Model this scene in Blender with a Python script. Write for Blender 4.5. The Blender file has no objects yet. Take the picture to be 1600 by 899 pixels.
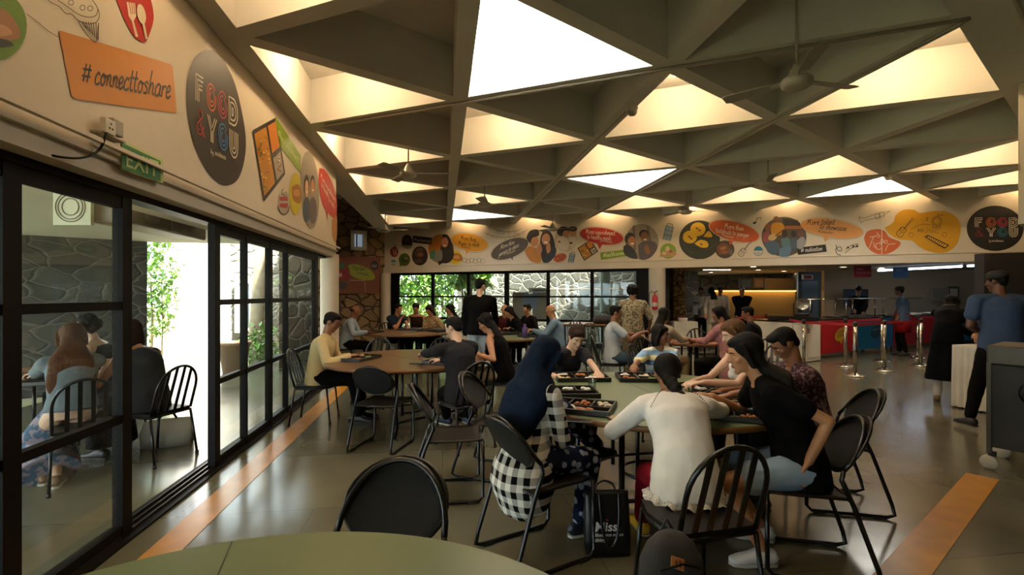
import bpy, bmesh, math, random
from mathutils import Vector, Matrix, noise
V = Vector
rnd = random.Random(7)
SC = bpy.context.scene
COL = SC.collection
# ------------------------------------------------------------ camera, sky, sun, exposure
FPX = 758.0; HOR = 460.3; HC = 1.52
cam_d = bpy.data.cameras.new('camera'); cam = bpy.data.objects.new('camera', cam_d); COL.objects.link(cam)
cam.location = (0, 0, HC); cam.rotation_euler = (math.pi/2, 0, 0)
cam_d.sensor_fit = 'HORIZONTAL'; cam_d.sensor_width = 36; cam_d.lens = 36*FPX/1600
cam_d.shift_y = (HOR-449.5)/1600
cam_d.clip_start = 0.05; cam_d.clip_end = 200
SC.camera = cam
w = bpy.data.worlds.new('sky'); SC.world = w; w.use_nodes = True
nt = w.node_tree; nt.nodes.clear()
wo = nt.nodes.new('ShaderNodeOutputWorld'); bg = nt.nodes.new('ShaderNodeBackground'); bg.inputs[0].default_value = (0.80, 0.92, 1.0, 1); bg.inputs[1].default_value = 8.5
nt.links.new(bg.outputs[0], wo.inputs[0])
sun_d = bpy.data.lights.new('sun', 'SUN'); sun_d.energy = 36; sun_d.angle = math.radians(1.5); sun_d.color = (1, .93, .82)
sun = bpy.data.objects.new('sun', sun_d); COL.objects.link(sun)
sun.rotation_euler = V((-0.48, 0.38, -1.0)).to_track_quat('-Z', 'Y').to_euler()
SC.view_settings.view_transform = 'Standard'; SC.view_settings.look = 'None'
SC.view_settings.exposure = 0.12; SC.view_settings.gamma = 1; SC.view_settings.use_curve_mapping = False
BULB_W = 54.0; PANE_E = 11.0
try:
    SC.cycles.use_denoising = True
    SC.cycles.max_bounces = 7; SC.cycles.diffuse_bounces = 4; SC.cycles.glossy_bounces = 3; SC.cycles.transmission_bounces = 5; SC.cycles.transparent_max_bounces = 8
    SC.cycles.sample_clamp_indirect = 4.0; SC.cycles.caustics_reflective = False; SC.cycles.caustics_refractive = False
except Exception: pass
# ------------------------------------------------------------ coordinates
YAW = 0.1422; CY, SY = math.cos(YAW), math.sin(YAW)
def RW(X, Y, z=0.0): return V((CY*X-SY*Y, SY*X+CY*Y, z))           # room frame -> world
def at(px, d, z=0.0): return V(((px-800)/FPX*d, d, z))
def fl(px, py): d = FPX*HC/(py-HOR); return at(px, d, 0)
ADIR = RW(0, 1); BDIR = RW(math.cos(math.radians(30)), -0.5); CDIR = RW(math.cos(math.radians(30)), 0.5)
LS = 2.2; LA = LS*math.sqrt(3)/2; OX, OY = -1.711, .987; ZC = 3.651; ZT = 4.2
def node(i, k, z=ZC): return RW(OX+i*LA, OY+k*LS, z)
# ------------------------------------------------------------ materials
MATS = {}
def srgb(h):
    if isinstance(h, str):
        h = h.lstrip('#'); c = [int(h[i:i+2], 16)/255 for i in (0, 2, 4)]
    else: c = list(h)
    return [x/12.92 if x <= .04045 else ((x+.055)/1.055)**2.4 for x in c]+[1]
def mat(name, col='#888888', rough=.6, metal=0, bump=0, bscale=60, vary=0, vscale=8, emit=0, coat=0, spec=None):
    if name in MATS: return MATS[name]
    m = bpy.data.materials.new(name); m.use_nodes = True; MATS[name] = m
    n = m.node_tree; b = n.nodes['Principled BSDF']
    b.inputs['Base Color'].default_value = srgb(col); b.inputs['Roughness'].default_value = rough; b.inputs['Metallic'].default_value = metal
    if spec is not None: b.inputs['Specular IOR Level'].default_value = spec
    if coat: b.inputs['Coat Weight'].default_value = coat; b.inputs['Coat Roughness'].default_value = .1
    if emit: b.inputs['Emission Color'].default_value = srgb(col); b.inputs['Emission Strength'].default_value = emit
    tc = n.nodes.new('ShaderNodeTexCoord')
    nz = n.nodes.new('ShaderNodeTexNoise'); nz.inputs['Scale'].default_value = vscale; nz.inputs['Detail'].default_value = 4
    n.links.new(tc.outputs['Object'], nz.inputs['Vector'])
    v = max(vary, .04)
    mx = n.nodes.new('ShaderNodeMixRGB'); mx.blend_type = 'MULTIPLY'; mx.inputs[0].default_value = 1
    mx.inputs[1].default_value = srgb(col)
    cr = n.nodes.new('ShaderNodeValToRGB'); cr.color_ramp.elements[0].position = .3; cr.color_ramp.elements[1].position = .7
    cr.color_ramp.elements[0].color = (1-v, 1-v, 1-v, 1); cr.color_ramp.elements[1].color = (1, 1, 1, 1)
    n.links.new(nz.outputs[0], cr.inputs[0]); n.links.new(cr.outputs[0], mx.inputs[2]); n.links.new(mx.outputs[0], b.inputs['Base Color'])
    if bump:
        nb = n.nodes.new('ShaderNodeTexNoise'); nb.inputs['Scale'].default_value = bscale; nb.inputs['Detail'].default_value = 3
        n.links.new(tc.outputs['Object'], nb.inputs['Vector'])
        bp = n.nodes.new('ShaderNodeBump'); bp.inputs['Strength'].default_value = bump; bp.inputs['Distance'].default_value = .01
        n.links.new(nb.outputs[0], bp.inputs['Height']); n.links.new(bp.outputs[0], b.inputs['Normal'])
    return m
def cloth(name, col, kind=None, col2='#ffffff', scale=1.0, rough=.85):
    """fabric; kind: check, stripes, print, flowers"""
    if name in MATS: return MATS[name]
    m = mat(name, col, rough, bump=.5, bscale=14, vary=.12, vscale=5, spec=.08)
    n = m.node_tree; L = n.links; N = n.nodes; b = N['Principled BSDF']
    tc = [x for x in N if x.type == 'TEX_COORD'][0]; mx = [x for x in N if x.type == 'MIX_RGB'][0]
    mp = N.new('ShaderNodeMapping'); L.new(tc.outputs['Object'], mp.inputs[0]); mp.inputs['Scale'].default_value = (scale,)*3
    def fac_to(sock):
        c = N.new('ShaderNodeMixRGB'); c.inputs[1].default_value = srgb(col); c.inputs[2].default_value = srgb(col2)
        L.new(sock, c.inputs[0]); L.new(c.outputs[0], mx.inputs[1]); return c
    def sep():
        s = N.new('ShaderNodeSeparateXYZ'); L.new(mp.outputs[0], s.inputs[0]); return s
    def M(op, a, b_=None, val=None):
        x = N.new('ShaderNodeMath'); x.operation = op
        L.new(a, x.inputs[0])
        if b_ is not None: L.new(b_, x.inputs[1])
        elif val is not None: x.inputs[1].default_value = val
        return x.outputs[0]
    if kind == 'check':
        s = sep(); fx = M('LESS_THAN', M('FRACT', M('SUBTRACT', s.outputs[0], M('MULTIPLY', s.outputs[1], val=.7))), val=.5); fz = M('LESS_THAN', M('FRACT', s.outputs[2]), val=.5)
        fac_to(M('MULTIPLY', M('ADD', fx, fz), val=.5))
    elif kind == 'stripes':
        s = sep(); fac_to(M('LESS_THAN', M('FRACT', s.outputs[2]), val=.45))
    elif kind == 'print':
        nz = N.new('ShaderNodeTexNoise'); nz.inputs['Scale'].default_value = 22; nz.inputs['Detail'].default_value = 3; L.new(mp.outputs[0], nz.inputs['Vector'])
        fac_to(M('GREATER_THAN', nz.outputs[0], val=.53))
    elif kind == 'flowers':
        vo = N.new('ShaderNodeTexVoronoi'); vo.inputs['Scale'].default_value = 11; L.new(mp.outputs[0], vo.inputs['Vector'])
        fac_to(M('LESS_THAN', vo.outputs['Distance'], val=.38))
    elif kind == 'denim':
        nz = N.new('ShaderNodeTexNoise'); nz.inputs['Scale'].default_value = 6; L.new(mp.outputs[0], nz.inputs['Vector']); fac_to(nz.outputs[0])
    elif kind == 'wide':
        s = sep(); c = N.new('ShaderNodeValToRGB'); c.color_ramp.interpolation = 'CONSTANT'
        e = c.color_ramp.elements; cols = ['#e9dfc9', '#7f9dbd', '#cfe0ee', '#4f6f95', '#e6d9a8', '#8fb0cf']
        e[0].position = 0; e[0].color = srgb(cols[0]); e[1].position = .17; e[1].color = srgb(cols[1])
        for q in range(2, 6): x = e.new(q/6); x.color = srgb(cols[q])
        L.new(M('FRACT', s.outputs[2]), c.inputs[0]); L.new(c.outputs[0], mx.inputs[1])
    return m
def hairmat(name, col):
    if name in MATS: return MATS[name]
    m = mat(name, col, .6, vary=.25, vscale=3, spec=.10); n = m.node_tree; L = n.links
    tc = [x for x in n.nodes if x.type == 'TEX_COORD'][0]
    mp = n.nodes.new('ShaderNodeMapping'); mp.inputs['Scale'].default_value = (160, 160, 9); L.new(tc.outputs['Object'], mp.inputs[0])
    nz = n.nodes.new('ShaderNodeTexNoise'); nz.inputs['Scale'].default_value = 1; L.new(mp.outputs[0], nz.inputs['Vector'])
    bp = n.nodes.new('ShaderNodeBump'); bp.inputs['Strength'].default_value = .9; bp.inputs['Distance'].default_value = .006
    L.new(nz.outputs[0], bp.inputs['Height']); L.new(bp.outputs[0], n.nodes['Principled BSDF'].inputs['Normal'])
    return m
def glassmat(name='window_glass', tint='#f6faf8', refl=.12):
    if name in MATS: return MATS[name]
    m = bpy.data.materials.new(name); m.use_nodes = True; MATS[name] = m; n = m.node_tree; n.nodes.clear()
    o = n.nodes.new('ShaderNodeOutputMaterial'); t = n.nodes.new('ShaderNodeBsdfTransparent'); t.inputs[0].default_value = srgb(tint)
    g = n.nodes.new('ShaderNodeBsdfGlossy'); g.inputs['Roughness'].default_value = .03
    d = n.nodes.new('ShaderNodeBsdfDiffuse'); d.inputs[0].default_value = (.8, .85, .85, 1)
    lw = n.nodes.new('ShaderNodeLayerWeight'); lw.inputs[0].default_value = .3
    fr = n.nodes.new('ShaderNodeMapRange'); fr.inputs['To Min'].default_value = .03; fr.inputs['To Max'].default_value = .10; n.links.new(lw.outputs['Facing'], fr.inputs[0])
    mx = n.nodes.new('ShaderNodeMixShader'); n.links.new(fr.outputs[0], mx.inputs[0]); n.links.new(t.outputs[0], mx.inputs[1]); n.links.new(g.outputs[0], mx.inputs[2])
    m2 = n.nodes.new('ShaderNodeMixShader')
    tc = n.nodes.new('ShaderNodeTexCoord'); nz = n.nodes.new('ShaderNodeTexNoise'); nz.inputs['Scale'].default_value = 2.5; nz.inputs['Detail'].default_value = 5
    n.links.new(tc.outputs['Object'], nz.inputs['Vector'])
    mr = n.nodes.new('ShaderNodeMapRange'); mr.inputs['From Min'].default_value = .4; mr.inputs['From Max'].default_value = .8; mr.inputs['To Min'].default_value = 0.005; mr.inputs['To Max'].default_value = .035
    n.links.new(nz.outputs[0], mr.inputs[0]); n.links.new(mr.outputs[0], m2.inputs[0])
    n.links.new(mx.outputs[0], m2.inputs[1]); n.links.new(d.outputs[0], m2.inputs[2]); n.links.new(m2.outputs[0], o.inputs[0])
    return m
def stonemat(name, c1, c2, mortar, scale=2.2, bump=1.0, width=.05, sq=(1, 1, 1.25)):
    if name in MATS: return MATS[name]
    m = bpy.data.materials.new(name); m.use_nodes = True; MATS[name] = m; n = m.node_tree; N = n.nodes; L = n.links; b = N['Principled BSDF']
    b.inputs['Roughness'].default_value = .9
    tc = N.new('ShaderNodeTexCoord'); mp = N.new('ShaderNodeMapping'); mp.inputs['Scale'].default_value = sq; L.new(tc.outputs['Object'], mp.inputs[0])
    nz0 = N.new('ShaderNodeTexNoise'); nz0.inputs['Scale'].default_value = 3; L.new(mp.outputs[0], nz0.inputs['Vector'])
    ad = N.new('ShaderNodeMixRGB'); ad.blend_type = 'ADD'; ad.inputs[0].default_value = .22; L.new(mp.outputs[0], ad.inputs[1]); L.new(nz0.outputs['Color'], ad.inputs[2])
    ve = N.new('ShaderNodeTexVoronoi'); ve.feature = 'DISTANCE_TO_EDGE'; ve.inputs['Scale'].default_value = scale; L.new(ad.outputs[0], ve.inputs['Vector'])
    vc = N.new('ShaderNodeTexVoronoi'); vc.inputs['Scale'].default_value = scale; L.new(ad.outputs[0], vc.inputs['Vector'])
    nz = N.new('ShaderNodeTexNoise'); nz.inputs['Scale'].default_value = 14; nz.inputs['Detail'].default_value = 5; L.new(mp.outputs[0], nz.inputs['Vector'])
    sx = N.new('ShaderNodeSeparateColor'); L.new(vc.outputs['Color'], sx.inputs[0])
    a = N.new('ShaderNodeMath'); a.operation = 'MULTIPLY_ADD'; a.inputs[1].default_value = .6; L.new(sx.outputs[0], a.inputs[0]); 
    a2 = N.new('ShaderNodeMath'); a2.operation = 'MULTIPLY'; a2.inputs[1].default_value = .5; L.new(nz.outputs[0], a2.inputs[0]); L.new(a2.outputs[0], a.inputs[2])
    mx = N.new('ShaderNodeMixRGB'); mx.inputs[1].default_value = srgb(c1); mx.inputs[2].default_value = srgb(c2); L.new(a.outputs[0], mx.inputs[0])
    lt = N.new('ShaderNodeMapRange'); lt.inputs['From Min'].default_value = width*.4; lt.inputs['From Max'].default_value = width; lt.inputs['To Min'].default_value = 1; lt.inputs['To Max'].default_value = 0
    L.new(ve.outputs[0], lt.inputs[0])
    m2 = N.new('ShaderNodeMixRGB'); m2.inputs[2].default_value = srgb(mortar); L.new(mx.outputs[0], m2.inputs[1]); L.new(lt.outputs[0], m2.inputs[0])
    L.new(m2.outputs[0], b.inputs['Base Color'])
    h = N.new('ShaderNodeMapRange'); h.inputs['From Max'].default_value = width*2.4; L.new(ve.outputs[0], h.inputs[0])
    h2 = N.new('ShaderNodeMath'); h2.operation = 'MULTIPLY_ADD'; h2.inputs[1].default_value = .35; L.new(nz.outputs[0], h2.inputs[0]); L.new(h.outputs[0], h2.inputs[2])
    bp = N.new('ShaderNodeBump'); bp.inputs['Strength'].default_value = bump; bp.inputs['Distance'].default_value = .05; L.new(h2.outputs[0], bp.inputs['Height']); L.new(bp.outputs[0], b.inputs['Normal'])
    return m
def woodmat(name, c1, c2, rough=.4, sc=(1, 12, 12)):
    if name in MATS: return MATS[name]
    m = mat(name, c1, rough); n = m.node_tree; N = n.nodes; L = n.links
    tc = [x for x in N if x.type == 'TEX_COORD'][0]; mx = [x for x in N if x.type == 'MIX_RGB'][0]
    mp = N.new('ShaderNodeMapping'); mp.inputs['Scale'].default_value = sc; L.new(tc.outputs['Object'], mp.inputs[0])
    nz = N.new('ShaderNodeTexNoise'); nz.inputs['Scale'].default_value = 2.5; nz.inputs['Detail'].default_value = 6; L.new(mp.outputs[0], nz.inputs['Vector'])
    c = N.new('ShaderNodeMixRGB'); c.inputs[1].default_value = srgb(c1); c.inputs[2].default_value = srgb(c2); L.new(nz.outputs[0], c.inputs[0]); L.new(c.outputs[0], mx.inputs[1])
    return m
# ------------------------------------------------------------ mesh builder
class MB:
    def __init__(s): s.v = []; s.f = []; s.m = []; s.sm = []
    def add(s, vs, fs, mi=0, smooth=False):
        o = len(s.v); s.v += [tuple(x) for x in vs]; s.f += [tuple(o+i for i in f) for f in fs]; s.m += [mi]*len(fs); s.sm += [smooth]*len(fs); return s
    def box(s, c, size, rz=0, mi=0, R=None):
        hx, hy, hz = [x/2 for x in size]; R = R or Matrix.Rotation(rz, 3, 'Z'); c = V(c)
        vs = [c+R@V((x*hx, y*hy, z*hz)) for z in (-1, 1) for y in (-1, 1) for x in (-1, 1)]
        return s.add(vs, [(0, 2, 3, 1), (4, 5, 7, 6), (0, 1, 5, 4), (2, 6, 7, 3), (0, 4, 6, 2), (1, 3, 7, 5)], mi)
    def bar(s, p, q, wd, ht, up=V((0, 0, 1)), mi=0):
        p = V(p); q = V(q); d = q-p; L = d.length; x = d.normalized(); y = up.cross(x)
        if y.length < 1e-4: y = V((0, 1, 0)).cross(x)
        y.normalize(); z = x.cross(y); R = Matrix((x, y, z)).transposed()
        return s.box((p+q)/2, (L, wd, ht), mi=mi, R=R)
    def tube(s, pts, r, seg=8, closed=False, mi=0, caps=True):
        pts = [V(p) for p in pts]; n = len(pts); rs = r if isinstance(r, (list, tuple)) else [r]*n
        vs = []; prev = None
        for i, p in enumerate(pts):
            if closed: t = (pts[(i+1) % n]-pts[i-1])
            else: t = pts[min(i+1, n-1)]-pts[max(i-1, 0)]
            t.normalize()
            if prev is None: a = t.orthogonal().normalized()
            else: a = prev-t*prev.dot(t); a = a.normalized() if a.length > 1e-6 else t.orthogonal().normalized()
            prev = a; b = t.cross(a)
            for k in range(seg):
                th = 2*math.pi*k/seg; vs.append(p+(a*math.cos(th)+b*math.sin(th))*rs[i])
        fs = []
        for i in range(n if closed else n-1):
            for k in range(seg):
                a0 = i*seg+k; a1 = i*seg+(k+1) % seg; b0 = ((i+1) % n)*seg+k; b1 = ((i+1) % n)*seg+(k+1) % seg
                fs.append((a0, a1, b1, b0))
        if caps and not closed: fs += [tuple(range(seg-1, -1, -1)), tuple((n-1)*seg+k for k in range(seg))]
        return s.add(vs, fs, mi, True)
    def lathe(s, prof, c=(0, 0, 0), seg=24, mi=0, R=None, a0=0, a1=2*math.pi, smooth=True):
        c = V(c); full = abs(a1-a0-2*math.pi) < 1e-6; n = seg if full else seg+1; vs = []; R = R or Matrix.Identity(3)
        for r, z in prof:
            for k in range(n):
                th = a0+(a1-a0)*k/seg; vs.append(c+R@V((r*math.cos(th), r*math.sin(th), z)))
        fs = [(i*n+k, i*n+(k+1) % n, (i+1)*n+(k+1) % n, (i+1)*n+k) for i in range(len(prof)-1) for k in range(n if full else n-1)]
        return s.add(vs, fs, mi, smooth)
    def poly(s, pts, mi=0): return s.add(pts, [tuple(range(len(pts)))], mi)
    def prism(s, pts, ext, mi=0, smooth=False):
        n = len(pts); ext = V(ext); pts = [V(p) for p in pts]; vs = pts+[p+ext for p in pts]
        s.add(vs, [tuple(range(n-1, -1, -1)), tuple(range(n, 2*n))], mi)
        return s.add(vs, [(i, (i+1) % n, n+(i+1) % n, n+i) for i in range(n)], mi, smooth)
    def ball(s, c, r, R=None, seg=12, rings=8, mi=0):
        if not isinstance(r, (tuple, list)): r = (r, r, r)
        R = R or Matrix.Identity(3); c = V(c); vs = [c+R@V((0, 0, r[2]))]
        for i in range(1, rings):
            ph = math.pi*i/rings
            for k in range(seg):
                th = 2*math.pi*k/seg; vs.append(c+R@V((r[0]*math.sin(ph)*math.cos(th), r[1]*math.sin(ph)*math.sin(th), r[2]*math.cos(ph))))
        vs.append(c+R@V((0, 0, -r[2]))); e = len(vs)-1
        fs = [(0, 1+k, 1+(k+1) % seg) for k in range(seg)]
        for i in range(rings-2):
            for k in range(seg): a = 1+i*seg; fs.append((a+k, a+seg+k, a+seg+(k+1) % seg, a+(k+1) % seg))
        a = 1+(rings-2)*seg; fs += [(a+k, e, a+(k+1) % seg) for k in range(seg)]
        return s.add(vs, fs, mi, True)
    def cone(s, p, q, r0, r1, seg=12):
        """closed capsule with two end radii"""
        p = V(p); q = V(q); d = (q-p)
        if d.length < 1e-5: return s.ball(p, max(r0, r1), seg=seg)
        d.normalize(); pts = []; rs = []
        for a in (85, 55, 25): pts.append(p-d*r0*math.sin(math.radians(a))); rs.append(r0*math.cos(math.radians(a)))
        pts += [p, q]; rs += [r0, r1]
        for a in (25, 55, 85): pts.append(q+d*r1*math.sin(math.radians(a))); rs.append(r1*math.cos(math.radians(a)))
        return s.tube(pts, rs, seg)
    def loft(s, secs, xd, yd=None, seg=20, mi=0, pw=2.0):
        """closed loft of ellipses: (centre, a, b); xd: side axis"""
        vs = []; n = len(secs)
        P = [V(c) for c, a, b in secs]
        for i, (c, a, b) in enumerate(secs):
            t = (P[min(i+1, n-1)]-P[max(i-1, 0)]).normalized(); x = (xd-t*xd.dot(t)).normalized(); y = t.cross(x)
            for k in range(seg):
                th = 2*math.pi*k/seg; ct, st = math.cos(th), math.sin(th)
                if pw != 2: ct = math.copysign(abs(ct)**(2/pw), ct); st = math.copysign(abs(st)**(2/pw), st)
                vs.append(P[i]+x*a*ct+y*b*st)
        fs = [(i*seg+k, i*seg+(k+1) % seg, (i+1)*seg+(k+1) % seg, (i+1)*seg+k) for i in range(n-1) for k in range(seg)]
        fs += [tuple(range(seg-1, -1, -1)), tuple((n-1)*seg+k for k in range(seg))]
        return s.add(vs, fs, mi, True)
    def mesh(s, name, mats):
        me = bpy.data.meshes.new(name); me.from_pydata(s.v, [], s.f)
        for m in (mats if isinstance(mats, (list, tuple)) else [mats]): me.materials.append(m)
        me.polygons.foreach_set('material_index', s.m); me.polygons.foreach_set('use_smooth', s.sm); me.update(); return me
    def obj(s, name, mats, parent=None, bevel=0, origin=None):
        if origin is not None:
            o_ = V(origin); s.v = [tuple(V(x)-o_) for x in s.v]
        ob = bpy.data.objects.new(name, s.mesh(name, mats)); COL.objects.link(ob)
        if origin is not None: ob.location = origin
        if parent is not None: ob.parent = parent
        if bevel:
            b = ob.modifiers.new('bevel', 'BEVEL'); b.width = bevel; b.segments = 2; b.limit_method = 'ANGLE'
        return ob
def fixn(ob):
    bm = bmesh.new(); bm.from_mesh(ob.data); bmesh.ops.recalc_face_normals(bm, faces=bm.faces); bm.to_mesh(ob.data); bm.free(); return ob
def tag(o, label, cat, group=None, kind=None):
    o['label'] = label; o['category'] = cat
    if group: o['group'] = group
    if kind: o['kind'] = kind
    return o
def struct(o): o['kind'] = 'structure'; return o
def empty(name, loc, rz=0, label=None, cat=None, group=None):
    o = bpy.data.objects.new(name, None); COL.objects.link(o); o.location = loc; o.rotation_euler = (0, 0, rz); o.empty_display_size = .1
    if label: tag(o, label, cat, group)
    return o
def copy_tree(o, parent=None):
    c = o.copy(); COL.objects.link(c)
    if parent is not None: c.parent = parent
    for ch in list(o.children): copy_tree(ch, c)
    return c
def textmesh(body, bold=0.0, shear=0.0):
    """2D text -> (verts, faces), height about 1, from the built-in font"""
    cu = bpy.data.curves.new('t', 'FONT'); cu.body = body; cu.offset = bold; cu.shear = shear; cu.resolution_u = 3
    ob = bpy.data.objects.new('t', cu); COL.objects.link(ob)
    me = bpy.data.meshes.new_from_object(ob.evaluated_get(bpy.context.evaluated_depsgraph_get()))
    vs = [(v.co.x, v.co.y) for v in me.vertices]; fs = [tuple(p.vertices) for p in me.polygons]
    bpy.data.objects.remove(ob); bpy.data.curves.remove(cu); bpy.data.meshes.remove(me)
    return vs, fs
# --- handwriting: each glyph is strokes of control points; x-height .5
G = {
'a': (.52, [[(.42,.42),(.25,.5),(.07,.32),(.1,.05),(.27,.02),(.4,.2),(.43,.45)], [(.43,.45),(.4,.12),(.52,.02)]]),
'b': (.48, [[(.1,1.0),(.08,.5),(.09,.05),(.28,.0),(.42,.2),(.3,.45),(.12,.35)], [(.35,.42),(.48,.4)]]),
'c': (.44, [[(.38,.4),(.25,.5),(.08,.3),(.1,.05),(.27,0),(.44,.1)]]),
'd': (.54, [[(.4,.42),(.22,.48),(.06,.28),(.12,.03),(.28,.03),(.42,.25),(.5,1.0)], [(.45,.6),(.41,.12),(.54,.03)]]),
'e': (.42, [[(.06,.2),(.3,.3),(.3,.46),(.18,.5),(.06,.3),(.1,.05),(.24,0),(.42,.12)]]),
'f': (.36, [[(.4,.9),(.28,1.0),(.2,.8),(.16,.3),(.12,-.35)], [(.0,.42),(.36,.5)]]),
'g': (.5, [[(.4,.42),(.24,.5),(.07,.3),(.14,.06),(.3,.1),(.42,.45)], [(.42,.45),(.4,-.2),(.2,-.4),(.05,-.25)]]),
'h': (.52, [[(.12,1.0),(.08,.5),(.08,.0)], [(.08,.2),(.22,.48),(.36,.4),(.36,.1),(.52,.02)]]),
'i': (.24, [[(.08,.48),(.08,.1),(.24,.02)], [(.1,.66),(.12,.68)]]),
'j': (.24, [[(.15,.48),(.15,-.2),(.0,-.35)], [(.15,.66),(.17,.68)]]),
'k': (.46, [[(.1,1.0),(.08,0)], [(.38,.5),(.1,.22),(.46,.0)]]),
'l': (.26, [[(.14,1.0),(.08,.5),(.1,.08),(.26,.02)]]),
'm': (.72, [[(.08,.48),(.08,0)], [(.08,.25),(.2,.48),(.3,.4),(.3,0)], [(.3,.25),(.44,.48),(.54,.4),(.54,.1),(.72,.02)]]),
'n': (.5, [[(.08,.48),(.08,0)], [(.08,.25),(.22,.48),(.34,.4),(.34,.1),(.5,.02)]]),
'o': (.5, [[(.25,.5),(.07,.3),(.14,.03),(.3,.03),(.4,.25),(.25,.5),(.34,.4),(.5,.42)]]),
'p': (.48, [[(.1,.48),(.08,-.4)], [(.08,.25),(.25,.5),(.4,.3),(.28,.02),(.1,.08)]]),
'r': (.38, [[(.08,.48),(.08,0)], [(.08,.22),(.2,.45),(.38,.42)]]),
's': (.4, [[(.34,.42),(.2,.5),(.1,.38),(.3,.2),(.24,.02),(.04,.05)]]),
't': (.34, [[(.16,.85),(.12,.3),(.16,.03),(.34,.04)], [(.0,.52),(.32,.56)]]),
'u': (.54, [[(.08,.48),(.08,.12),(.2,0),(.36,.15),(.38,.48)], [(.38,.48),(.4,.1),(.54,.02)]]),
'v': (.44, [[(.05,.48),(.18,.02),(.34,.48),(.44,.44)]]),
'w': (.64, [[(.05,.48),(.14,.02),(.28,.4),(.4,.02),(.54,.48),(.64,.44)]]),
'x': (.44, [[(.04,.48),(.38,0)], [(.36,.48),(.04,0)]]),
'y': (.5, [[(.08,.48),(.1,.15),(.24,.05),(.38,.2),(.4,.48)], [(.4,.48),(.38,-.2),(.18,-.4),(.04,-.25)]]),
'M': (.9, [[(.05,0),(.16,.9)], [(.16,.9),(.3,.25)], [(.3,.25),(.55,.9)], [(.55,.9),(.62,.1),(.85,.04)]]),
'C': (.6, [[(.5,.8),(.3,.95),(.08,.5),(.15,.05),(.38,0),(.58,.15)]]),
'W': (.95, [[(.05,.9),(.15,.05)], [(.15,.05),(.4,.75)], [(.4,.75),(.55,.05)], [(.55,.05),(.9,.95)]]),
'#': (.66, [[(.2,.85),(.12,.05)], [(.46,.85),(.38,.05)], [(.0,.58),(.6,.62)], [(.0,.28),(.58,.32)]]),
'.': (.2, [[(.06,.0),(.08,.04)]]), ' ': (.3, []), '&': (.6, [[(.55,.05),(.15,.6),(.2,.9),(.38,.8),(.1,.4),(.1,.1),(.3,0),(.55,.4)]]),
}
def crom(P, n=4):
    if len(P) < 3: return P
    out = []
    for i in range(len(P)-1):
        p0 = P[max(i-1, 0)]; p1 = P[i]; p2 = P[i+1]; p3 = P[min(i+2, len(P)-1)]
        for k in range(n):
            t = k/n
            out.append(tuple(.5*((2*p1[j])+(-p0[j]+p2[j])*t+(2*p0[j]-5*p1[j]+4*p2[j]-p3[j])*t*t+(-p0[j]+3*p1[j]-3*p2[j]+p3[j])*t**3) for j in range(len(p1))))
    out.append(P[-1]); return out
def ribbon(P, w, closed=False):
    vs = []; n = len(P)
    for i in range(n):
        a = P[i-1] if (closed or i > 0) else P[i]; b = P[(i+1) % n] if (closed or i < n-1) else P[i]
        dx, dy = b[0]-a[0], b[1]-a[1]; L = math.hypot(dx, dy) or 1; nx, ny = -dy/L*w/2, dx/L*w/2
        vs += [(P[i][0]+nx, P[i][1]+ny), (P[i][0]-nx, P[i][1]-ny)]
    fs = [(2*i, 2*i+1, 2*((i+1) % n)+1, 2*((i+1) % n)) for i in range(n if closed else n-1)]
    return vs, fs
def handtext(body, wgt=.1, shear=.15):
    vs = []; fs = []; x = 0
    for ch in body:
        adv, st = G.get(ch, G.get(ch.lower(), (.4, [])))
        for s_ in st:
            P = [(x+px+py*shear, py) for px, py in crom(s_)]
            a, b = ribbon(P, wgt); o = len(vs); vs += a; fs += [tuple(o+i for i in f) for f in b]
        x += adv
    return vs, fs, x
# ============================================================ SETTING
wallm = mat('painted_wall', '#d0c3ae', .75, bump=.15, bscale=30, vary=.07, vscale=2)
ceilm = mat('ceiling_paint', '#e6e2d9', .8, bump=.2, bscale=25, vary=.08, vscale=1.5)
blackm = mat('black_frame', '#0d0a08', .5, spec=.1)
glass = glassmat()
stone_in = stonemat('brown_stone', '#5a4630', '#8d7350', '#33291c', 2.6)
stone_dk = stonemat('grey_stone', '#2b2a25', '#49463e', '#57544a', 3.0, bump=.4, width=.035, sq=(.8, .8, 1.35))
stone_lt = stonemat('pale_stone', '#8b877b', '#b0ab9c', '#d5cfbd', 2.6, bump=.6, width=.045); stone_gd = stonemat('garden_stone', '#55524a', '#7d796d', '#a8a392', 2.6, bump=.6, width=.045)
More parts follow.
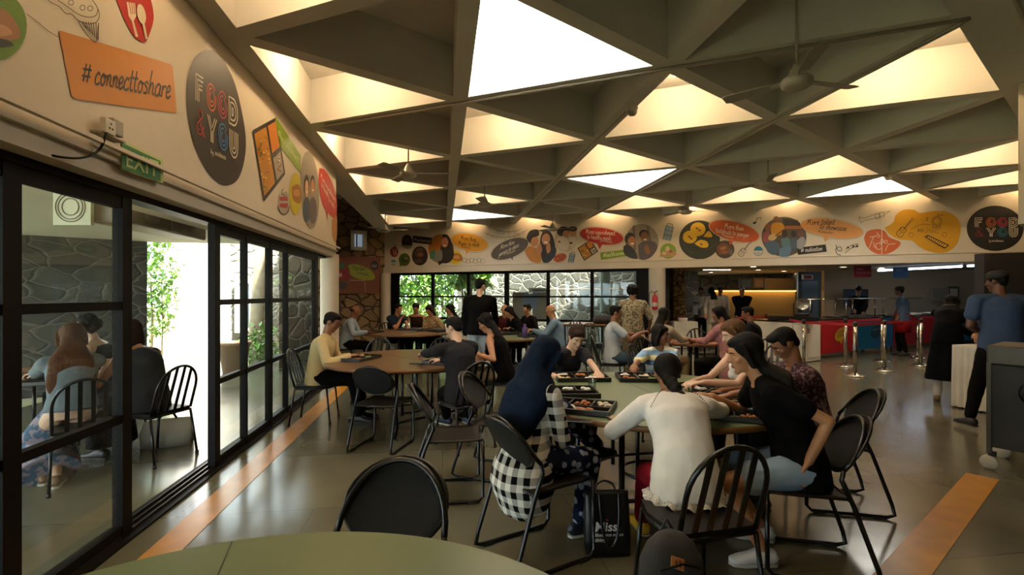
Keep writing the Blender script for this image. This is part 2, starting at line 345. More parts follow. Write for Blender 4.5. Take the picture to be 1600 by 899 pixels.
# floor with slab joints
def floormat():
    m = mat('stone_floor', '#68644f', .16, vary=.22, vscale=1.6); n = m.node_tree; N = n.nodes; L = n.links; b = N['Principled BSDF']
    tc = [x for x in N if x.type == 'TEX_COORD'][0]; mx = [x for x in N if x.type == 'MIX_RGB'][0]
    mp = N.new('ShaderNodeMapping'); mp.inputs['Rotation'].default_value = (0, 0, -YAW); L.new(tc.outputs['Object'], mp.inputs[0])
    br = N.new('ShaderNodeTexBrick'); br.inputs['Color1'].default_value = srgb('#6b6753'); br.inputs['Color2'].default_value = srgb('#625f4d'); br.inputs['Mortar'].default_value = srgb('#545140')
    br.inputs['Scale'].default_value = 1; br.inputs['Mortar Size'].default_value = .004; br.inputs['Brick Width'].default_value = 1.8; br.inputs['Row Height'].default_value = 1.2
    L.new(mp.outputs[0], br.inputs['Vector']); L.new(br.outputs['Color'], mx.inputs[1])
    nz = N.new('ShaderNodeTexNoise'); nz.inputs['Scale'].default_value = 1.3; nz.inputs['Detail'].default_value = 6; L.new(tc.outputs['Object'], nz.inputs['Vector'])
    mr = N.new('ShaderNodeMapRange'); mr.inputs['To Min'].default_value = .08; mr.inputs['To Max'].default_value = .3; L.new(nz.outputs[0], mr.inputs[0]); L.new(mr.outputs[0], b.inputs['Roughness'])
    n2 = N.new('ShaderNodeTexNoise'); n2.inputs['Scale'].default_value = 2.2; L.new(tc.outputs['Object'], n2.inputs['Vector'])
    bp = N.new('ShaderNodeBump'); bp.inputs['Strength'].default_value = .12; bp.inputs['Distance'].default_value = .02; L.new(n2.outputs[0], bp.inputs['Height']); L.new(bp.outputs[0], b.inputs['Normal'])
    return m
floorm = floormat()
def slab(name, pts, m, kind='structure'):
    mb = MB(); mb.prism([V(p) for p in pts], (0, 0, -.12)); o = fixn(mb.obj(name, m)); o['kind'] = kind; return o
XG = -1.98                       # glazing plane
slab('floor', [RW(-5.6, -4), RW(22, -4), RW(26, 34), RW(-5.6, 34)], floorm)
# courtyard ground and lawn
def groundmat():
    m = mat('courtyard_ground', '#a79f82', .95, vary=.3, vscale=2, bump=.6, bscale=12); n = m.node_tree; N = n.nodes; L = n.links
    mx = [x for x in N if x.type == 'MIX_RGB'][0]; nz = N.new('ShaderNodeTexNoise'); nz.inputs['Scale'].default_value = .5; nz.inputs['Detail'].default_value = 5
    tc = [x for x in N if x.type == 'TEX_COORD'][0]; L.new(tc.outputs['Object'], nz.inputs['Vector'])
    c = N.new('ShaderNodeMixRGB'); c.inputs[1].default_value = srgb('#b9ad92'); c.inputs[2].default_value = srgb('#7f8f4e')
    cr = N.new('ShaderNodeValToRGB'); cr.color_ramp.elements[0].position = .45; cr.color_ramp.elements[1].position = .6; L.new(nz.outputs[0], cr.inputs[0]); L.new(cr.outputs[0], c.inputs[0]); L.new(c.outputs[0], mx.inputs[1])
    return m
gm = groundmat()
o = MB().prism([(-45, -15, -.02), (45, -15, -.02), (45, 60, -.02), (-45, 60, -.02)], (0, 0, -.1)).obj('ground', gm); struct(fixn(o))
# ---------------- ceiling: coffered triangular grid
LIT = {(0,.5),(0,1.5),(0,2.5),(0,3.5),(0,5.5),(1,2),(1,4),(1,6),(2,1.5),(2,2.5),(2,5.5),(3,1),(3,4),(3,5),(4,2.5),(4,3.5),(4,4.5),(5,2),(5,4),(6,2.5),(6,3.5),(7,3),(0,-.5),(1,0)}
WHR = {(1,1),(1,5),(5,3)}; WHL = {(2,3.5)}
cb = MB(); BH = .08
cells = []
for i in range(0, 10):
    for kk in range(-3, 9):
        k = kk + (.5 if i % 2 == 0 else 0)
        for side in ('R', 'L'):
            ns = [(i, k), (i, k+1), (i+1, k+.5)] if side == 'R' else [(i, k), (i+1, k-.5), (i+1, k+.5)]
            # bounds: right side line and far wall line
            if any(b > 8.6-(a-0)*.5+.01 for a, b in ns): continue
            if any(b < 1+(a-3)*.5-.01 for a, b in ns): continue
            if any(b > 7.5-.5*a+.01 for a, b in ns) and False: continue
            cells.append((side, i, k, ns))
bulbs = []
for side, i, k, ns in cells:
    P = [node(a, b) for a, b in ns]; c = sum(P, V((0, 0, 0)))/3
    inr = LS/(2*math.sqrt(3)); f = 1-BH/inr; Q = [c+(p-c)*f for p in P]; T = [q+V((0, 0, ZT-ZC)) for q in Q]
    cb.add(P+Q+T, [(0, 1, 4, 3), (1, 2, 5, 4), (2, 0, 3, 5), (3, 4, 7, 6), (4, 5, 8, 7), (5, 3, 6, 8), (6, 7, 8)])
    key = (i, k)
    if side == 'R' and key in LIT: bulbs.append((c, P, ns, False))
    if (side == 'R' and key in WHR) or (side == 'L' and key in WHL): bulbs.append((c, P, ns, True))
ceil = cb.obj('ceiling', ceilm); fixn(ceil); struct(ceil)
# flat slabs round the grid
def bnode(i, k, dz=0): return node(i, k, ZC+dz)
s1 = MB().prism([RW(-2.16, -4.2, ZC), RW(OX, -4.2, ZC), RW(OX, 19, ZC), RW(-2.16, 19, ZC)], (0, 0, .6)).obj('ceiling_left', ceilm); struct(fixn(s1))
a0, a1 = bnode(-1.2, -1.1), bnode(12, 5.5)
cperp = V((CDIR.y, -CDIR.x, 0))
s2 = MB().prism([a0, a0+cperp*14, a1+cperp*14, a1], (0, 0, .6)).obj('ceiling_right', ceilm); struct(fixn(s2))
s3 = MB().prism([RW(-2.36, -6, 4.35), RW(26, -6, 4.35), RW(26, 32, 4.35), RW(9, 24, 4.35), RW(8, 17, 4.35), RW(-2.3, 17, 4.35)], (0, 0, .3)).obj('roof', ceilm); struct(fixn(s3))
s4 = MB().prism([RW(-2.5, 8.7, 4.7), RW(-2.1, 8.7, 4.7), RW(-2.0, 17.2, 4.7), RW(-4.4, 16.2, 4.7)], (0, 0, .2)).obj('roof_alcove', ceilm); struct(fixn(s4))
# lamps inside the coffers and skylight panes whose emission stands in for daylight
bulbm = mat('lamp_glow', '#ffd9a0', .5, emit=14); panem = mat('skylight_daylight_emission', '#fdfbf4', .5, emit=PANE_E)
lampshell = mat('lamp_housing', '#d8d2c4', .5)
protoL = None
def light(kind, name, loc, e, col, size=.1, rot=None, parent=None):
    d = bpy.data.lights.new(name, kind); d.energy = e; d.color = col
    if kind == 'AREA': d.shape = 'RECTANGLE'; d.size = size[0]; d.size_y = size[1]
    else: d.shadow_soft_size = size
    o = bpy.data.objects.new(name, d); COL.objects.link(o); o.location = loc
    if rot is not None: o.rotation_euler = rot
    if parent is not None: o.parent = parent
    return o
num = {0: 'first', 1: 'second', 2: 'third', 3: 'fourth', 4: 'fifth', 5: 'sixth', 6: 'seventh', 7: 'eighth', 8: 'ninth', -1: 'nearest'}
for c, P, ns, white in bulbs:
    inr = LS/(2*math.sqrt(3))
    if white:
        f = 1-(BH+.005)/inr; Q = [c+(p-c)*f for p in P]; mb = MB(); mb.prism([q+V((0, 0, .40)) for q in Q], (0, 0, .02))
        o = mb.obj('skylight_pane', panem, origin=c+V((0, 0, .4))); fixn(o)
        tag(o, 'white self-lit triangular skylight pane, %s row from left wall, %s bay from near side' % (num[ns[0][0]], num[int(ns[0][1])]), 'skylight', 'white skylight panes')
    else:
        near = min(P, key=lambda p: p.y); mid = c.lerp(near, .12); q = mid+V((0, 0, .44))
        e = empty('coffer_lamp', q, 0, 'warm lamp in ceiling coffer, %s row from left wall, %s bay from near side' % (num[ns[0][0]], num[int(ns[0][1]+.5)]), 'lamp', 'warm lamps in the ceiling coffers')
        MB().lathe([(.0, .1), (.05, .1), (.055, .03), (.07, .0), (.0, .0)], (0, 0, 0), 12).obj('lamp_housing', lampshell, e)
        MB().ball((0, 0, -.03), .035, seg=8, rings=6).obj('bulb', bulbm, e)
        light('POINT', 'lamp_light', (0, 0, -.05), BULB_W, (1, .70, .39), .06, parent=e)
# ---------------- left wall bulkhead above the glazing
YE = 8.77
lb = MB()
lb.prism([RW(-1.83, -4.2, 2.167), RW(-1.83, YE, 2.167), RW(-2.35, YE, 2.167), RW(-2.35, -4.2, 2.167)], (0, 0, ZC-2.167))
wl = lb.obj('wall_left', wallm); struct(fixn(wl))
# moulding strip and cable trunking on it
MB().bar(RW(-1.815, -4, 2.27), RW(-1.815, YE, 2.27), .03, .02).obj('trim_1', wallm)['kind'] = 'structure'
MB().bar(RW(-1.812, -4, 2.30), RW(-1.812, 1.86, 2.30), .035, .05).obj('trim_2', wallm)['kind'] = 'structure'
# glazing on the left
def pxY(px, X=XG):           # room Y where the image column px meets the plane Xr = X
    m = (px-800)/FPX; y = X/(CY*m+SY); return (CY-SY*m)*y
ZH = 2.14
yv = {k: pxY(k) for k in (1, 191, 332, 381, 420, 446, 492)}
def vframe(name, Y, w_, z0=.0, z1=ZH, X=XG, th=.05): return MB().box(RW(X, Y, (z0+z1)/2), (th, w_, z1-z0), rz=YAW).obj(name, blackm, bevel=.004)
def glazing(name, label, Y0, Y1, posts, rails, X=XG, gl=True):
    e = empty(name, RW(X, (Y0+Y1)/2, 0)); mi = e.matrix_world
    e['kind'] = 'structure'
    def ch(o): o.parent = e; o.location = V(o.location)-e.location; return o
    for Y, w_ in posts: ch(MB().box(RW(X, Y, ZH/2), (.06, w_, ZH), rz=YAW).obj('window_frame', blackm))
    for z, h in rails: ch(MB().bar(RW(X, Y0, z), RW(X, Y1, z), .05, h).obj('window_rail', blackm))
    if gl: ch(MB().bar(RW(X-.0, Y0, ZH/2), RW(X, Y1, ZH/2), .006, ZH-.02).obj('window_pane', glass))
    return e
glazing('window_1', '', -3.0, yv[191], [(pxY(8), .10), (yv[191], .09), (-.5, .08), (-2.9, .08)], [(.04, .10), (.75, .05), (1.45, .05), (ZH-.04, .1)])
glazing('window_2', '', yv[332], yv[492], [(yv[332]+.03, .10), (yv[381], .045), (yv[420], .08), (yv[446], .045), (yv[492], .16)], [(.04, .10), (.75, .05), (1.45, .05), (ZH-.04, .1)])
MB().bar(RW(XG-.03, -3, .0), RW(XG-.03, YE, .0), .22, .035).obj('trim_3', blackm)['kind'] = 'structure'       # sliding track
MB().bar(RW(XG-.02, -3, ZH+.01), RW(XG-.02, YE, ZH+.01), .12, .05).obj('trim_4', blackm)['kind'] = 'structure'
for q in (-.05, 0, .05): MB().bar(RW(XG-.03+q, -3, .024), RW(XG-.03+q, YE, .024), .012, .02).obj('trim_5', mat('track_metal', '#4a443c', .4, 1))['kind'] = 'structure'
# open sliding leaf folded outside the doorway's right side (thin second frame seen through the glass)
for i_, (pa, pb) in enumerate(((340, 381),)):
    pass
# round white column at the end of the left glazing
def column(name, c, r, z1, dk=False):
    o = MB().lathe([(r, 0), (r, z1-.35), (r*1.015, z1-.345), (r*1.015, z1)], c, 28).obj(name, wallm); struct(o); return o
ycol = RW(-1.93, YE-.12); column('pillar_1', (ycol.x+.02, ycol.y, 0), .15, 2.2)
# ---------------- far wall B-plane
KC = at(597, 16.4)                                     # far left corner
def BW(t, z=0, off=0): n_ = V((-BDIR.y, BDIR.x, 0)); p = KC+BDIR*t+n_*off; return V((p.x, p.y, z))
def bt(px, off=0):                                     # distance along the far wall for an image column
    m = (px-800)/FPX; n_ = V((-BDIR.y, BDIR.x, 0)); k = KC+n_*off
    return (m*k.y-k.x)/(BDIR.x-m*BDIR.y)
TB1 = bt(1640)+3
ZB = 2.235
wf = MB().prism([BW(-.05, ZB), BW(TB1, ZB), BW(TB1, ZB, .35), BW(-.05, ZB, .35)], (0, 0, 4.3-ZB)).obj('wall_back', wallm); struct(fixn(wf))
struct(MB().bar(BW(-.05, ZB+.09, -.02), BW(TB1, ZB+.09, -.02), .04, .18).obj('trim_6', wallm))
struct(MB().bar(BW(-.05, ZB+.2, -.02), BW(TB1, ZB+.2, -.02), .03, .012).obj('trim_7', wallm))
# far glazing
TG0, TG1 = bt(606), bt(1012)
e = empty('window_3', BW((TG0+TG1)/2)); e['kind'] = 'structure'
def chB(o, e=e): o.parent = e; o.location = -e.location; return o
for px, w_ in ((613, .42), (674, .09), (730, .09), (790, .14), (855, .09), (924, .09), (1003, .32)):
    chB(MB().bar(BW(bt(px)-w_/2, ZB/2, .1), BW(bt(px)+w_/2, ZB/2, .1), .07, ZB).obj('window_frame', blackm))
for z, h in ((.04, .1), (.75, .07), (1.45, .05), (ZB-.03, .1)):
    chB(MB().bar(BW(TG0, z, .1), BW(TG1, z, .1), .06, h).obj('window_rail', blackm))
chB(MB().bar(BW(TG0, ZB/2, .1), BW(TG1, ZB/2, .1), .006, ZB).obj('window_pane', glass))
c1 = BW(bt(604), 0, -.05); column('pillar_2', (c1.x, c1.y, 0), .17, ZB)
c2 = BW(bt(1026), 0, .12); column('pillar_3', (c2.x, c2.y, 0), .22, ZB)
# stone wall with the mural board, running in the third direction from the far left corner
def CW(t, z=0, off=0): n_ = V((-CDIR.y, CDIR.x, 0)); p = KC+BDIR*.1-CDIR*t+n_*off; return V((p.x, p.y, z))
ws = MB().prism([CW(-.3), CW(2.2), CW(2.2, 0, .3), CW(-.3, 0, .3)], (0, 0, 4.72)).obj('wall_stone', stone_in); struct(fixn(ws))
def ct(px): m = (px-800)/FPX; k = KC+BDIR*.1; return (k.x-m*k.y)/(CDIR.x-m*CDIR.y)
def cz(px, py): t = ct(px); p = CW(t); return HC-(py-HOR)/FPX*p.y
# small window
e = empty('window_4', (0, 0, 0)); e['kind'] = 'structure'
ta, tb, za, zb = ct(546), ct(571), cz(546, 391), cz(546, 360); tm = (ta+tb)/2; fw = abs(ta-tb)
mb = MB(); bw = fw*.22
for (t0, t1, z0, z1) in ((tb, tb+bw, za, zb), (ta-bw, ta, za, zb), (tb, ta, zb-bw, zb), (tb, ta, za, za+bw)): mb.prism([CW(t0, z0, -.12), CW(t1, z0, -.12), CW(t1, z0, .02), CW(t0, z0, .02)], (0, 0, z1-z0))
mb.obj('window_frame', mat('white_frame', '#d8d2c6', .6), e)
MB().prism([CW(tb+bw, za, -.01), CW(ta-bw, za, -.01), CW(ta-bw, za, -.005), CW(tb+bw, za, -.005)], (0, 0, zb-za)).obj('window_pane', mat('daylight_emission_pane', '#8f9fae', .4, emit=.5), e)  # pane glows by emission in place of daylight; solid wall behind
MB().box(CW(tm+.04, (za+zb)/2, -.04), (.03, .03, zb-za-.1)).obj('window_bar', blackm, e)
# alcove outer wall
struct(MB().prism([CW(2.1), RW(-2.1, 8.8), RW(-2.25, 8.8), CW(2.25)], (0, 0, 4.7)).obj('wall_alcove', stone_in))
# ---------------- service area beyond the far wall
ZS = 2.34
DF = 24
sv = MB().prism([BW(bt(1016), ZS, .3), BW(TB1+6, ZS, .3), BW(TB1+6, ZS, 16), BW(bt(1016), ZS, 16)], (0, 0, .1)).obj('ceiling_service', mat('service_ceiling', '#a0927c', .8)); struct(fixn(sv))
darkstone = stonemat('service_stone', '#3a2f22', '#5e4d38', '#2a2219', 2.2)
p0, p1 = at(1036, 21.0), at(1240, 19.0)
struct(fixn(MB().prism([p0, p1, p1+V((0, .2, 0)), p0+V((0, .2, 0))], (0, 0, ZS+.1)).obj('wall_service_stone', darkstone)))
p2, p3 = at(1288, 16.6), at(1700, 15.6)
struct(fixn(MB().prism([p2, p3, p3+V((0, .2, 0)), p2+V((0, .2, 0))], (0, 0, ZS+.1)).obj('wall_service', mat('service_wall', '#b09c7e', .7, vary=.1, vscale=1))))
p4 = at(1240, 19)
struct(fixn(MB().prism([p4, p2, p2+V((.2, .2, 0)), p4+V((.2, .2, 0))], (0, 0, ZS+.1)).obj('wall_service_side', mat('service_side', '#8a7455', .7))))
# black wall and gold-toned stone pier left of the service opening
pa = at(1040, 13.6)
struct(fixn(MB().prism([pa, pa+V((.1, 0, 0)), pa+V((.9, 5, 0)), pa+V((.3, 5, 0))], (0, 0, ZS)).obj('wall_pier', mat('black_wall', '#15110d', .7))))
pb = at(1052, 15.0)
struct(MB().box((pb.x+.1, pb.y, 1.2), (.34, .5, 2.3)).obj('wall_pier_stone', stonemat('gold_stone', '#7d5f36', '#b08a54', '#3a2a17', 6)))
# right bulkhead
q0 = at(1591, 4.9)
rb = MB().prism([V((q0.x, q0.y, 2.23)), V((q0.x, q0.y, 2.23))+CDIR*5, V((q0.x, q0.y, 2.23))+CDIR*5+cperp*.5, V((q0.x, q0.y, 2.23))+cperp*.5], (0, 0, ZC-2.23)).obj('wall_right', wallm); struct(fixn(rb))
# closing walls behind and beside the camera
struct(fixn(MB().prism([RW(-2.4, -4.2), RW(20, -4.2), RW(20, -4), RW(-2.4, -4)], (0, 0, 4.3)).obj('wall_front', wallm)))
struct(fixn(MB().prism([RW(19, -4), RW(19.2, -4), RW(24, 30), RW(23.8, 30)], (0, 0, 4.3)).obj('wall_far_right', wallm)))
struct(fixn(MB().prism([at(1240, 20.8)-V((0,0,0)), V((30, 24, 0)), V((30, 24.2, 0)), at(1240, 21)], (0, 0, 4.3)).obj('wall_closing', wallm)))
# dark panel right of the counter
p5 = at(1538, 9.2)
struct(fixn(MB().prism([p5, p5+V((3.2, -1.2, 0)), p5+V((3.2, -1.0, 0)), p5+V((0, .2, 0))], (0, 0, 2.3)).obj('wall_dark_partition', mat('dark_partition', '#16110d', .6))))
# ---------------- floor stripes (yellow lines)
ym = mat('yellow_line', '#bd8022', .28, vary=.25, vscale=6)
def stripe(p, q, w_, label):
    p = V(p); q = V(q); d = (q-p).normalized(); n_ = V((-d.y, d.x, 0))*w_/2
    o = MB().prism([p-n_, q-n_, q+n_, p+n_], (0, 0, .002)).obj('floor_line', ym); fixn(o); o.location.z = .0015
    tag(o, label, 'floor line', 'yellow floor lines')
stripe(RW(-1.63, -.6), RW(-1.63, YE+1.5), .2, 'yellow painted floor line running beside the sliding glass doors')
r0 = fl(1410, 899); stripe(r0-CDIR*1.5, r0+CDIR*2.3, .2, 'yellow painted floor line passing under the steel trolley')
# ---------------- outside, left
cm = mat('canopy_paint', '#d4d2cb', .8)
struct(fixn(MB().prism([RW(-2.36, -6, 2.4), RW(-2.36, 9, 2.4), RW(-4.75, 9, 2.4), RW(-7.3, 7.7, 2.4), RW(-7.3, -6, 2.4)], (0, 0, .2)).obj('ceiling_canopy', cm)))
a = at(-60, 6.7); b = at(230, 8.07)
struct(fixn(MB().prism([a-CDIR*5, b, b+V((-CDIR.y, CDIR.x, 0))*.5, a-CDIR*5+V((-CDIR.y, CDIR.x, 0))*.5], (0, 0, 2.45)).obj('wall_courtyard_dark', stone_dk)))
sunw = mat('sunlit_plaster', '#e9e4da', .9, bump=.5, bscale=5)
a = at(256, 11.2); b = at(338, 12.2)
struct(fixn(MB().prism([a, b, b+V((0, .6, 0)), a+V((0, .6, 0))], (0, 0, 3.4)).obj('wall_courtyard_white', sunw)))
a = at(330, 12.4); b = at(480, 15.5)
struct(fixn(MB().prism([a, b, b+V((0, .5, 0)), a+V((0, .5, 0))], (0, 0, 3.3)).obj('wall_courtyard_pale', stone_lt)))
a = at(436, 9.6); b = at(492, 10.6)
struct(fixn(MB().prism([a, b, b+V((0, .5, 0)), a+V((0, .5, 0))], (0, 0, 2.6)).obj('wall_courtyard_pier', stone_gd)))
# white window in the pale wall
def wwin(px0, px1, py0, py1, d, name):
    e = empty(name, at((px0+px1)/2, d, 0)); e['kind'] = 'structure'; k = d/FPX
    x0, x1 = (px0-800)*k, (px1-800)*k; z0, z1 = HC-(py1-HOR)*k, HC-(py0-HOR)*k; fr = .12
    mb = MB()
    for (a_, b_, c_, d_) in ((x0, x0+fr, z0, z1), (x1-fr, x1, z0, z1), (x0+fr, x1-fr, z1-fr, z1), (x0+fr, x1-fr, z0, z0+fr)): mb.box(((a_+b_)/2-e.location.x, 0, (c_+d_)/2), (b_-a_, .1, d_-c_))
    mb.obj('window_frame', mat('white_frame', '#d8d2c6', .6), e); MB().box(((x0+x1)/2-e.location.x, .03, (z0+z1)/2), (x1-x0-fr, .02, z1-z0-fr)).obj('window_pane', mat('blue_pane', '#5d6f80', .2), e)
    return e
wwin(368, 398, 436, 520, 12.9, 'window_5')
# planting strip edge: beyond corridor
# foliage
leafm = mat('leaf_green', '#6f9a3a', .5, vary=.5, vscale=3); leafd = mat('leaf_dark', '#3f6b2a', .5, vary=.5, vscale=3); barkm = mat('bark', '#8a7a62', .9, bump=.8, vary=.3)
def foliage(name, c, r, n, m, size, label, cat='tree', trunk=None, seed=1, group=None, z_leaf=(.3, 1)):
    R = random.Random(seed); mb = MB(); c = V(c)
    for q in range(n):
        while True:
            u = V((R.uniform(-1, 1), R.uniform(-1, 1), R.uniform(-1, 1)))
            if .25 < u.length < 1: break
        p = V((u.x*r[0], u.y*r[1], u.z*r[2])); s_ = size*R.uniform(.6, 1.3)
        Rm = Matrix.Rotation(R.uniform(0, 6.28), 3, 'Z')@Matrix.Rotation(R.uniform(-1.2, 1.2), 3, 'X')@Matrix.Rotation(R.uniform(-.5, .5), 3, 'Y')
        mb.add([p+Rm@V(v_)*s_ for v_ in ((0, 0, 0), (.28, .4, .06), (0, 1, -.1), (-.28, .4, .06))], [(0, 1, 2, 3)])
    e = empty(name, (c.x, c.y, 0), 0, label, cat, group)
    for v in range(1): o = mb.obj('foliage', m, e); o.location = (0, 0, c.z)
    if trunk:
        t = MB()
        for (dx, dy, h, rr) in trunk: t.tube([(dx, dy, 0), (dx*1.05+.03, dy, h*.5), (dx*1.15-.02, dy, h)], [rr, rr*.85, rr*.6], 8)
        t.obj('trunk', barkm, e)
    return e
foliage('leafy_shrub', at(236, 10.6, 1.9), (.62, .4, 1.5), 1100, leafm, .15, 'yellow green leafy shrub seen in the gap beside the white courtyard wall', trunk=[(0, 0, 2, .03), (.15, .1, 1.8, .02)], seed=3)
foliage('background_tree', at(200, 19, 4), (3.5, 2, 3.6), 1500, leafd, .35, 'dark green tree farther behind the courtyard gap', trunk=[(0, 0, 4, .15)], seed=4)
e = empty('courtyard_tree', at(405, 11.4), 0, 'bare pale tree trunk leaning in front of the pale stone courtyard wall', 'tree')
MB().tube([(0, 0, 0), (-.06, 0, .8), (-.02, 0, 1.6), (.1, 0, 3.2)], [.2, .16, .14, .13], 12).obj('trunk', barkm, e)
MB().tube([(.1, 0, .2), (.35, 0, .5), (.62, 0, 0)], [.09, .07, .06], 8).obj('root', barkm, e)
# pots by the wall
pot = mat('terracotta', '#8a6a50', .8)
p = fl(461*0+352, 640); 
def potted(px, d, r, h, label):
    e = empty('plant_pot', at(px, d), 0, label, 'pot'); MB().lathe([(0, 0), (r*.7, 0), (r, h), (r*1.08, h), (r*1.08, h*.9), (r*.9, h*.9), (r*.85, h*.8), (0, h*.8)], seg=20).obj('pot_body', pot, e)
    MB().lathe([(0, h*.8), (r*.85, h*.8)], seg=20).obj('soil', mat('soil', '#4d3d2c', 1), e)
potted(366, 9.4, .28, .6, 'round brown garden pot standing outside before the pale stone wall')
foliage('ground_shrub', at(405, 10.4, .45), (.5, .3, .4), 350, leafm, .12, 'low green shrub growing at the foot of the courtyard tree', 'shrub', seed=8)
# hedge-like greens right behind bulkhead end window
# ---------------- outside, beyond the far glazing
struct(fixn(MB().prism([BW(bt(715, 5), 0, 5), BW(TG1+1.2, 0, 5), BW(TG1+1.2, 0, 5.3), BW(bt(715, 5), 0, 5.3)], (0, 0, 3.4)).obj('wall_garden_stone', stone_gd)))
struct(fixn(MB().prism([BW(-6, 2.45, .36), BW(TG1+.5, 2.45, .36), BW(TG1+.5, 2.45, 1.3), BW(-6, 2.45, 1.3)], (0, 0, .12)).obj('ceiling_eave', cm)))
for (px, off, r, z, n_, m_, s_, lab) in ((640, 5.5, (1.3, 1.0, 2.0), 2.2, 1200, leafm, .34, 'bright green bamboo clump behind the far left window bay'), (690, 6.5, (1.2, 1.0, 1.8), 2.6, 1000, leafm, .3, 'green leafy tree behind the second far window bay'),
      (655, 10, (5, 2, 3.4), 3.2, 1500, leafd, .5, 'dark green tree mass at the back of the garden'), (735, 3.2, (.8, .5, .7), 2.3, 240, leafm, .5, 'palm fronds hanging in front of the garden stone wall')):
    c_ = BW(bt(px, off), z, off); foliage('garden_tree', c_, r, n_, m_, s_, lab, trunk=[(-.3, 0, z, .05), (.25, .1, z*1.1, .05), (0, .2, z, .06), (.5, 0, z, .04)], seed=int(px))
foliage('garden_shrub', BW(bt(650, 3), .5, 3), (1.9, .5, .6), 900, mat('leaf_lime', '#a3bd55', .5, vary=.3), .16, 'lime green shrubs low outside the far left window', 'shrub', seed=21)
foliage('garden_shrub', BW(bt(720, 3.4), .5, 3.4), (1.2, .5, .5), 500, leafm, .16, 'green shrubs at the foot of the garden stone wall', 'shrub', seed=22)
hr = MB(); hr.tube([BW(bt(857, 4.7), 1.72, 4.7), BW(bt(985, 4.7), 1.72, 4.7)], .03)
tag(hr.obj('wall_rail', mat('rail_wood', '#c9a878', .5)), 'pale handrail fixed along the garden stone wall outside', 'rail')
e = wwin(826, 858, 450, 458, 16.9, 'window_6')
c_ = BW(bt(945, 2.2), 0, 2.2); o = MB().lathe([(.16, 0), (.16, 2.5)], c_, 20).obj('pillar_4', mat('green_grey_pillar', '#8d9c93', .6)); struct(o)
# lights of the service area
ledm = mat('led_strip', '#ffb84a', .5, emit=9); tubem = mat('tube_glow', '#cfe0ff', .5, emit=9)
dl = mat('downlight_glow', '#ffe9cf', .5, emit=12)
def downlight(px, py, label, r=.09, e_=17):
    d = (ZS-.005-HC)*FPX/(HOR-py); p = at(px, d, ZS-.004)
    em = empty('downlight', p, 0, label, 'downlight', 'round downlights of the service area'); MB().lathe([(0, 0), (r, 0)], (0, 0, -.002), 16).obj('diffuser', dl, em)
    MB().lathe([(r, .003), (r*1.25, .003), (r*1.25, -.006), (r, -.006)], seg=16).obj('bezel', lampshell, em)
    light('SPOT', 'downlight_light', (0, 0, -.03), e_, (1, .82, .6), .06, (0, 0, 0), em).data.spot_size = 2.2
for px, py, la in ((1111, 426, 'above the white cloth cake table'), (1177, 417, 'nearest the opening above the reception'), (1185, 422, 'behind the first over the reception'), (1245, 427.5, 'above the counter cabinet'), (1318, 417.5, 'left of the dark red hanging sign'), (1377, 419, 'between the two hanging signs'), (1463, 415.5, 'right of the blue hanging sign'), (1225, 424, 'over the reception panel end')):
    downlight(px, py, 'round recessed downlight '+la)
em = empty('linear_ceiling_light', at(1120, (ZS-.01-HC)*FPX/(HOR-422), ZS-.01), 0, 'long flat ceiling panel light over the cake table area', 'ceiling light'); MB().box((0, 0, 0), (.85, .12, .015)).obj('diffuser', dl, em)
def tubel(p, q, label):
    c_ = (p+q)/2; em = empty('tube_light', c_, 0, label, 'tube light', 'long white tube lights'); MB().tube([p-c_, q-c_], .025).obj('tube', tubem, em); MB().bar(p-c_+V((0, 0, .05)), q-c_+V((0, 0, .05)), .09, .04).obj('batten', lampshell, em)
    light('AREA', 'tube_light_glow', (0, 0, -.04), 7, (.85, .9, 1), (1.5, .1), (0, 0, 0), em)
zt = 2.26
def tp(px, py): return at(px, (zt-HC)*FPX/(HOR-py), zt)
tubel(tp(1372, 423.2), tp(1503, 416.5), 'long white tube light hanging over the far end of the counter')
tubel(tp(1512, 416), tp(1640, 408), 'long white tube light nearest the right edge over the counter')
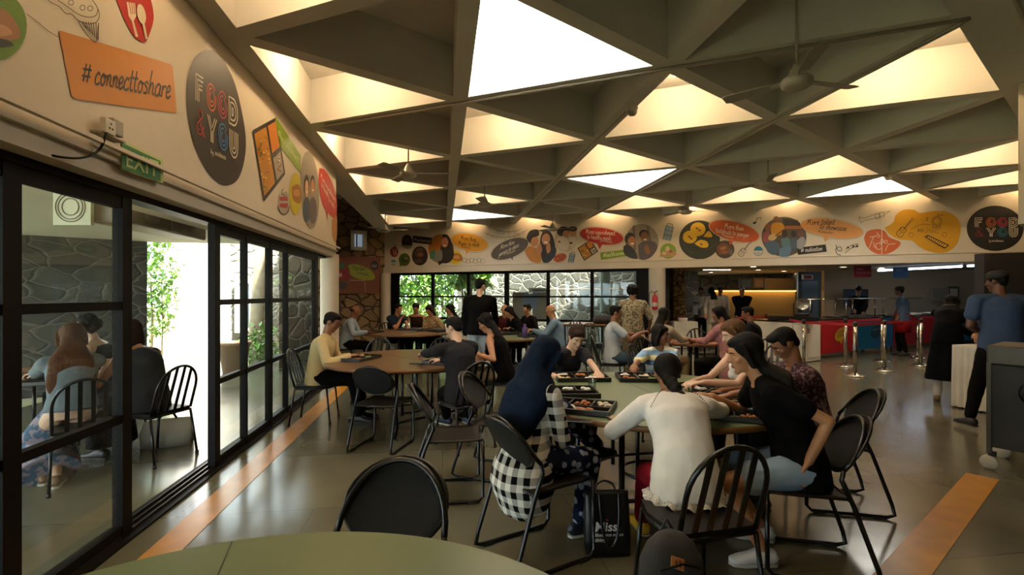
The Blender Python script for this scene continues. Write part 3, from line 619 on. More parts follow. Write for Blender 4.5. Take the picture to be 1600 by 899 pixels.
# ============================================================ FURNITURE
chairm = mat('black_chair_metal', '#0c0a09', .3, .2, spec=.5); seatm = mat('dark_seat', '#120e0b', .42, bump=.3, bscale=200, spec=.2); padm = mat('perforated_metal', '#100f0e', .5, 0, bump=.7, bscale=400, spec=.25)
rubber = mat('rubber_cap', '#0d0c0b', .7)
def arc(cx, cz, rx, rz_, a0, a1, n, y=lambda z: 0):
    return [(cx+rx*math.cos(a), y(cz+rz_*math.sin(a)), cz+rz_*math.sin(a)) for a in [a0+(a1-a0)*k/n for k in range(n+1)]]
def make_arch_chair():
    """faces +Y; arched hoop back with four flat slats, four straight legs"""
    e = empty('arched_back_chair', (0, 0, 0)); lean = lambda z: -.19-.12*(z-.45)/.42
    pts = [(-.2, lean(.45), .45)]+[(-.2, lean(z), z) for z in (.55, .65)]+[(-x, y, z) for x, y, z in arc(0, .66, .2, .21, 0, math.pi, 14, lean)]+[(.2, lean(.65), .65), (.2, lean(.55), .55), (.2, lean(.45), .45)]
    MB().tube(pts, .0125, 8).obj('back_hoop', chairm, e)
    for x in (-.115, -.04, .04, .115):
        zt = .66+.21*math.sqrt(1-(x/.2)**2); MB().bar((x, lean(.46)+.01, .46), (x*.95, lean(zt)+.002, zt), .028, .008, up=V((0, 1, 0))).obj('back_slat', chairm, e)
    s = MB(); s.prism([(-.2, -.19, .435), (.2, -.19, .435), (.215, .05, .435), (.17, .19, .435), (.08, .215, .435), (-.08, .215, .435), (-.17, .19, .435), (-.215, .05, .435)], (0, 0, .028)); s.obj('seat', seatm, e, bevel=.01)
    MB().tube([(-.2, -.19, .43), (.2, -.19, .43), (.213, .05, .43), (.165, .185, .43), (.08, .21, .43), (-.08, .21, .43), (-.165, .185, .43), (-.213, .05, .43)], .011, 6, closed=True).obj('seat_frame', chairm, e)
    for x, y, bx, by in ((-.2, -.19, -.215, -.25), (.2, -.19, .215, -.25), (-.185, .16, -.2, .2), (.185, .16, .2, .2)):
        l = MB().tube([(x, y, .43), (bx, by, .02)], .0115, 8).obj('leg', chairm, e); MB().lathe([(0, 0), (.016, 0), (.016, .03), (0, .03)], (bx, by, 0), 8).obj('leg_cap', rubber, l)
    return e
def make_sled_chair():
    """faces +Y; round perforated back in a hoop, sled rails on the floor"""
    e = empty('sled_base_chair', (0, 0, 0))
    def yb(z): return -.10-(z-.56)*.62
    for s_ in (-1, 1):
        x = .215*s_
        MB().tube([(x, .25, .44), (x*1.02, .25, .2), (x*1.04, .25, .05), (x*1.04, .22, .016), (x*1.04, 0, .014), (x*1.04, -.24, .014), (x*1.04, -.285, .03), (x*1.03, -.27, .1), (x, -.16, .42), (x*.99, -.105, .55), (x*.985, -.115, .6)], .0125, 8).obj('side_frame', chairm, e)
        for y in (.17, -.2): MB().box((x*1.04, y, .008), (.03, .07, .016)).obj('foot_pad', rubber, e, bevel=.003)
    hp = [(-.2117, -.115, .6)]+[(-.2117*math.cos(a), yb(.60+.235*math.sin(a)), .60+.235*math.sin(a)) for a in [math.pi*k/18 for k in range(1, 18)]]+[(.2117, -.115, .6)]
    MB().tube(hp, .0125, 8).obj('back_hoop', chairm, e)
    # concave oval pad
    vs = []; fs = []; nr, ns = 6, 28
    for th in (0, .012):
        vs.append((0, yb(.685)-.035-th, .685))
        for i in range(1, nr+1):
            f = i/nr
            for k in range(ns):
                a = 2*math.pi*k/ns; z = .69+.145*f*math.sin(a); x = .205*f*math.cos(a); vs.append((x, yb(z)-.035*(1-f*f*abs(math.cos(a))**1.2)-th, z))
    n1 = 1+nr*ns
    for o_, fl_ in ((0, False), (n1, True)):
        q = [(o_, o_+1+k, o_+1+(k+1) % ns) for k in range(ns)]
        for i in range(nr-1):
            a = o_+1+i*ns; q += [(a+k, a+ns+k, a+ns+(k+1) % ns, a+(k+1) % ns) for k in range(ns)]
        fs += [tuple(reversed(f)) if fl_ else f for f in q]
    a = 1+(nr-1)*ns; fs += [(a+k, a+(k+1) % ns, n1+a+(k+1) % ns, n1+a+k) for k in range(ns)]
    mb = MB(); mb.add(vs, fs, 0, True); fixn(mb.obj('back_pad', padm, e))
    rim = [(.207*math.cos(2*math.pi*k/28), yb(.69+.147*math.sin(2*math.pi*k/28))-.035*(1-abs(math.cos(2*math.pi*k/28))**1.2)-.006, .69+.147*math.sin(2*math.pi*k/28)) for k in range(28)]
    MB().tube(rim, .008, 6, closed=True).obj('pad_rim', chairm, e)
    # slightly dished seat
    vs = []; nx, ny = 8, 6
    for zz in (0, -.012):
        for j in range(ny+1):
            for i in range(nx+1):
                x = -.21+.42*i/nx; y = -.15+.40*j/ny; vs.append((x, y, .455+zz-.018*(1-(2*i/nx-1)**2)+.006*(y > .2)))
    n_ = (nx+1)*(ny+1); fs = []
    for j in range(ny):
        for i in range(nx):
            a = j*(nx+1)+i; fs.append((a, a+1, a+nx+2, a+nx+1)); fs.append((n_+a, n_+a+nx+1, n_+a+nx+2, n_+a+1))
    for i in range(nx): fs.append((i, n_+i, n_+i+1, i+1)); a = ny*(nx+1)+i; fs.append((a, a+1, n_+a+1, n_+a))
    for j in range(ny): a = j*(nx+1); fs.append((a, a+nx+1, n_+a+nx+1, n_+a)); a += nx; fs.append((a, n_+a, n_+a+nx+1, a+nx+1))
    mb = MB(); mb.add(vs, fs, 0, True); fixn(mb.obj('seat', seatm, e))
    MB().tube([(-.215, .25, .44), (.215, .25, .44)], .012, 8).obj('front_rail', chairm, e)
    MB().tube([(-.215, -.155, .435), (.215, -.155, .435)], .01, 8).obj('rear_rail', chairm, e)
    return e
ARCH = make_arch_chair(); SLED = make_sled_chair(); USED = {}
def chair(kind, loc, heading, label):
    """heading: degrees clockwise from +Y that the chair faces"""
    src = ARCH if kind == 'arch' else SLED
    o = src if kind not in USED else copy_tree(src); USED[kind] = 1
    o.location = (loc[0], loc[1], 0); o.rotation_euler = (0, 0, -math.radians(heading))
    tag(o, label, 'chair', 'black arched-back dining chairs' if kind == 'arch' else 'black sled-base chairs with round backs'); return o
# ---------------- round tables
greenm = mat('green_laminate', '#5f6c49', .32, vary=.08, vscale=2); brownm = woodmat('brown_laminate', '#5d4329', '#6f5234', .3, (.5, 6, 6)); edgem = woodmat('wood_edge', '#6b4522', '#86592d', .4, (2, 2, 20)); orgm = mat('red_laminate', '#8e4a2c', .35, vary=.06)
seamm = mat('dark_seam', '#2b2a1c', .6)
def round_table(c, R_, top, label, rot=0, name='round_table', seam=True, th=.04):
    e = empty(name, (c[0], c[1], 0), rot, label, 'table'); zt_ = .75
    MB().lathe([(0, zt_-.004), (R_-.006, zt_-.004), (R_-.006, zt_), (0, zt_)], seg=96, smooth=False).obj('tabletop', top, e)
    MB().lathe([(0, zt_-th), (R_-.012, zt_-th), (R_, zt_-th+.01), (R_, zt_-.008), (R_-.004, zt_-.003), (0, zt_-.005)], seg=96).obj('edge_band', edgem, e)
    if seam: MB().box((0, 0, zt_), (.004, 2*R_-.02, .0012)).obj('seam', seamm, e)
    r = R_*.62
    for k in range(4):
        a = math.pi/4+k*math.pi/2; x, y = r*math.cos(a), r*math.sin(a)
        MB().tube([(x, y, zt_-th), (x, y, .06), (x*1.08, y*1.08, .02), (x*1.2, y*1.2, .016)], .02, 10).obj('leg', chairm, e)
        MB().tube([(x*.5, y*.5, zt_-th), (x*.5, y*.5, .13)], .016, 8).obj('inner_leg', chairm, e)
    for s_ in (-1, 1): q = r/math.sqrt(2); MB().tube([(-q*1.1, s_*q, .12), (q*1.1, s_*q, .12)], .014, 8).obj('stretcher', chairm, e)
    MB().tube([(r*.35*math.cos(2*math.pi*k/24), r*.35*math.sin(2*math.pi*k/24), .14) for k in range(24)], .012, 6, closed=True).obj('ring_brace', chairm, e)
    return e
T0 = V((-.54, .60)); T1 = V((1.09, 3.80)); T2 = V((-1.26, 5.85)); T3 = V((-2.15, 10.1)); T4 = V((-.30, 9.1))
round_table(T0, .98, greenm, 'large round green table cut off by the bottom edge of the photo', .35)
round_table(T1, 1.02, greenm, 'large round green table in the middle crowded with diners and trays', .2)
round_table(T2, .95, brownm, 'round brown table beside the glass doors with the man in yellow', .8)
round_table(T3, .95, brownm, 'round brown table far back near the stone wall', .3)
round_table(T4, .95, greenm, 'round green table far back holding the purple bottle', .5)
def rect_table(c, sx, sy, rz, top, label, lg=.03):
    e = empty('rectangular_table', (c[0], c[1], 0), rz, label, 'table'); MB().box((0, 0, .735), (sx, sy, .03)).obj('tabletop', top, e, bevel=.004); MB().box((0, 0, .70), (sx-.1, sy-.1, .05)).obj('apron', chairm, e)
    for x in (-1, 1):
        for y in (-1, 1): MB().box((x*(sx/2-.08), y*(sy/2-.08), .35), (lg*1.6, lg*1.6, .7)).obj('leg', chairm, e)
        MB().box((x*(sx/2-.08), 0, .1), (lg, sy-.16, lg)).obj('stretcher', chairm, e)
    return e
T5 = at(917, 13.0); rect_table(T5, 1.15, .9, -.4, woodmat('pine_top', '#8a6235', '#9d7240', .4), 'rectangular light wood table by the far glazing with a black bag')
T6 = at(1083, 8.0); round_table((T6.x, T6.y), .58, orgm, 'round reddish brown table with the woman in pink seated at it', .6, seam=False)
T7 = fl(30, 770); T7 = at(10, 4.6); round_table((T7.x, T7.y), .62, orgm, 'round red topped table outside behind the glass at the left', .2, seam=False)
# ---------------- loose chairs (people's chairs are placed with them)
c = fl(612, 690); chair('sled', at(598, 4.85), 12, 'black sled chair with round back pushed at near side of brown table')
chair('sled', at(700, 3.72), 82, 'black sled chair turned sideways, brown seat, behind the woman in navy headscarf')
chair('sled', at(772, 4.15), 110, 'black sled chair with rounded back just left of the headscarf')
chair('sled', at(592, 1.74), 185, 'black sled chair whose perforated round back rises over the near green table')
chair('arch', at(580, 6.9), 190, 'empty black arched chair on the far side of the brown table, left of two')
chair('arch', at(676, 6.95), 200, 'empty black arched chair on the far side of the brown table, right of two')
chair('arch', at(901, 8.9), 265, 'empty black arched chair between the green far table and the old man')
chair('arch', at(903, 11.6), 175, 'empty black arched chair at the light wood table by the window')
chair('arch', at(926, 10.6), 175, 'second empty arched chair in the aisle before the light wood table')
chair('arch', at(1022, 6.1), 130, 'empty black arched chair right behind the girl in the striped top')
chair('arch', at(1098, 8.9), 180, 'empty black arched chair at the far side of the reddish table')
chair('arch', at(1196, 6.9), 220, 'black arched chair back showing right of the person in black, left one')
chair('arch', at(1213, 6.3), 220, 'black arched chair back showing just above the dark-haired head at right')
chair('sled', at(1302, 3.55), 283, 'black sled chair with round back behind the diner in the patterned shirt')
# ---------------- cloth covered tables
whitecloth = cloth('white_tablecloth', '#d9d2c2'); 
def skirted(c, sx, sy, rz, label, h=.75, fold=.018):
    e = empty('skirted_table', (c[0], c[1], 0), rz, label, 'table'); per = []; n = 160
    pts = []
    for k in range(n):
        t = 4*k/n; s_ = int(t); f = t-s_
        x, y = [(-1+2*f, -1), (1, -1+2*f), (1-2*f, 1), (-1, 1-2*f)][s_]; pts.append((x*sx/2, y*sy/2, [(0, -1), (1, 0), (0, 1), (-1, 0)][s_]))
    vs = []; 
    for z, a in ((h, 0), (h-.03, .2), (h*.5, .8), (.02, 1.2)):
        for k, (x, y, nn) in enumerate(pts): q = a*fold*(1+math.sin(k*2*math.pi/5.0)); vs.append((x+nn[0]*q, y+nn[1]*q, z))
    fs = [(i*n+k, i*n+(k+1) % n, (i+1)*n+(k+1) % n, (i+1)*n+k) for i in range(3) for k in range(n)]+[tuple(range(n))]
    mb = MB(); mb.add(vs, fs, 0, True); o = fixn(mb.obj('tablecloth', whitecloth, e)); 
    MB().box((0, 0, h-.02), (sx-.02, sy-.02, .03)).obj('tabletop', edgem, e)
    for x in (-1, 1):
        for y in (-1, 1): MB().box((x*(sx/2-.06), y*(sy/2-.06), h/2-.02), (.04, .04, h-.04)).obj('leg', chairm, e)
    return e
TC = at(1067, 13.9); skirted(TC, .66, .5, 0, 'small table under a pleated white cloth with a cake on it')
TD = at(1550, 6.35); skirted(TD, .5, .6, .3, 'white cloth covered table between the woman in black and the trolley', .84)
e = empty('cake', (TC.x-.02, TC.y-.05, .752), 0, 'small white cake with a red ornament on the white cloth table', 'cake')
MB().lathe([(0, 0), (.13, 0), (.13, .09), (.12, .1), (0, .1)], seg=24).obj('cake_body', mat('icing', '#e8e2d4', .6), e); MB().ball((0, 0, .135), (.05, .05, .04)).obj('ornament', mat('red_gloss', '#a3251c', .3), e)
# ---------------- steel trolley at the right edge
steel = mat('brushed_steel', '#4f4a3f', .45, .8, vary=.2, vscale=4); steeld = mat('steel_panel', '#302d27', .5, .6, vary=.2)
e = empty('steel_trolley', at(1541, 4.2), -.95, 'stainless steel serving trolley on a caster at the right edge', 'trolley')
W_, D_ = 1.0, .6
MB().box((W_/2, D_/2, 1.0), (W_, D_, .16)).obj('top_rim', steel, e, bevel=.01); MB().box((W_/2, D_/2, .56), (W_-.04, D_-.04, .72)).obj('body_panel', steeld, e, bevel=.01)
for x in (.015, W_-.015):
    for y in (.015, D_-.015): MB().box((x, y, .54), (.03, .03, .78)).obj('corner_post', steel, e)
for x in (.03, W_-.05):
    for y in (.05, D_-.05):
        cst = MB().box((x, y, .14), (.05, .03, .04)).obj('caster', chairm, e); R = Matrix.Rotation(math.pi/2, 3, 'X'); MB().lathe([(0, -.02), (.055, -.02), (.062, -.012), (.062, .012), (.055, .02), (0, .02)], (x-.02, y, .062), 20, R=R).obj('wheel', mat('caster_wheel', '#a59c88', .5), cst)
R = Matrix.Rotation(math.pi/2, 3, 'X')
fan = MB().lathe([(0, 0), (.09, 0), (.105, .012), (.09, .02), (.0, .02)], (.30, .0, .70), 24, R=R).obj('vent_ring', chairm, e); MB().lathe([(0, .021), (.045, .021), (.045, .03), (0, .035)], (.30, .0, .70), 20, R=R).obj('vent_hub', steel, fan)
# ---------------- serving counter
DC = (at(1393, 13.3)-at(1285, 11.4)); DC.z = 0; DC.normalize(); CN = V((DC.y, -DC.x, 0))
C0 = at(1193, 10.55); C0 = V((C0.x, C0.y, 0))
cabw = mat('white_cabinet', '#cfc6b6', .5); redm = mat('red_panel', '#a0121c', .45); bluem = mat('blue_panel', '#0e5f86', .45); topm = mat('counter_top', '#3a3028', .2, vary=.2)
def cab(name, p, q, dep, z0, z1, m, label, cat='counter'):
    e = empty(name, (p+q)/2, 0, label, cat); c = (p+q)/2; d = (q-p).normalized(); n_ = V((-d.y, d.x, 0)); P = [p-c, q-c, q-c+n_*dep, p-c+n_*dep]; P = [V((v.x, v.y, z0)) for v in P]
    fixn(MB().prism(P, (0, 0, z1-z0)).obj('body', m, e)); T = [V((v.x, v.y, z1)) for v in P]; fixn(MB().prism(T, (0, 0, .04)).obj('worktop', topm, e)); return e, d, n_, c
pA = at(1192, 11.2); pB = at(1237, 10.4); pC = at(1281, 11.3)
pA.z = pB.z = pC.z = 0
e, d, n_, c = cab('counter_cabinet', at(1238, 10.55), at(1282, 11.1), .9, 0.02, .90, cabw, 'white cabinet with two doors at the left end of the serving counter', 'cabinet')
L_ = (at(1282, 11.1)-at(1238, 10.55)).length
for k in range(2):
    a_ = -L_/2+.04+k*(L_/2-.03); D = MB(); P0 = d*a_-n_*.012; P1 = d*(a_+L_/2-.06)-n_*.012; D.prism([P0+V((0, 0, .1)), P1+V((0, 0, .1)), P1+V((0, 0, .1))+n_*.012, P0+V((0, 0, .1))+n_*.012], (0, 0, .74)); dd = fixn(D.obj('door', mat('door_white', '#d9d1c2', .5), e, bevel=.003))
    hx = d*(-.03 if k == 0 else .03); MB().tube([hx-n_*.02+V((0, 0, .66)), hx-n_*.045+V((0, 0, .67)), hx-n_*.045+V((0, 0, .75)), hx-n_*.02+V((0, 0, .76))], .007, 6).obj('handle', chairm, dd)
fixn(MB().prism([at(1192, 11.6), at(1237, 10.56), at(1239, 11.3), at(1200, 12.2)], (0, 0, .9)).obj('white_plinth', cabw, origin=at(1215, 11.4))); tag(bpy.data.objects['white_plinth'], 'white panelled end block of the counter beneath the black tray', 'counter')
panels = [(1284, 11.35, 1340, 12.2, redm, 'bright red'), (1340, 12.2, 1395, 13.1, bluem, 'teal blue, left one'), (1396, 13.1, 1472, 14.5, redm, 'dark red behind the staff member'), (1473, 14.5, 1530, 15.0, bluem, 'teal blue, right one')]
CPAN = []
for a_, da, b_, db, m_, lab in panels:
    p_, q_ = at(a_+.5, da), at(b_, db); e_, d_, nn_, c_ = cab('serving_counter', p_, q_, .7, .12, .90, m_, 'serving counter section with %s front panel' % lab); CPAN.append((p_, q_, e_))
    for s_ in (-1, 1):
        P = d_*s_*((q_-p_).length/2-.1)+nn_*.1; MB().tube([P+V((0, 0, .12)), P], .02, 8).obj('leg', steel, e_)
# glass sneeze guard frame on the counter
sg = empty('sneeze_guard', at(1340, 12.3), 0, 'chrome framed glass sneeze guard over the serving counter', 'sneeze guard'); chrome = mat('chrome', '#b5afa3', .18, 1)
def G_(px, d, z): return at(px, d, z)-sg.location
for px, dd in ((1266, 11.2), (1322, 12.1), (1332, 12.6), (1367, 12.9), (1380, 13.2), (1305, 12.6)): MB().tube([G_(px, dd, .94), G_(px, dd, 1.40)], .014, 8).obj('post', chrome, sg)
MB().tube([G_(1262, 11.2, 1.40), G_(1322, 12.1, 1.41), G_(1440, 13.9, 1.41)], .013, 8).obj('rail', chrome, sg)
gg = MB(); gg.prism([G_(1262, 11.2, 1.41), G_(1440, 13.9, 1.41), G_(1442, 14.3, 1.43), G_(1268, 11.6, 1.43)], (0, 0, .006)); fixn(gg.obj('glass_shelf', glass, sg))
gg = MB(); gg.prism([G_(1400, 13.3, 1.0), G_(1485, 14.8, 1.0), G_(1485, 14.85, 1.0), G_(1400, 13.35, 1.0)], (0, 0, .42)); fixn(gg.obj('glass_front', glass, sg))
tray_bl = mat('black_plastic', '#12100e', .35)
e = empty('black_serving_tray', at(1238, 10.9, .945), -.35, 'wide shallow black tray on the white end of the counter', 'tray'); MB().box((0, 0, .01), (.95, .4, .02)).obj('tray_base', tray_bl, e)
for x, y, sx, sy in ((0, -.2, .95, .02), (0, .2, .95, .02), (-.47, 0, .02, .4), (.47, 0, .02, .4)): MB().box((x, y, .045), (sx, sy, .07)).obj('tray_rim', tray_bl, e)
e = empty('chafing_dish', at(1254, 11.7, .94), -.3, 'round dish with its bright lid raised at the counter end', 'dish'); MB().lathe([(0, 0), (.16, 0), (.2, .1), (.2, .13), (.0, .13)], seg=24).obj('dish_body', tray_bl, e)
MB().lathe([(0, .05), (.08, .04), (.14, .0), (.15, -.01)], (0, -.02, .36), 24, R=Matrix.Rotation(-1.25, 3, 'X')).obj('lid', mat('bright_lid', '#d7cdb8', .25, .8), e)
MB().tube([(-.18, 0, .1), (-.2, 0, .34), (-.1, 0, .46), (.1, 0, .46), (.2, 0, .34), (.18, 0, .1)], .01, 6).obj('cover_frame', chairm, e)
for k, px in enumerate((1300, 1318, 1338, 1358, 1376, 1430, 1452)):
    dd = 11.6+(px-1285)*.0165+.3; e = empty('food_pan', at(px, dd, .945), -.9, 'shallow steel food pan on the counter, number %s from left' % ['one', 'two', 'three', 'four', 'five', 'six', 'seven'][k], 'food pan', 'food pans on the counter')
    MB().box((0, 0, .02), (.34, .26, .04)).obj('pan', chrome, e, bevel=.005); MB().lathe([(0, .045), (.11, .04)], (0, 0, .0), 16).obj('food', mat('pan_food', '#8a5a22', .7, bump=.8, vary=.4, vscale=30), e)
# ---------------- retractable barrier posts and their belts
beltm = mat('red_belt', '#a1131f', .6)
def barrier_post(px, py, label):
    p = fl(px, py); e = empty('barrier_post', p, 0, label, 'barrier post', 'chrome barrier posts'); MB().lathe([(0, 0), (.17, 0), (.17, .012), (.14, .03), (.06, .05), (.035, .07), (0, .07)], seg=28).obj('base', chrome, e)
    MB().lathe([(0, .06), (.032, .06), (.032, .93), (0, .93)], seg=18).obj('pole', chrome, e); MB().lathe([(0, .93), (.036, .93), (.036, 1.0), (.03, 1.01), (0, 1.01)], seg=18).obj('belt_head', mat('belt_head', '#2b2622', .4), e); return p
bp = {}
for k, px, py, la in ((1, 1256, 578, 'leftmost, before the white cabinet'), (2, 1321, 573, 'second from left, before the red panel'), (3, 1336, 588, 'front one, third from left'), (4, 1378, 565, 'behind another post before the blue panel'), (5, 1382, 580, 'fourth of the front row, before blue panel'), (6, 1434, 560, 'right behind the staff member in blue'), (7, 1439, 572, 'rightmost of the front row'), (8, 1476, 552, 'far right one beside the woman in black'), (9, 1197, 551, 'far left one near the reception panel'), (10, 1150, 560, 'short looking one behind the man in the dark shirt')):
    bp[k] = barrier_post(px, py, 'chrome barrier post, '+la)
def belt(a_, b_, label):
    p, q = bp[a_].copy(), bp[b_].copy(); p.z = q.z = .955; c_ = (p+q)/2; d_ = (q-p).normalized(); n_ = V((-d_.y, d_.x, 0))*.002
    mb = MB(); mb.prism([p-c_-n_-V((0, 0, .025)), q-c_-n_-V((0, 0, .025)), q-c_+n_-V((0, 0, .025)), p-c_+n_-V((0, 0, .025))], (0, 0, .05)); tag(fixn(mb.obj('barrier_belt', beltm)), label, 'barrier belt', 'red barrier belts').location = c_
for a_, b_, la in ((9, 1, 'red belt running from the reception side to the leftmost front post'), (10, 9, 'red belt left of the reception above the man in the dark shirt'), (1, 3, 'red belt from leftmost front post to front post'), (2, 4, 'red belt in the rear row before the teal panel'), (3, 5, 'red belt between the two front middle posts'), (5, 7, 'red belt passing before the staff member in blue'), (6, 8, 'red belt ending at the post beside the woman in black')): belt(a_, b_, la)
# ---------------- reception panel, service wall fittings
rp = woodmat('gold_panel', '#8f6d2f', '#9c7a3a', .5, (1, 1, 1))
e = empty('reception_panel', at(1180, 17.6), 0, 'wide plain golden brown reception backdrop with a glowing strip on top', 'panel')
k_ = 17.6/FPX; MB().box((0, .1, .82), (128*k_, .1, 1.64)).obj('panel_board', rp, e); MB().box((0, .02, 1.645), (128*k_, .04, .03)).obj('led_strip', ledm, e)
light('AREA', 'led_strip_light', (0, -.12, 1.62), 3.5, (1, .66, .25), (128*k_, .05), (.5, 0, 0), e)
def wallbox(name, px0, px1, py0, py1, d, m, label, cat, th=.05, extra=None):
    k = d/FPX; c_ = at((px0+px1)/2, d, HC-((py0+py1)/2-HOR)*k); e = empty(name, c_, 0, label, cat); MB().box((0, 0, 0), ((px1-px0)*k, th, (py1-py0)*k)).obj('panel', m, e, bevel=.004)
    if extra: MB().box((0, -th/2-.003, 0), ((px1-px0)*k*.7, .006, (py1-py0)*k*.7)).obj('inset', extra, e)
    return e
wallbox('wall_picture', 1155, 1176, 434, 452, 18.5, mat('dark_pic', '#2a2f36', .5), 'dark picture above the reception panel, left', 'picture', extra=mat('pic_in', '#39506a', .5)); wallbox('wall_picture', 1177, 1194, 434, 451, 18.5, mat('pic2', '#6b5a45', .5), 'square picture with a round plate above the reception', 'picture', extra=mat('pic_in2', '#8f7c66', .5))
wallbox('beige_cabinet', 1196, 1240, 435, 560, 18.6, mat('beige_cab', '#9b8560', .6), 'beige partition beside the reception panel', 'partition', .1)
wallbox('wall_shelf', 1246, 1282, 425, 520, 15.9, mat('dark_shelf', '#2a2a28', .4), 'dark glass fronted shelf unit behind the dish', 'shelf', .1, mat('shelf_glass', '#4d5c66', .2))
wallbox('small_sign', 1253, 1270, 429.5, 437, 15.7, mat('sign_frame', '#c8bca8', .5), 'small red exit sign over the dark shelf unit', 'sign', .04, mat('sign_red', '#7d1016', .5))
ss_ = bpy.data.objects['small_sign']; MB().tube([(0, .0, .07), (0, .0, ZS-ss_.location.z)], .01, 6).obj('hanger', chairm, ss_)
wallbox('wall_switch_panel', 1059, 1072, 462, 474, 20.5, mat('grey_plate', '#6b6254', .6), 'grey switch panel on the dark stone wall', 'switch panel', .05, mat('plate_in', '#8d8472', .6))
wallbox('service_hatch', 1318, 1356, 452, 480, 16.2, mat('hatch', '#1c2a3a', .5), 'dark hatch opening behind the first server', 'hatch', .06, mat('hatch_in', '#20364f', .4))
wallbox('notice_board', 1481, 1498, 448, 470, 15.8, mat('notice_frame', '#4a4238', .5), 'small framed white notice on the service wall', 'notice', .04, mat('paper', '#b9b1a4', .7))
wallbox('wall_unit', 1455, 1480, 450, 470, 15.8, mat('unit_grey', '#8d8474', .6), 'pale wall unit beside the framed notice', 'wall unit', .12)
wallbox('wall_screen', 1096, 1108, 457, 470, 20.4, mat('screen_frame', '#4b4438', .5), 'small blue screen behind the woman in white', 'screen', .05, mat('screen_blue', '#2d4c66', .3))
# hanging signs
for px0, px1, py0, py1, d, m_, la in ((1333.5, 1360.5, 415.5, 433.5, 11.6, mat('maroon_sign', '#5c1023', .5), 'dark red hanging sign over the serving counter'), (1395.5, 1418.5, 418, 434, 12.6, mat('blue_sign', '#1f5f9a', .5), 'blue hanging sign over the serving counter')):
    k = d/FPX; c_ = at((px0+px1)/2, d, HC-((py0+py1)/2-HOR)*k); e = empty('hanging_sign', c_, 0, la, 'sign'); MB().box((0, 0, 0), ((px1-px0)*k, .03, (py1-py0)*k)).obj('board', m_, e)
    for s_ in (-1, 1): MB().tube([(s_*(px1-px0)*k*.4, 0, (py1-py0)*k/2), (s_*(px1-px0)*k*.4, 0, ZS-c_.z)], .004, 5).obj('wire', chrome, e)
    txt = MB(); 
    for r_, body in enumerate((('MEAL', 'COUNTER') if px0 < 1380 else ('MENU',))):
        v_, f_ = textmesh(body); s_ = .07; txt.add([(x*s_-(px1-px0)*k*.35, -.017, y*s_+.03-r_*.085) for x, y in v_], f_)
    txt.obj('lettering', mat('sign_letter', '#b58a94' if px0 < 1380 else '#8fb4d6', .6), e)
# fire extinguisher on the white pillar
pe = c2-V((c2.x, c2.y, 0)).normalized()*.30+V((-.06, 0, 0)); e = empty('fire_extinguisher', (pe.x, pe.y, 1.33), 0, 'red fire extinguisher hung on the white pillar', 'extinguisher')
MB().lathe([(0, -.22), (.07, -.22), (.075, -.2), (.075, .1), (.05, .16), (.02, .18), (.02, .22), (0, .22)], seg=20).obj('cylinder', mat('extinguisher_red', '#a5141a', .3), e)
MB().lathe([(.0765, -.13), (.0765, -.02)], seg=20).obj('label_band', mat('paper', '#b9b1a4', .7), e); MB().tube([(0, 0, .22), (-.08, 0, .28), (-.15, 0, .2), (-.15, 0, -.02), (-.13, 0, -.16)], .009, 6).obj('hose', chairm, e); MB().bar((-.02, 0, .23), (.07, 0, .29), .02, .02).obj('handle', chairm, e)
# ---------------- ceiling fans
fanm = mat('fan_enamel', '#b6ae9c', .4); fanb = mat('fan_blade', '#9d988a', .5)
def fan_(px, py, d, rot, label, s=1.0):
    p = at(px, d, HC-(py-HOR)/FPX*d); e = empty('ceiling_fan', p, rot, label, 'ceiling fan', 'ceiling fans')
    MB().lathe([(0, -.05), (.09, -.05), (.118, -.03), (.125, 0), (.118, .02), (.07, .035), (.07, .06), (.055, .075), (.052, .1), (.03, .125), (.028, .15), (0, .15)], seg=28).obj('motor_housing', fanm, e)
    MB().tube([(0, 0, .14), (0, 0, ZT-p.z)], .011, 8).obj('down_rod', fanm, e); MB().lathe([(0, 0), (.05, 0), (.03, .08), (0, .08)], (0, 0, ZT-p.z-.09), 14).obj('canopy_cup', fanm, e)
    for k in range(3):
        a = 2*math.pi*k/3; R_ = Matrix.Rotation(a, 3, 'Z'); b = MB(); P = [(.11, -.02), (.2, -.045), (.56, -.065), (.6, -.05), (.6, .05), (.56, .065), (.2, .045), (.11, .02)]
        b.prism([R_@V((x, y, .01+y*.2)) for x, y in P], (0, 0, .006)); fixn(b.obj('blade', fanb, e)); MB().bar(R_@V((.08, 0, .012)), R_@V((.2, 0, .012)), .05, .012).obj('blade_arm', fanm, e)
fan_(1245, 128, 4.05, .25, 'nearest large ceiling fan at the upper right')
fan_(638, 272, 7.2, .05, 'ceiling fan hanging above the brown table at left'); fan_(757, 319, 9.5, .4, 'ceiling fan hanging above the standing man in black'); fan_(1200, 287, 7.8, .15, 'ceiling fan below the nearest one, at right of centre')
fan_(1072, 331, 10.4, .0, 'ceiling fan over the reddish table'); fan_(863, 358, 12.9, .0, 'small far ceiling fan before the laughing faces mural'); fan_(602, 360, 13.2, .0, 'small far ceiling fan at the far left corner')
# small dome sensors on the beams
def sensor(px, py, label):
    d = (ZC-.03-HC)*FPX/(HOR-py); p = at(px, d, ZC); e = empty('ceiling_sensor', p, 0, label, 'sensor', 'ceiling sensors'); MB().box((0, 0, -.02), (.1, .1, .04)).obj('mount', fanm, e, bevel=.004); MB().lathe([(0, -.1), (.035, -.09), (.055, -.06), (.055, -.04), (0, -.04)], seg=16).obj('dome', mat('sensor_white', '#a9a395', .4), e)
sensor(988, 172, 'white ceiling sensor on a beam near the bright skylight'); sensor(1388, 276, 'dark ceiling sensor at a beam junction at right'); sensor(845, 318, 'small far ceiling sensor at a beam junction')
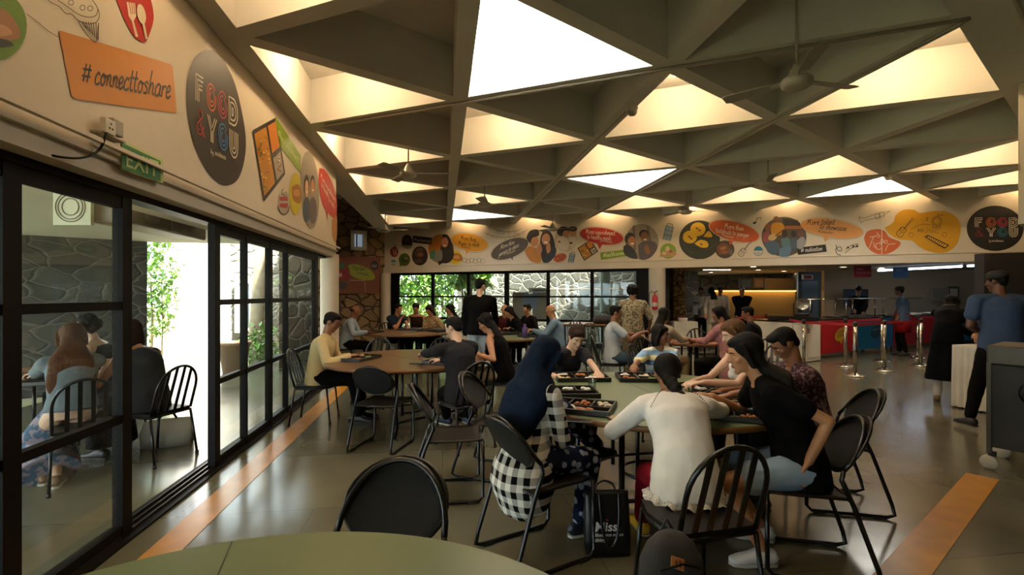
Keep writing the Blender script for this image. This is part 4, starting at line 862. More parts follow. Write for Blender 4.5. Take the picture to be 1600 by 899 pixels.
# conduits along beams
def conduit(p, q, label): c_ = (p+q)/2; tag(MB().tube([p-c_, q-c_], .014, 6).obj('conduit', fanm), label, 'conduit', 'conduits under the beams').__setattr__('location', c_)
dz = V((0, 0, -.014)); conduit(node(0, 2.5).lerp(node(3, 1), .045)+dz, node(3, 1)+dz, 'long straight conduit clipped under the beam across the big skylight'); conduit(node(3, 1)+dz+cperp*.0, node(3, 5.5)+dz, 'conduit clipped under the beam running away right of centre')
conduit(node(2, 2.0)+dz, node(2, 5)+dz, 'conduit under the beam below the ceiling sensor'); conduit(node(4, 3.5)+dz, node(6, 2.5)+dz, 'thin conduit under a beam at the right')
pp = node(3, 1)-CDIR*2; conduit(pp+dz+cperp*.25, pp+CDIR*4.4+dz+cperp*.25, 'conduit running beside the right edge beam'); conduit(pp+dz+cperp*.32, pp+CDIR*4.4+dz+cperp*.32, 'second conduit beside the right edge beam')
# ============================================================ PEOPLE
UP = V((0, 0, 1))
SKIN = {k: None for k in ()}
def skin(tone):
    c = {'light': '#c79f83', 'tan': '#a87550', 'brown': '#835539', 'dark': '#65402a'}[tone]
    m = mat('skin_'+tone, c, .5, vary=.08, vscale=12); m.node_tree.nodes['Principled BSDF'].inputs['Subsurface Weight'].default_value = .05; return m
lipm = {}
def lip(tone): return mat('lip_'+tone, {'light': '#9c5a50', 'tan': '#84483b', 'brown': '#6b3a30', 'dark': '#4d2a22'}[tone], .4)
black_hair = hairmat('black_hair', '#15110f'); brown_hair = hairmat('dark_brown_hair', '#2b1c14'); gold_hair = hairmat('golden_brown_hair', '#55331a'); grey_hair = hairmat('grey_hair', '#8d857a'); lbrown_hair = hairmat('light_brown_hair', '#5c3f28')
eyew = mat('eye_white', '#cfc6bd', .3); eyeb = mat('eye_iris', '#1d130d', .2)
def remesh(mb, name, m, vox, smooth=3, parent=None, regions=None, wr=0, sub=False):
    me = bpy.data.meshes.new(name); me.from_pydata(mb.v, [], mb.f); me.update()
    ob = bpy.data.objects.new(name, me); COL.objects.link(ob)
    r = ob.modifiers.new('r', 'REMESH'); r.mode = 'VOXEL'; r.voxel_size = vox; r.use_smooth_shade = True
    if smooth: s = ob.modifiers.new('s', 'SMOOTH'); s.factor = .5; s.iterations = smooth
    ev = ob.evaluated_get(bpy.context.evaluated_depsgraph_get()); nm = bpy.data.meshes.new_from_object(ev); bpy.data.objects.remove(ob); bpy.data.meshes.remove(me)
    nm.name = name; nm.materials.clear()
    for x in (m if isinstance(m, (list, tuple)) else [m]): nm.materials.append(x)
    n = len(nm.polygons); nm.polygons.foreach_set('use_smooth', [True]*n)
    if wr:
        import numpy as np
        co = np.empty(len(nm.vertices)*3); nm.vertices.foreach_get('co', co); co = co.reshape(-1, 3); no = np.empty_like(co).ravel(); nm.vertices.foreach_get('normal', no); no = no.reshape(-1, 3)
        d = [noise.noise(V((c[0]*9, c[1]*9, c[2]*5)))+.5*noise.noise(V((c[0]*22, c[1]*22, c[2]*14))) for c in co]
        co += no*(np.array(d)[:, None]*wr); nm.vertices.foreach_set('co', co.ravel())
    if regions:
        import numpy as np
        pc = np.empty(n*3); nm.polygons.foreach_get('center', pc); pc = pc.reshape(-1, 3); mi = np.zeros(n, dtype=np.int32)
        for c, R_, rad, idx in regions:
            q = (pc-np.array(c))@np.array(R_); mi[((q/np.array(rad))**2).sum(1) < 1] = idx
        nm.polygons.foreach_set('material_index', mi)
    nm.update(); o = bpy.data.objects.new(name, nm); COL.objects.link(o)
    if parent is not None: o.parent = parent
    return o
def ik(a, b, l1, l2, pole):
    a = V(a); b = V(b); d = b-a; L = d.length
    if L > (l1+l2)*.995: b = a+d*((l1+l2)*.995/L); d = b-a; L = d.length
    if L < abs(l1-l2)+.02: L = abs(l1-l2)+.02
    u = d.normalized(); x = (l1*l1-l2*l2+L*L)/(2*L); h = math.sqrt(max(0, l1*l1-x*x)); p = (pole-u*pole.dot(u)).normalized()
    return a+u*x+p*h, b
def person(px, d, heading, label, sit=.455, lean=12, side=0, headyaw=0, headpitch=15, hroll=0, hands=(None, None), tone='brown', fem=False, sc=1.0, hair='short', haircol=None, hairlen=.4,
           top='tee', topm=None, bot='trousers', botm=None, shoem=None, feet=None, legs=None, glasses=False, vox=None, build=1.0, hem=.12, chairk=None, chairlabel=None, chairoff=0, collar=None, poles=None, twist=0, handcurl=.9, z0=0, kneel=None, headfwd=0, slump=None, hairw=1.0, group=None, cap=None):
    h = math.radians(heading); f = V((math.sin(h), math.cos(h), 0)); r = V((math.cos(h), -math.sin(h), 0))
    base = at(px, d, z0); near = d < 6.3; vox = vox or (.007 if d < 4.5 else .0085 if d < 5.6 else .0105 if d < 8 else .0125)
    name = 'person'; root = empty(name, base, 0, label, 'person', group)
    loc = lambda p: V(p)-base
    S = sc; seated = sit is not None
    zp = (sit+.095*S) if seated else .93*S
    P = V((base.x, base.y, z0+zp)); sr = math.radians(side)
    def dirn(a): a = math.radians(a); return (UP*math.cos(a)+f*math.sin(a)).normalized()*1.0 + r*math.sin(sr)
    u0, u1, u2 = dirn(lean*.45).normalized(), dirn(lean).normalized(), dirn(lean*1.3+6).normalized()
    sl = slump or (.93 if seated else 1.0); Wp = P+u0*.17*S*sl; Cp = Wp+u1*.19*S*sl; Nb = Cp+u2*.17*S*(.5+.5*sl)
    tw = math.radians(twist); r2 = (r*math.cos(tw)-f*math.sin(tw)).normalized(); r2 = (r2-u2*r2.dot(u2)).normalized(); fc = u2.cross(r2).normalized()*1; 
    if fc.dot(f) < 0: fc = -fc
    shw = (.158 if fem else .18)*S*build; Sh = [Nb-u2*.055*S+r2*s_*shw+fc*.01 for s_ in (-1, 1)]
    nd = (u2*.55+UP*.45+fc*(.18+headfwd)).normalized(); HC_ = Nb+nd*.165*S
    hy = h+math.radians(headyaw)+tw*.0; hp = math.radians(headpitch); hf0 = V((math.sin(hy), math.cos(hy), 0)); hr = V((math.cos(hy), -math.sin(hy), 0)); hf = hf0*math.cos(hp)-UP*math.sin(hp); hu = hr.cross(hf).normalized()
    if hroll: R0 = Matrix.Rotation(math.radians(hroll), 3, hf); hr = R0@hr; hu = R0@hu
    HR = Matrix((hr, hf, hu)).transposed(); hs = .97*S
    def Hp(x, y, z): return HC_+hr*x*hs+hf*y*hs+hu*z*hs
    # arms
    rest = [P+r*s_*.15*S+f*.28*S+UP*.12*S if seated else P+r*s_*.24*S-UP*.12*S+f*.05 for s_ in (-1, 1)]
    E_, W_, HD = [], [], []
    for k, s_ in enumerate((-1, 1)):
        t = hands[k]; tgt = rest[k] if t is None else V(t[:3]); pole = (UP*-.8+r2*s_*.6-fc*.25) if poles is None or poles[k] is None else V(poles[k])
        e_, w_ = ik(Sh[k], tgt, .285*S, .255*S, pole); E_.append(e_); W_.append(w_)
        hd = (w_-e_).normalized()
        if seated or t is not None: hd = (hd+f*.15-UP*.1).normalized()
        HD.append(hd)
    # legs
    hips = [P+r*s_*.085*S-UP*.01 for s_ in (-1, 1)]; K, A, TD_ = [], [], []
    for k, s_ in enumerate((-1, 1)):
        if legs and legs[k] is not None: a_ = V(legs[k][:3])
        elif seated: a_ = V((P.x, P.y, 0))+f*(.42+(feet or 0))*S+r*s_*.11*S+UP*(.085*S+z0)
        else: a_ = V((P.x, P.y, 0))+f*(.07*s_)*S+r*s_*.10*S+UP*(.085*S+z0)
        kp = f*1.0+UP*(.75 if seated else 0)+r*s_*.12
        k_, a2 = ik(hips[k], a_, .43*S, .42*S, kp); K.append(k_); A.append(a2); TD_.append((f+r*s_*.18).normalized())
    bw = build*S
    # ---- body
    mb = MB()
    chest = [(P-u0*.05*S, .145*bw, .10*bw), (P+u0*.03*S, .155*bw, .115*bw), (Wp-u0*.02*S, (.118 if fem else .132)*bw, .095*bw), (Wp+u1*.06*S, .125*bw, .10*bw), (Cp, .148*bw, .108*bw), (Cp+u2*.07*S, .15*bw, .10*bw), (Nb-u2*.035*S, .105*bw, .075*bw), (Nb, .06*S, .058*S)]
    mb.loft(chest, r2); mb.cone(Nb-u2*.04*S, Hp(0, -.018, -.045), .056*S, .05*S)
    for k, s_ in enumerate((-1, 1)):
        mb.cone(Nb-u2*.012*S+r2*s_*.03, Sh[k]+u2*.005, .045*S, .047*S); mb.cone(Cp+u2*.04*S+r2*s_*.08, Sh[k], .06*S, .05*S)
        e_, w_ = E_[k], W_[k]; a_ = .82 if fem else 1.0
        mb.cone(Sh[k], Sh[k].lerp(e_, .45), .05*a_*bw, .045*a_*bw); mb.cone(Sh[k].lerp(e_, .45), e_, .045*a_*bw, .036*a_*S); mb.cone(e_, e_.lerp(w_, .3), .037*a_*S, .04*a_*S); mb.cone(e_.lerp(w_, .3), w_, .04*a_*S, .025*S)
        # hand
        hd = HD[k]; nrm = -UP if t is None else -UP
        nrm = (-UP+hd*UP.dot(hd)); nrm = (nrm.normalized() if nrm.length > .25 else -r*s_); sd = hd.cross(nrm).normalized()
        if sd.dot(r2)*s_ > 0: sd = -sd      # sd points to the thumb side (inwards)
        c = handcurl*S/S; w0 = w_
        def fp(al, sdv, dn): return w0+hd*al*S+sd*sdv*S+nrm*dn*S
        mb.loft([(fp(-.01, 0, 0), .026*S, .018*S), (fp(.03, 0, 0), .034*S, .015*S), (fp(.075, 0, .002), .042*S, .014*S), (fp(.092, 0, .004), .036*S, .010*S)], sd, seg=12)
        for j, (o_, L1, L2, L3, rr) in enumerate(((.031, .040, .026, .020, .0092), (.0105, .045, .030, .022, .0096), (-.0105, .041, .028, .021, .0092), (-.031, .032, .022, .018, .0082))):
            p = fp(.086-abs(o_+.006)*.25, o_*1.05, .004); a = .25*c; dd = hd*math.cos(a)+nrm*math.sin(a)+sd*o_*2.2; dd.normalize(); q = p+dd*L1*S; mb.cone(p-dd*.012, q, rr*1.05*S, rr*S, 8)
            a = 1.0*c+.1*j*c; dd = (hd*math.cos(a)+nrm*math.sin(a)).normalized(); q2 = q+dd*L2*S; mb.cone(q, q2, rr*S, rr*.92*S, 8)
            a = 1.6*c+.1*j*c; dd = (hd*math.cos(a)+nrm*math.sin(a)).normalized(); mb.cone(q2, q2+dd*L3*S, rr*.92*S, rr*.8*S, 8)
        p = fp(.02, .028, .006); q = fp(.052, .05, .02); mb.cone(p, q, .013*S, .0108*S, 8); q2 = fp(.083, .046, .036*(.6+.5*c)); mb.cone(q, q2, .0108*S, .009*S, 8)
        # legs
        mb.cone(hips[k], hips[k].lerp(K[k], .4), .082*bw, .075*bw); mb.cone(hips[k].lerp(K[k], .4), K[k], .073*bw, .052*S); mb.cone(K[k], K[k].lerp(A[k], .3), .05*S, .053*S); mb.cone(K[k].lerp(A[k], .3), A[k], .053*S, .033*S)
        mb.cone(A[k]-UP*.03*S, A[k]+TD_[k]*.13*S-UP*.055*S, .034*S, .022*S)
    # head
    mb.ball(Hp(0, -.014, .032), (.0725*hs, .092*hs, .083*hs), HR, 20, 14); mb.loft([(Hp(0, .012, .045), .060*hs, .070*hs), (Hp(0, .018, 0), .058*hs, .066*hs), (Hp(0, .020, -.04), .053*hs, .060*hs), (Hp(0, .026, -.075), .041*hs, .048*hs), (Hp(0, .034, -.10), .024*hs, .030*hs)], hr)
    mb.ball(Hp(0, .062, -.093), (.019*hs,)*3); mb.cone(Hp(0, .081, .012), Hp(0, .100, -.018), .0085*hs, .0115*hs, 8); mb.ball(Hp(0, .094, -.024), (.0165*hs, .011*hs, .009*hs), HR)
    mb.loft([(Hp(-.045, .060, .028), .006*hs, .009*hs), (Hp(-.02, .076, .030), .008*hs, .008*hs), (Hp(.02, .076, .030), .008*hs, .008*hs), (Hp(.045, .060, .028), .006*hs, .009*hs)], hu, seg=8)
    mb.ball(Hp(0, .082, -.052), (.022*hs, .0095*hs, .0055*hs), HR); mb.ball(Hp(0, .080, -.061), (.019*hs, .0095*hs, .0062*hs), HR)
    for s_ in (-1, 1): mb.ball(Hp(s_*.073, -.008, -.002), (.0075*hs, .017*hs, .030*hs), HR); mb.ball(Hp(s_*.038, .052, -.018), (.022*hs, .022*hs, .02*hs), HR)
    mb.v = [tuple(loc(x)) for x in mb.v]; R_ = [list(x) for x in HR]
    regs = [(tuple(loc(Hp(0, .088, -.056))), R_, (.022*hs, .02*hs, .0105*hs), 1)] if near else None
    for reg in (regs or []): pass
    body = remesh(mb, 'body', [skin(tone), lip(tone)], vox, 3 if near else 2, root, regs)
    def kid(m_, nm, ma, voxk=1.4, sm=4, wr=0, reg=None, par=root): m_.v = [tuple(loc(x)) for x in m_.v]; return remesh(m_, nm, ma, vox*voxk, sm, par, reg, wr)
    def solid(m_, nm, ma, par=root): m_.v = [tuple(loc(x)) for x in m_.v]; return m_.obj(nm, ma, par)
    # eyes, brows
    if d < 9.5:
        for s_ in (-1, 1):
            me_ = MB(); lo = .0024 if headpitch > 11 else .0045; me_.ball(Hp(s_*.030, .0675, .006), (.0115*hs, .009*hs, lo*hs), HR, 10, 8)
            me_.ball(Hp(s_*.030, .0715, .005), (.0068*hs, .006*hs, lo*1.02*hs), HR, 8, 6, mi=1); solid(me_, 'eye', [eyew, eyeb])
        mbw = MB()
        for s_ in (-1, 1): mbw.tube([Hp(s_*.014, .086, .028), Hp(s_*.032, .080, .033), Hp(s_*.048, .066, .028)], [.003*hs, .0038*hs, .002*hs], 6)
        solid(mbw, 'eyebrows', haircol or black_hair)
    hm = haircol or black_hair
    # ---- hair
    H_ = MB()
    def capH(g=(1.09 if fem else 1.0), back=-.026, z=.046): H_.ball(Hp(0, back, z), (.079*g*hs, .092*g*hs, .080*g*hs), HR, 18, 12)
    if hair in ('short', 'long', 'bun', 'bob', 'pony', 'braid', 'curly'):
        capH(); H_.ball(Hp(0, .002, .084), (.066*hs, .080*hs, .038*hs), HR, 16, 10)
        H_.ball(Hp(0, -.062, -.005), (.066*hs, .042*hs, .060*hs), HR)
    if hair == 'short':
        for s_ in (-1, 1): H_.ball(Hp(s_*.068, .012, .03), (.010*hs, .024*hs, .034*hs), HR)
        H_.ball(Hp(.01, .045, .096), (.05*hs, .042*hs, .022*hs), HR)
    if hair == 'bald':
        H_.ball(Hp(0, -.075, -.005), (.066*hs, .032*hs, .036*hs), HR)
        for s_ in (-1, 1): H_.loft([(Hp(s_*.071, .015, .004), .008*hs, .01*hs), (Hp(s_*.074, -.02, .012), .012*hs, .022*hs), (Hp(s_*.05, -.07, .0), .02*hs, .03*hs)], hu)
    if hair == 'curly':
        R9 = random.Random(int(px))
        for q in range(90):
            u = V((R9.gauss(0, 1), R9.gauss(0, 1), R9.gauss(0, 1))).normalized()
            if u.y > .45 and u.z < .5: continue
            H_.ball(Hp(u.x*.10, u.y*.10-.03, u.z*.10+.035), .024*hs, seg=8, rings=6)
    if hair in ('long', 'bob', 'pony') :
        for s_ in (-1, 1):
            H_.loft([(Hp(s_*.060, .022, .075), .014*hs, .03*hs), (Hp(s_*.077, .010, .03), .014*hs, .036*hs), (Hp(s_*.079, -.004, -.03), .015*hs, .036*hs), (Hp(s_*.074, -.02, -.075), .016*hs, .034*hs)], hf, seg=12)
    if hair == 'bob':
        H_.loft([(Hp(0, -.05, .03), .082*hs, .05*hs), (Hp(0, -.055, -.04), .088*hs, .05*hs), (Hp(0, -.05, -.105), .090*hs, .045*hs), (Hp(0, -.045, -.14), .078*hs, .03*hs)], hr)
        for s_ in (-1, 1): H_.loft([(Hp(s_*.078, .0, -.03), .018*hs, .035*hs), (Hp(s_*.080, -.005, -.12), .02*hs, .035*hs)], hf, seg=12)
    bk = -fc
    if hair == 'long':
        pts = [Hp(0, -.055, .0), Hp(0, -.07, -.08)]; p = Nb+bk*.085*S-u2*.05; hd_ = (u1*.45+UP*.55).normalized(); q = Nb+bk*(.10*S)-u2*.02-hd_*hairlen
        H_.loft([(Hp(0, -.04, .04), .075*hs, .05*hs), (pts[1], .085*hs, .045*hs), (p, .105*S*hairw, .045*S*hairw), (p.lerp(q, .5), .12*S*hairw, .04*S*hairw), (q, .075*S*hairw, .026*S), (q-hd_*.05, .02, .012)], hr, seg=20)
    if hair == 'bun':
        H_.ball(Hp(0, -.115, .015), (.048*hs, .042*hs, .045*hs), HR)
    if hair == 'pony':
        H_.cone(Hp(0, -.09, -.01), Hp(0, -.115, -.08), .035*hs, .045*hs); H_.cone(Hp(0, -.115, -.08), Hp(0, -.11, -.20), .045*hs, .03*hs)
    if hair == 'braid':
        H_.ball(Hp(0, -.085, -.03), (.05*hs, .035*hs, .055*hs), HR); a = Hp(0, -.105, -.06); b = Nb+bk*.11*S-u1*hairlen*S+r2*.05
        m1 = a.lerp(b, .35)+bk*.02; L9 = 9
        for q in range(L9): t = q/(L9-1); c0 = a.lerp(m1, min(1, t*2)) if t < .5 else m1.lerp(b, t*2-1); H_.ball(c0+r2*(.009 if q % 2 else -.009), (.032-.008*t, .028-.006*t, .034), None, 10, 8)
        H_.ball(b-u1*.05, (.035, .03, .055), None, 10, 8)
    if H_.v: kid(H_, 'hair', hm, 1.25, 2, .005 if hair in ('long', 'bob', 'pony') else .0035)
    if cap:
        cmb = MB(); cmb.lathe([(.0, .062), (.045, .058), (.074, .035), (.083, .0), (.084, -.035), (.080, -.036), (.078, 0)], Hp(0, -.02, .068), 22, R=HR@Matrix.Diagonal((1, 1.18, 1)))
        c_ = solid(cmb, 'cap', cap); bmb = MB(); bmb.prism([Hp(x, y, .034) for x, y in ((-.06, .055), (-.05, .10), (-.02, .13), (.02, .13), (.05, .10), (.06, .055))], hu*.006); solid(bmb, 'cap_visor', cap)
    if hair == 'hijab':
        q = MB(); q.ball(Hp(0, -.018, .04), (.092*hs, .108*hs, .098*hs), HR, 20, 14)
        q.loft([(Hp(0, -.03, .06), .088*hs, .088*hs), (Hp(0, -.032, -.03), .092*hs, .088*hs), (Hp(0, -.03, -.10), .105*hs, .095*hs), (Nb+bk*.02, .15*S, .115*S), (Cp+u2*.08*S+bk*.04, .185*S, .125*S), (Cp+u2*.0+bk*.06, .185*S, .115*S), (Cp-u1*.10*S+bk*.08-r2*.02, .17*S, .095*S), (Cp-u1*.20*S+bk*.095-r2*.04, .13*S, .065*S), (Cp-u1*.28*S+bk*.10-r2*.07, .05, .03)], r2, seg=28)
        q.loft([(Hp(-.065, .06, .07), .018, .022), (Hp(-.072, .055, 0), .016, .02), (Hp(-.05, .06, -.085), .02, .022), (Hp(0, .055, -.125), .035, .03), (Hp(.05, .06, -.085), .02, .022), (Hp(.072, .055, 0), .016, .02), (Hp(.065, .06, .07), .018, .022)], hf, seg=12)
        for s_ in (-1, 1): q.cone(Nb+r2*s_*.05-u2*.01, Sh[(s_+1)//2]-r2*s_*.02+bk*.01, .065, .06)
        kid(q, 'headscarf', haircol, 1.2, 5, .010)
    # ---- top
    if top:
        T = MB(); g = .013 if near else .015; gg_ = bw
        sec = [(P-u0*hem*S+f*.0, .168*bw+g, .122*bw+g), (P+u0*.02*S, .165*bw+g, .125*bw+g), (Wp, .140*bw+g, .108*bw+g), (Wp+u1*.07*S, .140*bw+g, .108*bw+g), (Cp, .155*bw+g, .115*bw+g), (Cp+u2*.07*S, .158*bw+g, .106*bw+g)]
        if top == 'tank': sec += [(Cp+u2*.10*S, .135*bw, .09*bw)]
        elif top == 'sleeveless': sec += [(Nb-u2*.05*S, .12*bw+g, .078*bw+g), (Nb-u2*.015*S, .075*bw, .065*bw)]
        else: sec += [(Nb-u2*.045*S, .12*bw+g, .08*bw+g), (Nb-u2*.008*S, .066*S+g*.4, .062*S+g*.4)]
        T.loft(sec, r2, seg=24)
        if fem:
            for s_ in (-1, 1): T.ball(Cp+fc*.075*bw+r2*s_*.068*bw-u1*.01, (.066*bw, .06*bw, .062*bw), None, 14, 10)
        fr = {'tee': .55, 'tank': 0, 'sleeveless': 0, 'elbow': .95, 'long': 2, 'threequarter': 1.55}[top]; sr_ = .011
        for k, s_ in enumerate((-1, 1)):
            if fr > 0:
                T.cone(Nb-u2*.02*S+r2*s_*.035, Sh[k]+u2*.004, .045*S+g*.8, .05*bw+g); T.cone(Cp+u2*.04*S+r2*s_*.07, Sh[k], .06*S+g, .05*S+g)
                t1 = min(fr, 1); T.cone(Sh[k], Sh[k].lerp(E_[k], t1), .053*bw+sr_, (.046*bw if t1 < .9 else .041*S)+sr_+(.006 if t1 < 1 else 0))
                if fr > 1: t2 = (fr-1); q = E_[k].lerp(W_[k], min(t2, .97)); T.cone(E_[k], E_[k].lerp(q, .5), .043*S+sr_, .043*S+sr_*.9); T.cone(E_[k].lerp(q, .5), q, .043*S+sr_*.9, .030*S+sr_*.8)
            elif top == 'sleeveless': T.cone(Nb-u2*.045*S+r2*s_*.04, Sh[k]-r2*s_*.015, .035*S+g, .04*S+g)
            else: T.tube([Cp+u2*.08*S+r2*s_*.075+fc*.07, Nb-u2*.01*S+r2*s_*.07, Cp+u2*.08*S+r2*s_*.07+bk*.07], .012, 8)
        if kneel == 'kurta':      # long hem spreading over the seat
            T.loft([(P+u0*.02, .17*bw+g, .13*bw+g), (P-UP*.06+bk*.02, .20*bw+g, .17*bw), (P-UP*.16+bk*.03, .22*bw, .19*bw), (P-UP*.27+bk*.05, .20*bw, .14*bw), (P-UP*.36+bk*.08, .09*bw, .08*bw)], r2, seg=24)
        kid(T, {'tee': 'tshirt', 'tank': 'tank_top', 'sleeveless': 'sleeveless_top', 'elbow': 'shirt', 'long': 'long_sleeved_shirt', 'threequarter': 'blouse'}[top], topm, 1.3, 4, .007 if near else .006)
        if collar:
            c_ = MB(); c_.lathe([(.058*S, -.018), (.062*S, .02), (.055*S, .022), (.052*S, -.01)], Nb-u2*.0, 18, R=Matrix((r2, fc, u2)).transposed()); 
            for s_ in (-1, 1): c_.prism([Nb+fc*.055+r2*s_*.004+u2*.012, Nb+fc*.035+r2*s_*.05+u2*.018, Nb+fc*.085+r2*s_*.045-u2*.03, ], fc*.006)
            solid(c_, 'collar', topm)
    # ---- bottom
    if bot:
        B = MB(); g = .013
        if bot in ('trousers', 'shorts', 'jeans'):
            B.loft([(P-u0*.075*S, .13*bw+g, .09*bw+g), (P-u0*.03*S, .163*bw+g, .115*bw+g), (P+u0*.06*S, .152*bw+g, .11*bw+g), (P+u0*.10*S, .135*bw+g, .10*bw+g)], r, seg=20)
            for k, s_ in enumerate((-1, 1)):
                B.cone(hips[k], hips[k].lerp(K[k], .4), .088*bw+g, .078*bw+g)
                if bot == 'shorts': B.cone(hips[k].lerp(K[k], .4), hips[k].lerp(K[k], .66), .078*bw+g, .075*bw+g*1.5)
                else:
                    B.cone(hips[k].lerp(K[k], .4), K[k], .078*bw+g, .058*S+g); B.cone(K[k], K[k].lerp(A[k], .35), .058*S+g, .055*S+g); B.cone(K[k].lerp(A[k], .35), A[k]+(K[k]-A[k]).normalized()*.03, .055*S+g, .04*S+g)
        elif bot == 'skirt':
            mid = (K[0]+K[1])/2; an = (A[0]+A[1])/2
            if seated: B.loft([(P+u0*.06*S-f*.02, .15*bw, .12*bw), (P+f*.12*S, .17*bw, .12*bw), (mid-f*.05, .18*bw, .10*bw), (mid+f*.02-UP*.06, .18*bw, .10*bw), (mid.lerp(an, .6), .19*bw, .12*bw), (an+UP*.02, .20*bw, .14*bw)], r, seg=24)
            else: B.loft([(P+u0*.08*S, .14*bw, .11*bw), (P-UP*.05, .18*bw, .15*bw), (P-UP*.35*S, .22*bw, .19*bw), (P-UP*.62*S, .26*bw, .22*bw)], r, seg=24)
        kid(B, {'trousers': 'trousers', 'shorts': 'denim_shorts', 'jeans': 'jeans', 'skirt': 'skirt'}[bot], botm, 1.5, 4, .006)
        if bot == 'skirt' and not seated:
            B2 = MB()
            for k in (0, 1): B2.cone(K[k], A[k]+UP*.02, .062*S, .05*S)
            kid(B2, 'leggings', cloth('cream_leggings', '#b9b0a4'), 1.2, 3)
    # ---- shoes
    for k, s_ in enumerate((-1, 1)):
        td = TD_[k]; a = A[k]; lv = K[k]-a; sx = td.cross(UP).normalized(); F = MB(); z_ = UP*-.085*S
        F.loft([(a+z_-td*.075*S+UP*.028, .02*S, .022*S), (a+z_-td*.055*S+UP*.045, .036*S, .042*S), (a+z_+td*.01*S+UP*.052, .038*S, .050*S), (a+z_+td*.07*S+UP*.036, .042*S, .034*S), (a+z_+td*.13*S+UP*.028, .045*S, .026*S), (a+z_+td*.175*S+UP*.022, .034*S, .018*S), (a+z_+td*.188*S+UP*.02, .012*S, .01*S)], sx, seg=16, pw=2.4)
        sh = kid(F, 'shoe', shoem or mat('dark_shoe', '#1c1713', .5), 1.0, 2)
        if near:
            so = MB(); so.prism([a+z_+td*y*S+sx*x*S for x, y in ((-.03, -.07), (-.035, -.02), (-.036, .05), (-.045, .11), (-.035, .17), (0, .192), (.035, .17), (.045, .11), (.036, .05), (.035, -.02), (.03, -.07), (0, -.083))], UP*.016); so.v = [tuple(loc(x)) for x in so.v]; so_ = so.obj('sole', mat('pale_sole', '#b9b0a0', .6) if shoem else mat('dark_sole', '#2a211a', .7), sh, bevel=.004)
    if glasses:
        gl_ = MB()
        for s_ in (-1, 1):
            gl_.tube([Hp(s_*.032+.020*math.cos(t_), .088, .003+.016*math.sin(t_)) for t_ in [k*math.pi/6 for k in range(12)]], .0022*hs, 6, closed=True); gl_.tube([Hp(s_*.052, .087, .008), Hp(s_*.074, .06, .010), Hp(s_*.077, -.012, .006)], .0022*hs, 6)
        gl_.tube([Hp(-.012, .090, .005), Hp(.012, .090, .005)], .0022*hs, 6); solid(gl_, 'glasses', mat('glasses_frame', '#1c1712', .4))
    if chairk:
        cp = base-f*(.02-chairoff); chair(chairk, (cp.x, cp.y), heading, chairlabel)
    return dict(root=root, H=Hp, hands=W_, HD=HD, P=P, f=f, r=r, N=Nb, C=Cp, u=u1, fc=fc, r2=r2, S=Sh, E=E_, loc=loc)
def hp(px, py, d): return at(px, d, HC-(py-HOR)/FPX*d)
PE = {}
def C_(n, c, **k): return cloth(n, c, **k)
white_sh = mat('white_sneaker', '#c9c5bd', .6); 
# ---- middle green table
PE['hijab'] = person(822, 2.9, 58, 'person in navy headscarf and black and white checked shirt eating at the green table', lean=9, headyaw=18, headpitch=30, hands=(hp(893, 640, 3.22), hp(868, 634, 3.05)), tone='brown', fem=True, hair='hijab', haircol=C_('navy_scarf', '#101b2d'),
    top='long', topm=C_('gingham', '#0d0c0c', kind='check', col2='#e4dfd3', scale=12), bot='trousers', botm=C_('navy_print_trousers', '#141a2c', kind='flowers', col2='#8f93a0', scale=1.6), shoem=mat('navy_shoe', '#14161f', .5), legs=(hp(935, 700, 3.3), at(905, 3.05, .09)), kneel='kurta', hem=.1, sc=.98, slump=0.84)
chair('sled', at(838, 2.86), 58, 'black sled chair under the person in the navy headscarf')
PE['braid'] = person(1072, 2.52, 4, 'person in white lace hemmed blouse with a long black braid, back to camera', lean=38, headyaw=8, headpitch=22, hands=(hp(1003, 655, 3.05), hp(1135, 640, 3.2)), tone='brown', fem=True, hair='braid', hairlen=.20, top='threequarter',
    topm=C_('white_blouse', '#dfd8ce'), bot='trousers', botm=C_('maroon_trousers', '#6d0f1e'), shoem=mat('yellow_shoe', '#c99a1c', .5), hem=.10, kneel=None, poles=((-1, -.1, -.5), (1, -.1, -.5)), legs=(hp(1003, 812, 3.12), hp(1065, 800, 3.15)), build=1.05, sc=.98, slump=0.92)
chair('arch', at(1082, 2.36), -14, 'black arched chair with four slats directly behind the person in white')
PE['black'] = person(1250, 2.78, 282, 'person with long black hair, black t-shirt and denim shorts leaning over the table', lean=24, headyaw=-4, headpitch=14, hands=(hp(1263, 722, 2.62), hp(1112, 620, 3.1)), poles=((.9, -.5, .1), None), tone='tan', fem=True, hair='long', hairw=1.45, slump=1.0, hairlen=.14, top='tee', topm=C_('black_tee', '#090808'),
    bot='shorts', botm=C_('denim', '#5f7488', kind='denim', col2='#92a3b0'), shoem=white_sh, legs=(at(1192, 2.72, .09), at(1188, 3.0, .09)), build=1.04)
chair('sled', at(1258, 2.76), 284, 'black sled chair with one hand resting on its seat, under person in black')
PE['tank'] = person(1180, 4.05, 262, 'person in a white tank top, mostly hidden behind the person in black', lean=14, headyaw=10, headpitch=22, hands=(hp(1100, 598, 3.75), hp(1085, 596, 3.95)), tone='light', fem=True, hair='bob', haircol=lbrown_hair, top='tank', topm=C_('white_tank', '#d8cfc4'), bot='trousers', botm=C_('dark_trousers', '#1a1817'), chairk='arch', chairlabel='black arched chair under the person in the white tank top', slump=0.95)
PE['pattern'] = person(1268, 3.5, 272, 'person with short dark hair in a muted purple patterned shirt behind person in black', lean=14, headyaw=6, headpitch=38, hands=(hp(1120, 622, 3.4), hp(1125, 612, 3.7)), tone='brown', hair='short', top='tee', topm=C_('purple_print', '#3e2b30', kind='print', col2='#7a5f62', scale=2), bot='trousers', botm=C_('dark_trousers', '#1a1817'), slump=0.88)
